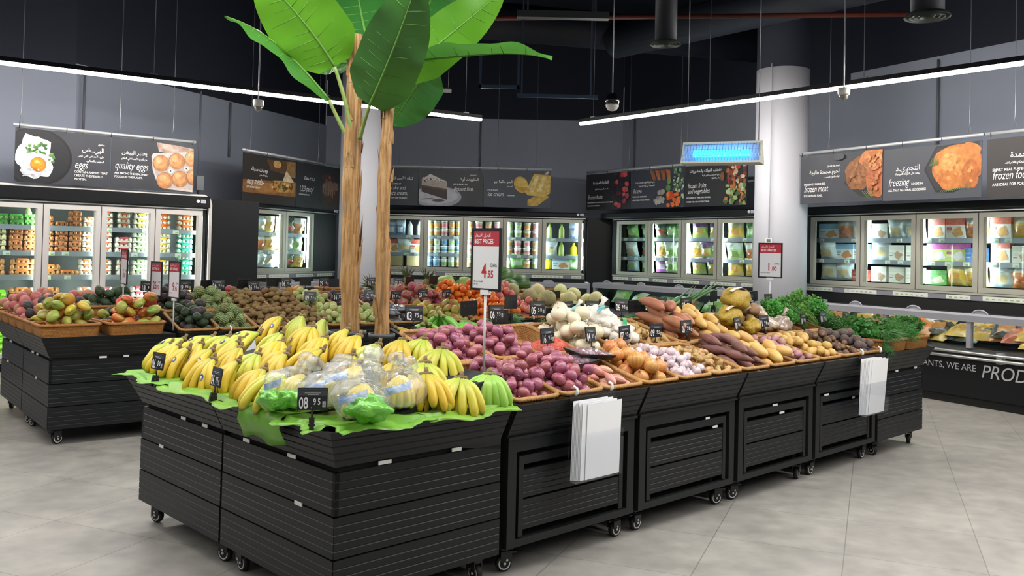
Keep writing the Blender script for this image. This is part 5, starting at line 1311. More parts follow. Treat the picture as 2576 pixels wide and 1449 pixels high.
def make_hand(seed, m, stem, n=6, n2=3, L=.19, r=.0170, spread=.86, curl=1.28, sticker=False):
    """meshes of one hand: list of (name, mesh)"""
    rr = random.Random(seed); out = []
    for i in range(n):
        f = (i-(n-1)/2)/max(1, (n-1)/2)*spread+rr.uniform(-.05, .05)
        L_, c_ = L*rr.uniform(.93, 1.05), curl*rr.uniform(.92, 1.08); bm_ = banana_mesh(f, 0, L_, r*rr.uniform(.95, 1.06), c_, seed*100+i, m); bm_['fan'] = f; bm_['L'] = L_; bm_['curl'] = c_
        out.append(('banana', bm_))
    for i in range(n2):
        f = (i-(n2-1)/2)/max(1, (n2-1)/2)*spread*.75+rr.uniform(-.05, .05)
        out.append(('banana', banana_mesh(f, 1.7, L*rr.uniform(.85, .95), r*.95, curl*.8, seed*100+50+i, m)))
    if sticker:
        for i in rr.sample(range(n), 2):
            nm, me = out[i]; f = me['fan']; P = finger_pts(f, 0, me['L'], me['curl'], random.Random(seed*100+i)); k = rr.choice((6, 7)); q = Vector(P[k]); tg = (Vector(P[k+1])-Vector(P[k-1])).normalized()
            sd = Vector((math.cos(f), math.sin(f), 0)); nn = sd.cross(tg); nn = nn if nn.z > 0 else -nn
            mb = MB()
            for sc_, off, m_ in ((1., .0008, 0), (.42, .0016, 1)):
                v = []
                for a in np.linspace(0, 2*PI, 15)[:-1]:
                    u_, w_ = .010*sc_*math.sin(a), .014*sc_*math.cos(a); v.append(q+tg*w_+sd*u_+nn*(math.sqrt(max(0, (r*1.06)**2-u_*u_))+off))
                mb.add(v, [tuple(range(14))], m_)
            out.append(('fruit_sticker', mb.mesh('fruit_sticker', [BSTICK, mat('cream_sticker', '#e3d8a8', .4)])))
    mb = MB(); w = .010+.006*spread*n/6
    v = [Vector((w*1.6*math.sin(a), -.012*math.cos(a)+.006, 0)) for a in np.linspace(-1.2, 1.2, 7)]
    mb.tube([tuple(q) for q in v], [.008, .0105, .0115, .012, .0115, .0105, .008], 8, 0).tube([(0, .0, 0), (.002, .004, .012), (.0, .010, .024)], [.010, .008, .007], 8, 0)
    out.append(('stem', mb.mesh('stem', stem)))
    return out
HANDS = {'y1': make_hand(1, YEL, STEM), 'y2': make_hand(2, YEL, STEM, 5, 3, .195, .0172, .74, 1.15), 'y3': make_hand(3, YELG, STEM, 6, 3, .19, .017, .92, 1.25), 'y4': make_hand(4, YEL, STEM, 4, 2, .185, .0175, .58, 1.35), 'y5': make_hand(5, YELG, STEM, 5, 2, .205, .0172, .78, 1.1),
         'g1': make_hand(6, GRN, STEMG, 8, 5, .17, .0185, 1.05, 1.5), 'd1': make_hand(7, DGRN, STEMG, 8, 5, .16, .018, 1.1, 1.2), 'big': make_hand(8, YELG, STEM, 7, 4, .23, .021, .75, 1.45)}
HANDS['y1s'] = make_hand(11, YEL, STEM, sticker=True); HANDS['y2s'] = make_hand(12, YEL, STEM, 5, 3, .2, .0172, .74, 1.15, True); HANDS['y5s'] = make_hand(13, YELG, STEM, 5, 2, .205, .0172, .78, 1.1, True)
def hand(kind, M, lab, grp='banana hands'):
    t = thing('banana_hand', lab, 'bananas', M, grp)
    for nm, me in HANDS[kind]: O(nm, me, t)
    t.scale = (1.16, 1.16, 1.16)
    return t
def surf(u, v): return .795+.20*min(max(u+.05, 0), max(v+.05, 0), .9)
# (u, v, crown height, kind, heading of the tips in stand axes, lean)
HL = [(.13, 1.84, .96, 'y3', 0), (.21, 1.86, .98, 'y5', 1), (.11, 1.57, .96, 'y2', 0), (.19, 1.60, .98, 'y1', 0), (.30, 1.70, 1.0, 'y5', 1), (.33, 1.58, 1.01, 'y3', 1), (.30, 1.40, 1.0, 'y1', 0), (.36, 1.45, 1.01, 'y5', 1), (.06, 1.18, .95, 'y1', 0), (.15, 1.38, .97, 'y2', 0),
      (.08, .96, .96, 'y4', 0), (.21, 1.02, .98, 'y3', 0), (.46, 1.48, 1.03, 'y5', 1), (.70, 1.66, 1.10, 'y2', 0), (.72, 1.47, 1.12, 'big', 0), (.78, 1.33, 1.11, 'big', 0), (.38, 1.10, 1.02, 'y1', 1), (.30, .90, 1.0, 'y4', 1), (.37, .70, 1.02, 'y2', 1), (.66, .92, 1.09, 'y2', 0), (.61, .75, 1.07, 'y1', 0), (.58, .54, 1.05, 'y5', 0),
      (.07, .70, .95, 'y1', 0), (.05, .50, .955, 'y5', 0), (.75, .58, 1.06, 'y1', 0), (.86, .55, 1.06, 'y3', 0), (.82, .36, 1.03, 'y3', 0), (.50, .30, 1.0, 'y4', 0), (.62, .24, .99, 'y3', 0), (.50, .08, .965, 'y1', 0), (.64, .01, .945, 'y3', 0), (.83, .03, .945, 'g1', 0), (.24, .80, 1.0, 'y1', 0), (.22, 1.22, .99, 'y2', 0), (.47, 1.25, 1.05, 'y3', 0), (.52, .92, 1.05, 'y1', 0), (.12, 1.72, .96, 'y1', 0), (.42, .52, 1.01, 'y2', 0), (.62, 1.2, 1.08, 'y1', 0)]
rr = random.Random(77)
rows = {}
def row_of(u): return 'front' if u < .17 else ('middle' if u < .42 else 'back')
def hdg(u, v):
    side = v-.02 < u*.75 and v < .5   # the hands near the right edge hang to the right front
    return side
order = {}
for i, (u, v, z, kd, low) in enumerate(HL): order.setdefault(('R' if hdg(u, v) else 'L', row_of(u)), []).append((v if not hdg(u, v) else -u, i))
place = {}
for (sd, rw), lst in order.items():
    for n_, (q, i) in enumerate(sorted(lst, reverse=True)): place[i] = (sd, rw, n_)
for i, (u, v, z, kd, low) in enumerate(HL):
    sd, rw, n_ = place[i]
    if sd == 'R': ang = -PI/2+PI/2*.55*-1+rr.uniform(-.25, .25)     # tips toward -v and a little -u
    else: ang = PI+rr.uniform(-.35, .3)                                # tips toward -u
    # hand local: tips toward -y. rotate so that -y points along (cos ang, sin ang)
    yaw = ang+PI/2
    col = {'y1': 'yellow', 'y2': 'yellow', 'y3': 'yellow green', 'y4': 'small yellow', 'y5': 'long greenish yellow', 'g1': 'pale green', 'big': 'large upright yellow'}[kd]
    lab = '%s banana hand, %s from the %s, %s row' % (col, ORD[n_], 'outer left corner' if sd == 'L' else 'price sign pole', rw)
    if kd == 'g1': lab = 'pale green banana hand at the right end of the stand, next to the onions'
    h = z-surf(u, v)
    lean = -.12 if low == 0 else .15
    if kd == 'big': lean = -.5
    hand(kd+'s' if v > 1.1 and kd in ('y1', 'y2', 'y5') else kd, MA @ T((u, v, z-.006)) @ RZ(yaw) @ RX(-lean+rr.uniform(-.1, .1)), lab)
# stickers on some of the left hands
# hands sealed in clear film bags with green printed ends
GBAG = mat('lime_printed_film', '#55ac2a', .3, noise=(16, '#86d848', .7), bump=(40, .9), spec=.8)
BLUEP = mat('blue_printed_film', '#7d9fd0', .3, noise=(25, '#dfe6ee', .8), bump=(40, .6))
YELP = mat('pale_ripe_banana_peel', '#e3c95a', .45, ramp=[(0, '#5a4526'), (.03, '#b9a85a'), (.2, '#e0cc6a'), (.92, '#e6cd60'), (.97, '#8a7430'), (1, '#3a2c1c')])
HANDS['p1'] = make_hand(21, YELP, STEM, 5, 3, .18, .0185, .5, 1.4)
def film_bag(u, v, z, ang, lab, green, seed, sc=1.):
    M = MA @ T((u, v, z)) @ RZ(ang+PI/2)
    t = thing('bagged_bananas', lab, 'bananas', M, 'bagged banana hands')
    rr = random.Random(seed)
    for k, (nm, me) in enumerate(HANDS['p1']): O(nm, me, t, RX(.1))
    C = [Vector((rr.gauss(0, 1), rr.gauss(0, 1), rr.gauss(0, .8))).normalized() for _ in range(16)]
    def fn(q, th, t_):
        d = Vector(q).normalized(); k = max(d.dot(c) for c in C); s = .86+.2*k**7
        x, y, z_ = d.x*.125*s*sc, -.075+d.y*.125*s*sc, -.045+d.z*.085*s
        return (x, y, z_)
    MB().ell(1, 1, 1, 30, 20, 0, None, fn).build('film_cover', FILM, t)
    mb = MB(); rr = random.Random(seed)
    def fn2(q, th, t_):
        d = Vector(q).normalized(); k = max(d.dot(c) for c in C[:12]); s = .7+.35*k**4
        return (d.x*s, d.y*s, d.z*s)
    # crumpled tuft at the tied end
    for k in range(3): mb.ell(1, 1, 1, 14, 9, 0, T((rr.uniform(-.05, .05), .05+rr.uniform(-.02, .02), .02+.02*k)) @ S(.05, .045, .035), fn2)
    mb.build('film_tuft', FILM, t)
    if green:
        C3 = [Vector((rr.gauss(0, 1), rr.gauss(0, 1), rr.gauss(0, 1))).normalized() for _ in range(30)]
        def fn3(q, th, t_):
            d = Vector(q).normalized(); k = max(d.dot(c) for c in C3); s = .72+.34*k**16
            return (d.x*s, d.y*s, d.z*s)
        mb = MB()
        for gx, gy, gz, gs in green: mb.ell(1, 1, 1, 32, 20, 0, T((gx, gy, gz)) @ RZ(gx*9) @ S(gs*1.35, gs*.85, gs*.75), fn3)
        mb.build('green_printed_end', GBAG, t)
    mb = MB(); v = []
    for i in range(7):
        for j in range(4):
            a = -PI/2+(i-3)*.16; e = .05+.12*j+.07*(i-3); d = Vector((math.cos(a)*math.cos(e), math.sin(a)*math.cos(e), math.sin(e))); q = Vector(fn(d, 0, 0)); v.append(q+d*.003)
    mb.add(v, [(i*4+j, i*4+j+1, i*4+j+5, i*4+j+4) for i in range(6) for j in range(3)], 0, True); mb.build('printed_label', BLUEP, t)
    return t
film_bag(.09, .39, .955, PI+.2, 'film bagged bananas with two lime green printed ends, left of the 08.95 tag', [(.085, -.16, -.075, .055), (.0, -.185, -.085, .06)], 31)
film_bag(.14, .24, .965, PI+.5, 'film bagged bananas behind the 08.95 price tag', [(-.06, -.165, -.08, .05)], 32)
film_bag(.17, .06, .95, PI+.75, 'film bagged bananas with large lime green end, right of the 08.95 tag', [(.05, -.15, -.075, .075)], 33)
film_bag(.24, .20, 1.0, PI+.4, 'film bagged bananas lying upper among the bags', None, 34)
film_bag(.37, .08, .965, -PI/2-.7, 'film bagged bananas on the right edge of the bags, no green print', None, 35)
# green bananas on the far side
for k, (u, v, z, a) in enumerate(((1.22, .99, 1.08, 2.6), (1.34, 1.02, 1.12, 2.1), (1.52, 1.0, 1.08, -.5), (1.42, 1.10, 1.10, 2.4), (1.6, 1.08, 1.07, .3))):
    hand('d1', MA @ T((u, v, z)) @ RZ(a) @ RX(.1), 'deep green banana hand behind the onion baskets, %s from the palm trunk' % ORD[k], 'green banana hands')
hand('y4', MA @ T((1.0, 1.0, 1.07)) @ RZ(1.5), 'single ripe yellow banana hand right of the palm trunks', 'banana hands')
# banana leaf liner along the edges
LEAFP = mat('fresh_banana_leaf_liner', '#86bd3e', .4, noise=(12, '#6fa834', .6), trans=.2, var=(.01, .05))
def leaf_sheet(pts_rows, lab):
    """rows of points: an edge sheet with gentle waves, given thickness"""
    n = len(pts_rows[0]); v = [p for r in pts_rows for p in r]; f = []
    for i in range(len(pts_rows)-1):
        for j in range(n-1): f.append((i*n+j, i*n+j+1, (i+1)*n+j+1, (i+1)*n+j))
    o = MB().add(v, f, 0, True).build('banana_leaf', LEAFP, None, MA)
    md = o.modifiers.new('thick', 'SOLIDIFY'); md.thickness = .0016
    return tag(o, lab, 'leaf', 'leaf liners')
def edge_sheet(side, a, b, drop, inn, seed, lab, up=0.):
    rr = random.Random(seed); rows_ = []; n = 48; ph = rr.uniform(0, 6)
    prof = [(-inn, .0), (-inn*.5, .004), (-.01, .012), (.07, .014), (.092, .002)]
    if drop > 0: prof += [(.100, -drop*.35), (.100-.02, -drop*.7), (.100-.035, -drop)]
    else: prof += [(.12, .008+up*.3), (.16, .004+up)]
    for pi, (o, dz) in enumerate(prof):
        r = []
        for k in range(n):
            t = a+(b-a)*k/(n-1); wv = .006*math.sin(ph+k*.2+pi*.3)+.002*math.sin(ph*2+k*.5)
            e = o*(1 if drop or pi < 4 else (.84+.16*math.sin(k*.17+ph)+.03*math.sin(k*.9)))
            z = .800+dz+(wv if pi not in (2, 3) else abs(wv))+ (.0 if o > 0 else .2*-o*.5)
            if drop and pi == len(prof)-1: z += .012*math.sin(k*.2+ph)
            r.append((t, -e, z) if side == 'R' else (-e, t, z))
        rows_.append(r)
    return leaf_sheet(rows_, lab)
edge_sheet('L', .26, .62, .115, .2, 1, 'pale green banana leaf draped over the dark front boards')
edge_sheet('L', 1.38, 1.93, .0, .2, 2, 'banana leaf sticking out at the outer left corner of the stand', .0)
edge_sheet('L', .62, 1.40, .0, .15, 3, 'banana leaf tucked under the front bananas between the two tags', -.004)
edge_sheet('L', -.03, .27, .0, .15, 4, 'banana leaf under the film bags beside the 08.95 tag', -.004)
edge_sheet('R', -.05, .42, .0, .2, 5, 'banana leaf with torn edge along the front right corner', -.006)
edge_sheet('R', .38, .88, .0, .2, 6, 'bright banana leaf under the green hand at the right edge', -.012)
# ------------------------------------------------------------------ artificial banana palm
BARK = mat('fibrous_palm_bark', '#a97e48', .85, ramp=None, noise=(26, '#85623a', .9), bump=(60, .7))
def bark_tex(m):
    nt = m.node_tree; N = nt.nodes; Lk = nt.links; b = N['Principled BSDF']
    tc = N.new('ShaderNodeTexCoord'); mp = N.new('ShaderNodeMapping'); mp.inputs['Scale'].default_value = (95, 95, 5)
    n = N.new('ShaderNodeTexNoise'); n.inputs['Scale'].default_value = 1; n.inputs['Detail'].default_value = 5
    Lk.new(tc.outputs['Object'], mp.inputs[0]); Lk.new(mp.outputs[0], n.inputs[0])
    src = b.inputs['Base Color'].links[0].from_socket
    mx = N.new('ShaderNodeMix'); mx.data_type = 'RGBA'; r = N.new('ShaderNodeMapRange'); r.inputs[1].default_value = .42; r.inputs[2].default_value = .6
    Lk.new(n.outputs[0], r.inputs[0]); Lk.new(r.outputs[0], mx.inputs[0]); Lk.new(src, mx.inputs[6]); mx.inputs[7].default_value = lin('#bd9668')
    n2 = N.new('ShaderNodeTexNoise'); n2.inputs['Scale'].default_value = 1; n2.inputs['Detail'].default_value = 6; mp2 = N.new('ShaderNodeMapping'); mp2.inputs['Scale'].default_value = (28, 28, 2.2)
    Lk.new(tc.outputs['Object'], mp2.inputs[0]); Lk.new(mp2.outputs[0], n2.inputs[0])
    r2 = N.new('ShaderNodeMapRange'); r2.inputs[1].default_value = .55; r2.inputs[2].default_value = .72; r2.inputs[4].default_value = .85; Lk.new(n2.outputs[0], r2.inputs[0])
    m2 = N.new('ShaderNodeMix'); m2.data_type = 'RGBA'; Lk.new(r2.outputs[0], m2.inputs[0]); Lk.new(mx.outputs[2], m2.inputs[6]); m2.inputs[7].default_value = lin('#6d5138'); Lk.new(m2.outputs[2], b.inputs['Base Color'])
    bn = b.inputs['Normal'].links[0].from_node; Lk.new(n.outputs[0], bn.inputs['Height']); bn.inputs['Strength'].default_value = .9
bark_tex(BARK)
LG = mat('palm_leaf_green', '#4c8a36', .32, trans=.38, noise=(4, '#3d762e', .6), spec=.6)
LD = mat('dark_palm_leaf_green', '#3a7a34', .28, trans=.30, noise=(4, '#2c6430', .6), spec=.7)
LD2 = mat('mid_palm_leaf_green', '#48803a', .34, trans=.34, noise=(4, '#3a6c30', .6), spec=.6)
LB = mat('bright_palm_leaf_green', '#6aab2c', .35, trans=.55, noise=(4, '#58982a', .5), spec=.5)
RIBM = mat('leaf_midrib', '#5f8f3a', .5)
STK = mat('pale_leaf_stalk', '#8fa65c', .5, noise=(14, '#6f8a44', .6))
TR = thing('potted_palm', 'tall artificial banana palm with two brown trunks in dark pots among the bananas', 'palm tree')
def trunk(x, y, z0, z1, r0, r1, seed, dx=0, dy=0, name='trunk'):
    rr = random.Random(seed); P = []; Rr = []; n = 40
    for i in range(n):
        t = i/(n-1); P.append((x+dx*t+.006*math.sin(5*t+seed), y+dy*t, z0+(z1-z0)*t)); Rr.append((r0+(r1-r0)*t)*(1+.05*math.sin(19*t+seed)+.04*math.sin(41*t)))
    ph = [rr.uniform(0, 6) for _ in range(4)]
    mb = MB(); mb.tube(P, Rr, 20, 0, squash=lambda j, t: 1+.06*math.sin(2*PI*j*3+ph[0]+4*t)+.045*math.sin(2*PI*j*7+ph[1]+9*t))
    for k in range(16):   # peeling sheath edges
        t = rr.uniform(.05, .95); a = rr.uniform(0, 6.28); c = Vector((x+dx*t, y+dy*t, z0+(z1-z0)*t)); d = Vector((math.cos(a), math.sin(a), 0)); s = Vector((-math.sin(a), math.cos(a), 0)); rad = r0+(r1-r0)*t; L = rr.uniform(.06, .2); w = rr.uniform(.012, .03)
        mb.add([c+d*rad*.95-s*w, c+d*rad*.95+s*w, c+d*(rad+.006)+s*w*.7+Vector((0, 0, L*.6)), c+d*(rad+.006)-s*w*.7+Vector((0, 0, L*.6)), c+d*(rad+rr.uniform(.008, .022))+Vector((0, 0, L))], [(0, 1, 2, 3), (3, 2, 4)], 0)
    return mb.build(name, BARK, TR)
PX = MA @ Vector((.805, 1.13, 0)); PX2 = MA @ Vector((.86, .925, 0))
trunk(PX.x, PX.y, 1.0, 2.66, .052, .040, 3, -.012, 0)
trunk(PX2.x, PX2.y, 1.0, 2.32, .038, .031, 8, .012, 0)
POTM = mat('dark_grey_pot', '#33373a', .5)
MOSS = mat('green_moss', '#2f5a2c', .9, noise=(50, '#4a7a3a', .8), bump=(80, 1.))
for (c, r, lab) in ((MA @ Vector((.77, 1.10, 0)), .098, 0), (MA @ Vector((.84, .885, 0)), .068, 1)):
    p = MB().lathe([(r*.72, .94), (r*.8, .945), (r*.98, 1.03), (r*1.04, 1.035), (r*1.04, 1.055), (r*.94, 1.055), (r*.92, 1.02), (r*.1, 1.015)], 32, 0).build('pot', POTM, TR, T((c.x, c.y, 0)))
    rr = random.Random(3+lab); mb = MB()
    for k in range(90):
        a = rr.uniform(0, 6.28); q = r*.88*math.sqrt(rr.random()); mb.ell(.009, .009, .008, 6, 4, 0, T((q*math.cos(a), q*math.sin(a), 1.024+rr.uniform(-.004, .008))))
    o = mb.build('moss', MOSS, p); 
def bez(P, n):
    P = [Vector(p) for p in P]; out = []
    for i in range(n):
        t = i/(n-1); Q = P[:]
        while len(Q) > 1: Q = [Q[k]*(1-t)+Q[k+1]*t for k in range(len(Q)-1)]
        out.append(Q[0])
    return out
def palm_leaf(ctrl, W, m, side, fold=.25, seed=0, stalk=None, tipw=.05, base=.45, twist=0., lab=None):
    """leaf along a curve; side = direction of the blade's width; fold raises both halves from the midrib"""
    rr = random.Random(seed); n = 26; P = bez(ctrl, n); side = Vector(side).normalized(); k = 6
    v = []; f = []
    for i, p in enumerate(P):
        t = i/(n-1)
        tg = (P[min(n-1, i+1)]-P[max(0, i-1)]).normalized(); s = (side-tg*side.dot(tg)).normalized(); s = Matrix.Rotation(twist*t, 3, tg) @ s; nn = tg.cross(s)
        wd = W*.5*min(1, (base+(1-base)*min(1, t/.22)**.8) if t < .22 else 1)*(1-max(0, (t-.45)/.55)**2.2)**.75+.002
        for j in range(-k, k+1):
            q = j/k; wv = .010*math.sin(i*.55+j*.3+seed)*abs(q)+.004*math.sin(i*1.1+seed)*abs(q)
            v.append(p+s*wd*q*math.cos(fold)+nn*(abs(q)*wd*math.sin(fold)+wv))
    c = 2*k+1
    for i in range(n-1):
        for j in range(c-1): f.append((i*c+j, i*c+j+1, (i+1)*c+j+1, (i+1)*c+j))
    o = MB().add(v, f, 0, True).build('leaf', m, TR)
    mb = MB(); mb.tube(P, [.0085*(1-.85*i/(n-1)) for i in range(n)], 6, 0)
    # short side veins
    for i in range(2, n-3, 2):
        for sg in (-1, 1): 
            if rr.random() < .8:
                a = Vector(v[i*c+k]); b = Vector(v[min(n-1, i+1)*c+k+sg*int(k*rr.uniform(.5, .95))]); mb.tube([a, (a+b)/2, b], [.0022, .0018, .0008], 4, 0)
    mb.build('midrib', RIBM, o)
    if stalk: MB().tube(bez(stalk, 12), [.013-.004*i/11 for i in range(12)], 8, 0).build('leaf_stalk', STK, TR)
    return o
palm_leaf([(-1.007, 4.850, 2.297), (-1.147, 4.800, 2.472), (-1.273, 4.700, 2.595), (-1.366, 4.620, 2.642), (-1.488, 4.550, 2.666)], 0.17, LG, (.15, 1, .25), 0.35, 0, [(-0.893, 4.870, 2.080), (-0.954, 4.860, 2.185), (-1.007, 4.850, 2.297)])
palm_leaf([(-0.972, 4.800, 2.469), (-1.043, 4.700, 2.600), (-1.158, 4.600, 2.738), (-1.329, 4.500, 2.898)], 0.40, LB, (.75, -.15, .6), 0.12, 1, [(-0.877, 4.850, 2.121), (-0.920, 4.820, 2.330), (-0.972, 4.800, 2.469)])
palm_leaf([(-0.806, 4.850, 2.613), (-0.864, 4.950, 2.786), (-0.930, 5.100, 3.029), (-0.994, 5.250, 3.332)], 0.52, LD, (1, 0, .05), 0.12, 2)
palm_leaf([(-0.766, 4.720, 2.255), (-0.684, 4.600, 2.379), (-0.586, 4.450, 2.551), (-0.474, 4.300, 2.816)], 0.335, LD2, (.93, .1, -.33), 0.12, 3, [(-0.831, 4.820, 2.086), (-0.805, 4.780, 2.166), (-0.766, 4.720, 2.255)])
palm_leaf([(-0.619, 4.850, 2.440), (-0.460, 4.850, 2.584), (-0.281, 4.850, 2.740), (-0.069, 4.850, 2.918)], 0.27, LB, (.6, .2, -.75), 0.1, 4, [(-0.725, 4.870, 2.268), (-0.672, 4.860, 2.365), (-0.619, 4.850, 2.440)])
palm_leaf([(-0.545, 4.850, 2.528), (-0.309, 4.700, 2.510), (-0.018, 4.550, 2.541), (0.178, 4.450, 2.459)], 0.3, LG, (.1, 1, .12), 0.3, 5, [(-0.741, 4.900, 2.294), (-0.643, 4.870, 2.454), (-0.545, 4.850, 2.528)])
palm_leaf([(-0.493, 5.050, 2.538), (-0.558, 5.100, 2.434), (-0.641, 5.150, 2.326), (-0.714, 5.200, 2.217)], 0.30, LD, (.85, -.2, .45), 0.12, 6, [(-0.748, 4.950, 2.280), (-0.627, 5.000, 2.469), (-0.493, 5.050, 2.538)])
palm_leaf([(-0.589, 5.100, 2.740), (-0.529, 5.200, 2.894), (-0.454, 5.300, 3.101), (-0.395, 5.400, 3.326)], 0.3, LD, (.9, .2, -.3), 0.15, 7)
palm_leaf([(-0.917, 5.000, 2.534), (-1.005, 5.050, 2.549), (-1.094, 5.100, 2.546), (-1.173, 5.150, 2.532)], 0.13, LG, (0, .5, 1), 0.1, 8)
palm_leaf([(-1.012, 5.050, 2.809), (-1.105, 5.150, 2.994), (-1.213, 5.300, 3.226)], 0.45, LG, (.8, 0, .5), 0.1, 9)
# ------------------------------------------------------------------ price tags, price boards
CARD = mat('black_price_card', '#1a1b1d', .35); BAND = mat('dark_grey_band', '#3b3d40', .4)
def card_mesh():
    mb = MB(); w, h = .057, .0425
    mb.bx(-w, w, -.003, .003, -h, h, 0)
    mb.bx(-w+.003, w-.003, -.0036, -.003, h*.28, h-.012, 1).bx(-w+.003, w-.003, -.0036, -.003, h-.010, h-.003, 1)
    for x in (-.03, 0, .03): mb.bx(x-.002, x+.002, .003, .0034, .008, .02, 1)
    return mb.mesh('card', [CARD, BAND])
CARDM = card_mesh()
def clip_mesh():
    mb = MB(); mb.tube([(0, 0, -.0425), (0, .003, -.075)], .0035, 8).bx(-.010, .010, -.012, .012, -.092, -.070).bx(-.008, .008, -.016, -.008, -.125, -.085).bx(-.008, .008, .008, .016, -.125, -.085).bx(-.012, .012, -.008, .008, -.104, -.094)
    return mb.mesh('clip_stem', CHAR)
CLIPM = clip_mesh()
PTX = {}
def price_text(p):
    if p in PTX: return PTX[p]
    a, b = p.split('.'); mb = MB(); y = -.0042
    letter(mb, a, -.051, -.036, .061, 0, sx=.58, y=y, bold=.0009); letter(mb, '.', -.006, -.035, .034, 0, sx=.8, y=y)
    letter(mb, b[0], .003, -.022, .034, 0, sx=.66, y=y, bold=.0006); letter(mb, b[1], .020, -.022, .034, 0, sx=.66, y=y, bold=.0006)
    mb.bx(.038, .051, y-.0002, y+.0004, -.031, -.009, 1); letter(mb, 'KG', .0385, -.026, .009, 2, sx=.9, y=y-.0006)
    for k in range(2):   # the fine print line of the card, too small to read
        mb.bx(-.03+.012*k, .03-.006*k, y-.0002, y+.0004, .021-.006*k, .0235-.006*k, 1)
    PTX[p] = mb.mesh('lettering', [INK, mat('grey_ink', '#a9a9a9', .6), CARD]); return PTX[p]
rt = random.Random(11)
def price_tag(M, price, lab, yaw=None, pitch=None, roll=None):
    t = thing('price_tag', lab, 'price tag', M @ RZ(rt.uniform(-.2, .2) if yaw is None else yaw) @ RX(rt.uniform(-.16, .06)*-1-.12 if pitch is None else pitch) @ RY(rt.uniform(-.05, .05) if roll is None else roll), 'price tags')
    O('card', CARDM, t); O('clip_stem', CLIPM, t)
    if price: O('lettering', price_text(price), t)
    return t
# face -y of the stand unless told otherwise; (u, v, z, price, what)
for u, v, z, pr, what in [(1.076, .92, 1.151, '03.75', 'above the red onions beside the palm'), (1.689, .92, 1.139, '06.95', 'behind the tall price sign pole'), (2.038, .92, 1.153, '05.50', 'above the white onions, with a torn top'), (2.311, .92, 1.146, '06.50', 'above the garlic net bags'), (2.555, .92, 1.144, '03.75', 'right of the 06.50 tag on the ridge'), (2.856, .92, 1.15, '06.95', 'above the ginger'), (3.161, .92, 1.151, '24.95', 'on the ridge left of the 02.95 tag'), (3.309, .92, 1.15, '02.95', 'above the orange sweet potatoes'), (3.611, .92, 1.146, '07.50', 'in front of the leeks'), (4.483, .92, 1.16, '12.95', 'half hidden behind film bags'), (4.778, .92, 1.154, '03.95', 'on the ridge beside the parsley'),
                          (1.631, .44, 1.041, '16.95', 'over the dark food trays'), (1.993, .44, 1.032, '04.95', 'over the yellow onions'), (2.301, .44, 1.027, '07.95', 'over the small garlic'), (2.611, .44, 1.028, '09.95', 'over the ginger roots'), (2.933, .44, 1.037, '07.50', 'between orange and purple sweet potatoes'), (3.543, .44, 1.036, '09.95', 'beside the yellow squashes'), (3.89, .44, 1.037, '11.95', 'over the pink potatoes'), (4.465, .44, 1.034, '04.95', 'over the taro roots'), (4.783, .44, 1.038, '03.95', 'in front of the green leaves')]:
    price_tag(MA @ T((u, v, z)), pr, 'black price tag reading %s %s' % (pr, what), None)
for v, z, pr, what, yaw in [(1.492, .91, '06.50', 'at the outer left front of the bananas', .1), (.849, .905, '04.95', 'in the middle of the front banana edge', -.1), (.041, .915, '08.95', 'by the lime green film bags', .95)]:
    price_tag(MA @ T((-.085, v, z)) @ RZ(-PI/2), pr, 'black price tag reading %s %s' % (pr, what), yaw, -.15, 0)
for k, (u, z) in enumerate([(1.545, 1.162), (1.885, 1.19), (1.80, 1.10), (2.26, 1.10), (2.489, 1.12), (2.771, 1.147), (3.105, 1.133), (4.091, 1.186), (4.335, 1.159), (4.687, 1.175)]):
    price_tag(MA @ T((u, 1.0, z)) @ RZ(PI), None, 'black price tag seen from behind on the near ridge, %s from the palm' % ORD[k])
for u, v, z, pr, what in [(.949, .92, 1.123, '18.95', 'partly hidden left of the 26.95 sign'), (1.274, .92, 1.128, '49.95', 'right of the 9.95 sign'), (1.578, .92, 1.138, '26.95', 'on the ridge above the sugar apples'), (1.917, .92, 1.12, '26.95', 'tilted, above the first kiwis'), (2.245, .92, 1.154, '06.95', 'above the second kiwis'), (2.645, .92, 1.156, '29.95', 'by the raised red mango basket'), (3.185, .92, 1.158, '11.95', 'between the two palm trunks'), (3.509, .92, 1.157, '10.95', 'above the dragon fruits'),
                          (2.268, .44, 1.044, '09.95', 'over the front guavas'), (2.554, .44, 1.048, '16.95', 'over the dusky plums'), (2.896, .44, 1.055, '12.95', 'peeping between the palm trunks'), (3.187, .44, 1.044, '39.95', 'over the dragon fruits'), (3.504, .44, 1.056, '24.95', 'left of the oranges'), (3.796, .44, 1.057, '17.95', 'over the oranges')]:
    price_tag(ML @ T((u, v, z)), pr, 'black price tag reading %s %s' % (pr, what), None)
for k, (u, z) in enumerate([(1.50, 1.131), (1.849, 1.14), (2.142, 1.151), (2.483, 1.157), (2.796, 1.14), (3.697, 1.162), (3.999, 1.166), (4.285, 1.152)]):
    price_tag(ML @ T((u, 1.0, z)) @ RZ(PI), None, 'black price tag seen from behind on the kiwi stand ridge, %s from the signs' % ORD[k])
price_tag(ML @ T((5.30, .44, 1.02)) @ RZ(.8), None, 'dark turned price tag standing among the melons', 2.3)
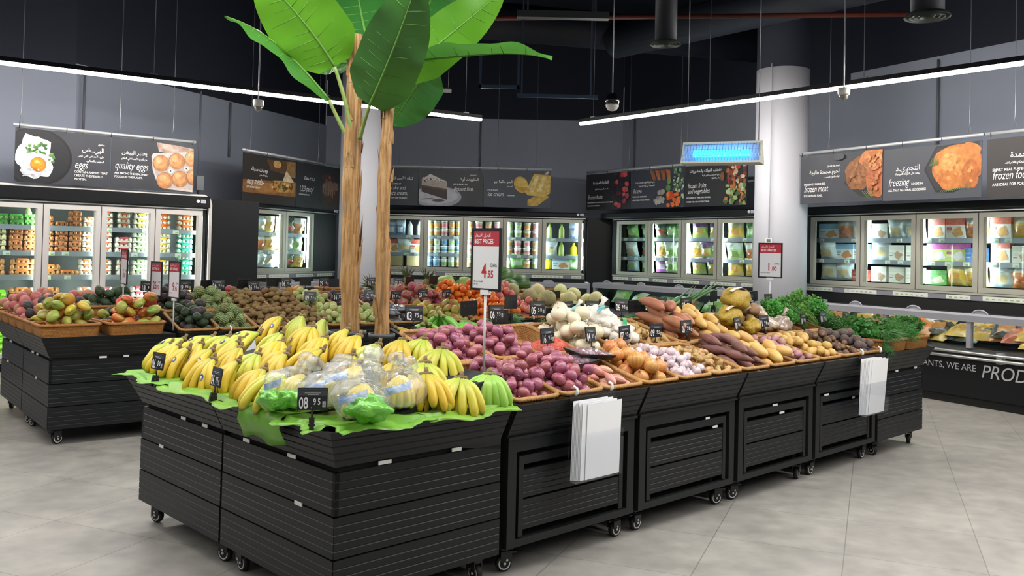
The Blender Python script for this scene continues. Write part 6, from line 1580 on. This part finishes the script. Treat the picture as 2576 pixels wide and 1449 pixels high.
# A4 price boards on poles
BOARDF = mat('black_board_frame', '#17181a', .35); BOARDW = mat('white_price_sheet', '#dcdce0', .5); HEADR = mat('red_header', '#b02a3a', .5); REDT = mat('red_price_ink', '#b3242c', .5); DKT = mat('dark_ink', '#2a2b30', .5)
def board(M, price, foot, lab, small, pole_m=None, w=.205, h=.295):
    """board centred at M facing -y; pole runs down to height foot below the centre"""
    t = thing('price_sign', lab, 'sign', M)
    b = .011
    mb = MB(); mb.bx(-w/2, w/2, -.005, .005, -h/2, -h/2+b).bx(-w/2, w/2, -.005, .005, h/2-b, h/2).bx(-w/2, -w/2+b, -.005, .005, -h/2+b, h/2-b).bx(w/2-b, w/2, -.005, .005, -h/2+b, h/2-b).bx(-w/2+b, w/2-b, .001, .004, -h/2+b, h/2-b)
    mb.build('frame', BOARDF, t)
    a = w/2-b; zt = h/2-b; zh = zt-.075
    s = MB().bx(-a, a, -.002, .001, -h/2+b, zh, 0).bx(-a, a, -.002, .001, zh, zt, 1).build('price_sheet', [BOARDW, HEADR], t)
    mb = MB(); y = -.0028
    letter(mb, 'أفضل الأسعار', -a+.012, zt-.031, .024, 0, sx=.85, y=y)
    letter(mb, 'BEST PRICES', -a+.009, zh+.014, .0285, 0, sx=.86, y=y, bold=.0006)
    i, d = price.split('.')
    letter(mb, i, (.006 if len(i) == 1 else .012), -.085, .092, 1, 'RIGHT', sx=.72, y=y, bold=.002)
    letter(mb, '.'+d, .008, -.085, .048, 1, sx=.8, y=y, bold=.001)
    letter(mb, 'DHS', .034, -.035, .024, 2, sx=.95, y=y)
    for k, sx in enumerate(small): letter(mb, sx, -a+.010, -.108-.014*k, .0125, 2, sx=.85, y=y)
    mb.build('lettering', [INK, REDT, DKT], t)
    MB().bx(-.028, .028, -.008, .009, -h/2-.018, -h/2+.004).build('clip', WHITE, t)
    MB().tube([(0, .0, -h/2-.015), (0, 0, -foot)], .0055, 8).build('pole', pole_m or mat('pale_pole', '#c4c6c4', .35), t)
    return t
fU = RZ(-PI/2)   # facing the near end of a stand
board(MA @ T((.90, .15, 1.46)) @ fU, '4.95', .60, 'tall price sign reading 4.95 on a pole between bananas and onions', ['Banana Estrella', 'Per Kg'])
board(MA @ T((4.85, .95, 1.475)) @ fU @ RZ(.2), '1.00', .42, 'price sign reading 1.00 in front of the right pillar', ['Fresh Garlic Bunch'], mat('clear_pole', '#dfe2e6', .2))
board(ML @ T((.663, .6, 1.30)) @ fU @ RY(.04), '5.95', .36, 'price sign reading 5.95 over the heaped avocados', ['Mango'], w=.19)
board(ML @ T((.925, .6, 1.20)) @ fU @ RZ(.15), '26.95', .24, 'price sign reading 26.95, middle one of three', ['Avocado'], w=.20)
board(ML @ T((.88, .0, 1.215)) @ fU @ RZ(.12), '9.95', .40, 'price sign reading 9.95 on a pole at the corner of the avocado baskets', ['Mango Ripe'], w=.20)
# acrylic paper bag holders hanging on the stands
def bag_holder(M, lab, w=.345, h=.43, fh=.23, n=9, lean=.0, seed=1):
    """hangs from its top edge; local z down from 0"""
    t = thing('bag_dispenser', lab, 'bag holder', M)
    MB().bx(-w/2, w/2, .0, .003, -h, 0).bx(-w/2, w/2, -.055, -.052, -h, -h+fh).bx(-w/2, -w/2+.003, -.052, .0, -h, -h+fh).bx(w/2-.003, w/2, -.052, 0, -h, -h+fh).bx(-w/2, w/2, -.055, 0, -h, -h+.003).build('acrylic_pocket', ACRYL, t)
    for s in (-1, 1): MB().tube([(s*w*.38, .004, -.02), (s*w*.38, -.006, -.01), (s*w*.38+.004, .0, .012), (s*w*.38-.004, .012, .02), (s*w*.38, .02, .012)], [.005, .008, .007, .008, .004], 8).build('knotted_tie', WHITE, t)
    rr = random.Random(seed)
    for k in range(n):
        x0 = -w/2+.012+.0045*k if k < n-1 else -w/2+.075; x1 = min(w/2-.006, x0+.255); top = -.045-.006*((k*7) % 4)-(0 if k else 0)
        if k == n-1: top = -.058
        y = -.006-.0048*k
        sk = lean*(k/n)
        v = [(x0, y, -h+.006), (x1, y, -h+.006), (x1+sk, y-.002, top), (x0+sk, y-.002, top), (x0, y-.0018, -h+.006), (x1, y-.0018, -h+.006), (x1+sk, y-.0038, top), (x0+sk, y-.0038, top)]
        inst('paper_bag', MB().add(v, [(0, 1, 2, 3), (7, 6, 5, 4), (0, 4, 5, 1), (1, 5, 6, 2), (2, 6, 7, 3), (3, 7, 4, 0)]).mesh('paper_bag', PAPER), M, 'flat white paper bag, %s from the back, in the holder %s' % (ORD[k], lab.split(', ')[1]), 'paper bag', 'paper bags in the holders')
    return t
bag_holder(MA @ T((1.425, -.084, .835)) @ RX(.02), 'clear bag holder full of white paper bags, hanging under the red onions', seed=1)
bag_holder(MA @ T((4.50, -.084, .835)) @ RX(.02), 'clear bag holder with leaning white bags, hanging under the beetroots', w=.39, h=.45, lean=.05, seed=2)
bag_holder(ML @ T((1.45, -.084, .82)), 'clear bag holder under the sugar apples, mostly hidden by bananas', seed=3)
bag_holder(ML @ T((4.40, -.084, .82)), 'clear bag holder far behind the onion baskets, top edge only', seed=4)
# ------------------------------------------------------------------ printed banners over the cabinets
SLATE = '#34363d'
class Art:
    def __init__(s, x0, x1, z0, z1, bg): s.mb = MB(); s.ms = []; s.x0, s.z0, s.W, s.H = x0, z0, x1-x0, z1-z0; s.y = -.0045; s.rr = random.Random(int(x0*100)+7)
    def m(s, h):
        c = [int(h[i:i+2], 16) for i in (1, 3, 5)]; dk = '#%02x%02x%02x' % tuple(int(v*k) for v, k in zip(c, (.78, .66, .56) if c[0] > c[2]+25 else (.86, .86, .88))); q = mat('print_'+h, h, .55, noise=(16, dk, .8))
        if q not in s.ms: s.ms.append(q)
        return s.ms.index(q)
    def poly(s, pts, h):
        s.y -= .00025; pts = [(min(max(p[0], .004), s.W-.004), min(max(p[1], .004), s.H-.004)) for p in pts]
        s.mb.poly([(s.x0+p[0], s.z0+p[1]) for p in pts], s.y, s.m(h)); return s
    def ell(s, cx, cz, rx, rz, h, a0=0, a1=2*PI, n=28, wob=0., rot=0.):
        ph = s.rr.uniform(0, 6); P = []
        for k in range(n):
            a = a0+(a1-a0)*k/(n if a1-a0 > 6.2 else n-1); r = 1+wob*math.sin(5*a+ph)+wob*.6*math.sin(9*a+ph*2)
            x, z = rx*r*math.cos(a), rz*r*math.sin(a); P.append((cx+x*math.cos(rot)-z*math.sin(rot), cz+x*math.sin(rot)+z*math.cos(rot)))
        return s.poly(P, h)
    def bits(s, cx, cz, sx, sz, n, cols, r0, r1, wob=.09):
        for _ in range(n): s.ell(cx+s.rr.uniform(-sx, sx), cz+s.rr.uniform(-sz, sz), s.rr.uniform(r0, r1), s.rr.uniform(r0, r1), s.rr.choice(cols), n=14, wob=wob, rot=s.rr.uniform(0, 3))
        return s
def banner(i, x0, x1, z0, z1, lab, bg, draw, texts, y=-.085):
    M = FR(i) @ T((0, y, 0))
    t = thing('hanging_banner', lab, 'banner', M, None)
    MB().bx(x0, x1, -.004, .004, z0, z1).build('banner_panel', mat('banner_'+bg, bg, .55, noise=(2.2, '#4a4d57' if bg == SLATE else bg, .5)), t)
    a = Art(x0, x1, z0, z1, bg); draw(a, x1-x0, z1-z0)
    if a.mb.v: a.mb.build('printed_picture', a.ms, t)
    mb = MB()
    for s, fx, fz, size, kind in texts:
        X = x0+fx*(x1-x0); Z = z0+fz*(z1-z0)
        if kind == 'ar': letter(mb, s, X, Z, size*.64, 0, 'RIGHT', sx=1., y=-.0075, bold=.001)
        elif kind == 'arl': letter(mb, s, X, Z, size, 0, 'LEFT', sx=1., y=-.0075)
        elif kind == 'it': letter(mb, s, X, Z, size*.84, 0, shear=.28, sx=.68, y=-.0075)
        else: letter(mb, s, X, Z, size*.86, 0, sx=.9, y=-.0075, bold=.0008)
    mb.build('lettering', INK, t)
    return t
def rail(i, x0, x1, z, lab, wires, y=-.085):
    t = thing('banner_rail', lab, 'rail', FR(i) @ T((0, y, 0)))
    MB().tube([(x0, 0, z), (x1, 0, z)], .019, 12).build('tube_rail', mat('pale_alu_tube', '#c6c8ca', .35, .3), t)
    for x in wires: MB().tube([(x-.02, 0, z), (x, 0, z+.16), (x, 0, 5.55)], .0045, 6).tube([(x+.02, 0, z), (x, 0, z+.16)], .003, 6).build('hanging_wire', WIRE, t)
    mb = MB()
    for x in np.arange(x0+.06, x1, .5): mb.tube([(x, -.021, z+.01), (x, -.012, z-.04)], .004, 6)
    mb.build('hooks', CHAR, t)
def d_egg(a, W, H):
    a.ell(W*.20, H*.48, .40, .34, '#17181b').ell(W*.20, H*.49, .37, .31, '#232428').ell(.20, H*.5, .19, .24, '#dfe0e4', wob=.10).ell(.24, H*.38, .17, .18, '#eceef0', wob=.09).ell(.19, .15, .13, .08, '#d2d4dc', wob=.14)
    a.ell(.245, .215, .085, .085, '#e08a1e').ell(.24, .225, .07, .065, '#f0a52c').ell(.23, .245, .028, .02, '#f8cf70')
    a.bits(.23, .40, .11, .055, 30, ['#4f8a3a', '#3a6a2c', '#7ab05a'], .008, .02); a.bits(.38, .30, .03, .05, 8, ['#4f8a3a', '#6aa04a'], .008, .018)
    a.bits(.16, .12, .1, .05, 16, ['#c8cad2', '#f4f4f6'], .006, .013)
def d_eggs(a, W, H):
    a.poly([(W*.53, .60), (W*.78, .585), (W, .56), (W, .42), (W*.56, .49)], '#b7a39a').poly([(W*.56, .60), (W*.8, .57), (W*.79, .50), (W*.57, .53)], '#c9b6ac')
    a.poly([(W*.47, .42), (W*.49, .46), (W, .52), (W, .005), (W*.62, .03), (W*.55, .09), (W*.49, .25)], '#d3c6bf').poly([(W*.50, .40), (W, .48), (W, .03), (W*.63, .05), (W*.57, .11), (W*.51, .26)], '#c2b3ab')
    for cx, cz in ((.59, .345), (.785, .385), (.985, .43), (.64, .13), (.83, .165), (1.01, .2)):
        r = .097; a.ell(W*cx, cz, r*1.08, r*1.06, '#8f7a70').ell(W*cx, cz, r, r*1.02, '#c98a55').ell(W*cx-.012, cz+.012, r*.82, r*.82, '#dba06a').ell(W*cx-.025, cz+.03, r*.42, r*.4, '#e9bb8a')
    for cx, cz in ((.71, .255), (.905, .30)): a.ell(W*cx, cz, .035, .03, '#e2d8d2').ell(W*cx, cz, .008, .008, '#2a2422')
def d_pizza(a, W, H):
    a.poly([(0, H*.2), (0, H*.46), (W, H*.52), (W, H*.2)], '#8a6238').poly([(W*.1, H*.40), (W*.98, H*.50), (W*.98, H*.30), (W*.3, H*.22)], '#a87a44').poly([(W*.42, H*.93), (W, H*.98), (W, H*.62), (W*.5, H*.72)], '#5c4226').ell(W*.62, H*.86, .1, .06, '#c9a468').poly([(W*.8, H*.95), (W*.98, H*.97), (W*.98, H*.62), (W*.83, H*.62)], '#8f7146')
    a.poly([(W*.72, H*.48), (W*.80, H*.76), (W*.96, H*.52)], '#d8c8ac').ell(W*.72, H*.40, .30, .09, '#c89a52', wob=.05).bits(W*.72, H*.40, .26, .06, 44, ['#d9b05e', '#a8481f', '#e9d8a0', '#6a4a24', '#5a6a2c'], .012, .03)
def d_cake(a, W, H):
    a.ell(W*.76, H*.22, .36, .12, '#2b2224').ell(W*.78, H*.28, .26, .2, '#3a2624').ell(W*.78, H*.40, .25, .16, '#4a3028', wob=.06).ell(W*.78, H*.55, .24, .09, '#8a6a5c', wob=.08).ell(W*.70, H*.74, .17, .06, '#5a3432', wob=.1)
    for k in range(7): a.ell(W*.60+.055*k, H*(.44-.03*(k % 3)), .02, .07+.02*(k % 2), '#9a7a68')
    a.bits(W*.72, H*.72, .14, .04, 10, ['#7a4a44', '#4a2c2a', '#93665a'], .02, .035)
def d_plate(a, W, H): a.ell(W*.10, H*.3, .30, .2, '#b9b9c0').ell(W*.08, H*.32, .24, .15, '#d0d0d6')
def d_slice(a, W, H):
    a.ell(W*.28, H*.25, .44, .19, '#a3a3ad').ell(W*.26, H*.28, .40, .15, '#bcbcc6').poly([(.05, H*.38), (.05, H*.72), (.20, H*.84), (W*.44, H*.60), (W*.45, H*.17)], '#3a2b28').poly([(.05, H*.56), (.05, H*.72), (.20, H*.86), (W*.44, H*.66), (W*.44, H*.46)], '#b0a69c').poly([(.05, H*.72), (.20, H*.86), (W*.44, H*.66), (W*.25, H*.70)], '#d8d2cc').poly([(.05, H*.55), (W*.44, H*.45), (W*.44, H*.41), (.05, H*.51)], '#5a4238')
    a.bits(W*.22, H*.72, .16, .04, 26, ['#4a3630', '#7a645a', '#e6e0da'], .006, .014); a.ell(W*.31, H*.15, .11, .025, '#4c4c56').ell(W*.13, H*.19, .12, .008, '#5c5c66', rot=.1)
def d_ice(a, W, H):
    a.ell(W*.56, H*.62, .12, .15, '#d6b04a', rot=.5).ell(W*.57, H*.63, .095, .12, '#e6c868', rot=.5).poly([(W*.47, H*.56), (W*.60, H*.42), (W*.70, H*.5), (W*.64, H*.56)], '#c9a03a')
    a.poly([(W*.66, H*.06), (W*.80, H*.05), (W*.98, H*.30), (W*.9, H*.42), (W*.66, H*.22)], '#cfae52').poly([(W*.62, H*.42), (W*.75, H*.92), (W*.995, H*.88), (W*.995, H*.40), (W*.88, H*.30), (W*.66, H*.34)], '#dcc068').poly([(W*.68, H*.45), (W*.77, H*.86), (W*.83, H*.87), (W*.74, H*.42)], '#efdc98').poly([(W*.80, H*.44), (W*.88, H*.86), (W*.93, H*.86), (W*.86, H*.42)], '#efdc98').poly([(W*.90, H*.90), (W*.94, H*.99), (W*.98, H*.99), (W*.95, H*.9)], '#d8c49a')
def d_berry(a, W, H):
    a.bits(W*.80, H*.5, .2, .29, 46, ['#2c1c2c', '#3c2434', '#221a26', '#5a2c3c'], .02, .04).bits(W*.84, H*.5, .16, .28, 12, ['#b8434a', '#a03a48', '#c9585c'], .03, .055, .06)
def d_mix(a, W, H):
    for k in range(4): a.poly([(W*(.36+.1*k), H*.98), (W*(.44+.1*k), H*.95), (W*(.48+.09*k), H*.72), (W*(.43+.09*k), H*.70)], ['#a3623e', '#b8704a'][k % 2])
    a.bits(W*.90, H*.6, .11, .24, 46, ['#6f9a58', '#4f7a44', '#8fb89a', '#c9d8c8'], .014, .03).ell(W*.73, H*.68, .045, .05, '#7a9a58').ell(W*.72, H*.50, .05, .055, '#5f8a4a')
    a.bits(W*.56, H*.24, .11, .11, 12, ['#a8a29a', '#bcb6ac', '#96908a'], .025, .05).bits(W*.82, H*.22, .12, .12, 22, ['#e0682a', '#d0561c', '#ec7f3c'], .025, .05)
def d_veg(a, W, H):
    a.bits(W*.84, H*.68, .16, .2, 50, ['#5a2c30', '#8a4a30', '#d8c8a0', '#b86a34', '#e6dcc0', '#a8343a'], .02, .045).bits(W*.84, H*.25, .2, .16, 40, ['#6f8a4a', '#9ab878', '#c97a3c', '#4f6a3a', '#b0c49a'], .02, .05).ell(W*.63, H*.70, .04, .07, '#8a5a34')
def d_meat(a, W, H):
    a.poly([(W*.55, H*.38), (W*.80, H*.97), (W*.98, H*.98), (W*.98, H*.05), (W*.75, H*.1)], '#24252a')
    a.ell(W*.72, H*.55, .19, .2, '#8f5c34', wob=.06).ell(W*.90, H*.83, .20, .14, '#c97f48', wob=.06).ell(W*.93, H*.42, .15, .22, '#b86c40', wob=.05).bits(W*.72, H*.55, .13, .13, 40, ['#9c6a40', '#7d4e2c', '#a87448'], .012, .03).bits(W*.90, H*.8, .12, .09, 24, ['#d28c54', '#b9703c', '#d69a62'], .015, .035).bits(W*.92, H*.42, .08, .16, 24, ['#c47a4c', '#a86038', '#cc885a'], .012, .03)
    for k in range(6): a.poly([(W*.78+.03*k, H*.20), (W*.78+.03*k+.012, H*.20), (W*.86+.022*k, H*(.04+.01*k))], '#7fa84a')
    a.ell(W*.5, H*.92, .09, .04, '#4a4a50')
def d_chick(a, W, H):
    a.poly([(W*.44, H*.55), (W*.56, H*.97), (W*.98, H*.99), (W*.98, H*.35), (W*.74, H*.1), (W*.56, H*.12)], '#1e1f23').poly([(W*.46, H*.55), (W*.57, H*.93), (W*.98, H*.97), (W*.97, H*.38), (W*.73, H*.14), (W*.57, H*.16)], '#2c2d31')
    a.ell(W*.77, H*.58, .31, .24, '#c47836', wob=.03).ell(W*.74, H*.62, .24, .19, '#d68f46', wob=.03).ell(W*.70, H*.66, .13, .1, '#e2a860').ell(W*.88, H*.82, .14, .1, '#cc823c', wob=.04).ell(W*.70, H*.33, .14, .11, '#c87c38', wob=.05).ell(W*.90, H*.42, .1, .16, '#b86a2e', wob=.05).bits(W*.77, H*.55, .2, .16, 20, ['#d2944c', '#c07c38', '#daa25a'], .012, .03)
    for k in range(14): a.poly([(W*.60+.026*k, H*(.10+.006*k)), (W*.60+.026*k+.012, H*(.10+.006*k)), (W*.63+.028*k, H*(.17+.008*k))], '#6f9458')
    for k in range(5): a.poly([(W*.50+.02*k, H*.62), (W*.51+.02*k, H*.61), (W*.54+.016*k, H*.80)], '#5f7f44')
def d_meal(a, W, H): a.ell(W*.85, H*.5, .25, .3, '#2a2224')
banner(1, .065, 1.10, 2.16, 2.78, 'banner with a fried egg in a dark pan, first of the egg banners', SLATE, d_egg, [('يحتوي', .93, .80, .045, 'ar'), ('البيــض', .93, .66, .115, 'ar'), ('على الأحماض التي تبني', .93, .56, .05, 'ar'), ('البروتين المثالي.', .93, .47, .05, 'ar'), ('eggs', .61, .335, .15, 'it'), ('CONTAIN AMINOS THAT', .61, .245, .042, 'sm'), ('CREATE THE PERFECT', .61, .175, .042, 'sm'), ('PROTEIN.', .61, .105, .042, 'sm')])
banner(1, 1.11, 2.12, 2.16, 2.78, 'banner with brown eggs in a pale carton reading quality eggs', SLATE, d_eggs, [('يعتبر البيض', .42, .68, .10, 'ar'), ('من أصح الأطعمة في العالم.', .42, .58, .045, 'ar'), ('quality eggs', .04, .385, .15, 'it'), ('ARE AMONG THE HEALTHIEST', .04, .28, .038, 'sm'), ('FOODS ON THE PLANET.', .04, .21, .038, 'sm')])
rail(1, .04, 2.14, 2.81, 'pale tube rail carrying the egg banners', (.12, 1.2, 1.85))
banner(2, .38, 1.69, 2.14, 2.86, 'banner with pizza on a wooden board reading easy meals', '#2a2624', d_pizza, [('وجبات سهلة', .44, .66, .12, 'ar'), ('جاهزة للتسخين', .44, .57, .05, 'ar'), ('easy meals-', .07, .385, .15, 'it'), ('JUST WARM THEM UP!', .07, .30, .04, 'sm')])
banner(2, 1.70, 2.96, 2.14, 2.86, 'dark banner with a ring cake reading 1,2,3 party', '#26262b', d_cake, [('١،٢،٣ حفلة!', .40, .62, .11, 'ar'), ('1,2,3 party!', .06, .36, .15, 'it'), ('NOTHING ELSE TO DO', .06, .27, .035, 'sm')])
rail(2, .36, 2.98, 2.90, 'pale tube rail carrying the easy meals banners', (.55, 2.3))
banner(3, -2.80, -1.665, 2.27, 2.92, 'banner reading cake and ice cream, partly behind the palm trunks', SLATE, d_plate, [('كيك الآيس كريم', .92, .70, .10, 'ar'), ('LAYERS OF', .60, .56, .04, 'sm'), ('cake and', .58, .42, .125, 'it'), ('ice cream,', .58, .28, .125, 'it'), ('HOW CAN YOU RESIST?', .58, .18, .034, 'sm')])
banner(3, -1.655, -.525, 2.27, 2.92, 'banner with a slice of layered cake reading dessert first', SLATE, d_slice, [('لا تحتار تحتاج', .90, .84, .035, 'ar'), ('الحلويات أولا', .93, .70, .10, 'ar'), ('LIFE IS SHORT EAT', .54, .58, .04, 'sm'), ('dessert first.', .54, .42, .125, 'it')])
banner(3, -.515, .66, 2.27, 2.92, 'banner with yellow ice pops reading ice cream weather', '#454a56', d_ice, [('الجو دائماً جو', .43, .66, .10, 'ar'), ('آيس كريم', .43, .56, .04, 'ar'), ('IT\'S ALWAYS', .06, .44, .04, 'sm'), ('ice cream', .06, .30, .125, 'it'), ('WEATHER', .36, .305, .034, 'sm')])
rail(3, -2.82, .68, 2.955, 'pale tube rail carrying the dessert banners', (-2.0, -.28, .4))
banner(4, -.71, .395, 2.26, 2.89, 'banner with dark berries reading frozen fruits', '#232329', d_berry, [('الفاكهة المجمدة', .52, .72, .10, 'ar'), ('حافظ على الأرض تدوم لفترة أطول', .52, .56, .04, 'ar'), ('frozen fruits', .05, .30, .13, 'it'), ('SAVE THE EARTH THEY LAST LONGER SO LESS WASTAGE', .04, .19, .032, 'sm'), ('AND CARBON FOOTPRINT.', .04, .10, .032, 'sm')])
banner(4, .405, 1.59, 2.26, 2.89, 'banner with scattered carrots and sprouts reading frozen', '#383a47', d_mix, [('يتم اختيار الفواكه والخضروات', .46, .66, .06, 'ar'), ('المجمدة في قمة نضجها', .46, .57, .06, 'ar'), ('frozen', .05, .40, .13, 'it'), ('FRUITS AND VEGETABLES', .04, .29, .036, 'sm'), ('ARE PICKED AT PEAK RIPENESS.', .04, .20, .036, 'sm')])
banner(4, 1.60, 2.80, 2.26, 2.89, 'banner reading frozen fruits and vegetables, below the insect trap', '#26272b', d_veg, [('نقطف الفواكه والخضروات', .60, .84, .095, 'ar'), ('في ذروة نضجها حيث تكون مليئة', .60, .74, .045, 'ar'), ('بالعناصر الغذائية', .60, .66, .045, 'ar'), ('frozen fruits', .05, .46, .13, 'it'), ('and vegetables', .05, .32, .13, 'it'), ('ARE PEAKED AT THIER PEAK RIPENESS,', .03, .20, .036, 'sm'), ('WHERE THEY ARE NUTRIENT DENSE', .03, .10, .036, 'sm')])
rail(4, -.72, 2.9, 2.93, 'pale tube rail carrying the frozen fruit banners', (.35, 1.5))
banner(5, -2.055, -.795, 2.205, 2.82, 'banner with fried chicken pieces reading frozen meat', SLATE, d_meat, [('تحفظ لك النضارة.', .50, .74, .045, 'ar'), ('لحوم مجمدة طازجة', .50, .61, .10, 'ar'), ('لوقت الجوع الصعب', .50, .52, .045, 'ar'), ('PRESERVED FRESHNESS.', .05, .38, .043, 'sm'), ('frozen meat', .05, .24, .14, 'it'), ('FOR HUNGER FIXES.', .05, .14, .043, 'sm')], y=-.6)
banner(5, -.785, .445, 2.195, 2.80, 'banner with a whole roast chicken reading freezing', '#44464f', d_chick, [('التجمـيـد', .40, .57, .13, 'ar'), ('يحفظ كل الفوائد الطبيعية.', .40, .49, .05, 'ar'), ('freezing', .06, .28, .15, 'it'), ('LOCKS IN', .31, .285, .043, 'sm'), ('ALL THAT NATURAL GOODNESS', .06, .175, .043, 'sm')], y=-.6)
banner(5, .505, 1.75, 2.185, 2.80, 'brownish banner reading smart meal planning, cut by the picture edge', '#34302f', d_meal, [('المجمدة', .42, .66, .13, 'ar'), ('لتخطيط الوجبات والتحكم بالكميات.', .52, .56, .05, 'ar'), ('SMART MEAL PLANNING', .05, .44, .048, 'sm'), ('frozen foods', .05, .30, .15, 'it'), ('ARE IDEAL FOR PORTION', .05, .19, .048, 'sm')], y=-.6)
rail(5, -2.08, .46, 2.86, 'pale tube rail carrying the frozen meat banners', (-1.6, .3), y=-.6)
rail(5, .49, 1.8, 2.86, 'pale tube rail carrying the brownish banner at the picture edge', (.8,), y=-.6)
print('things', len([o for o in bpy.data.objects if o.parent is None]), 'objects', len(bpy.data.objects), 'heaped', COUNT)
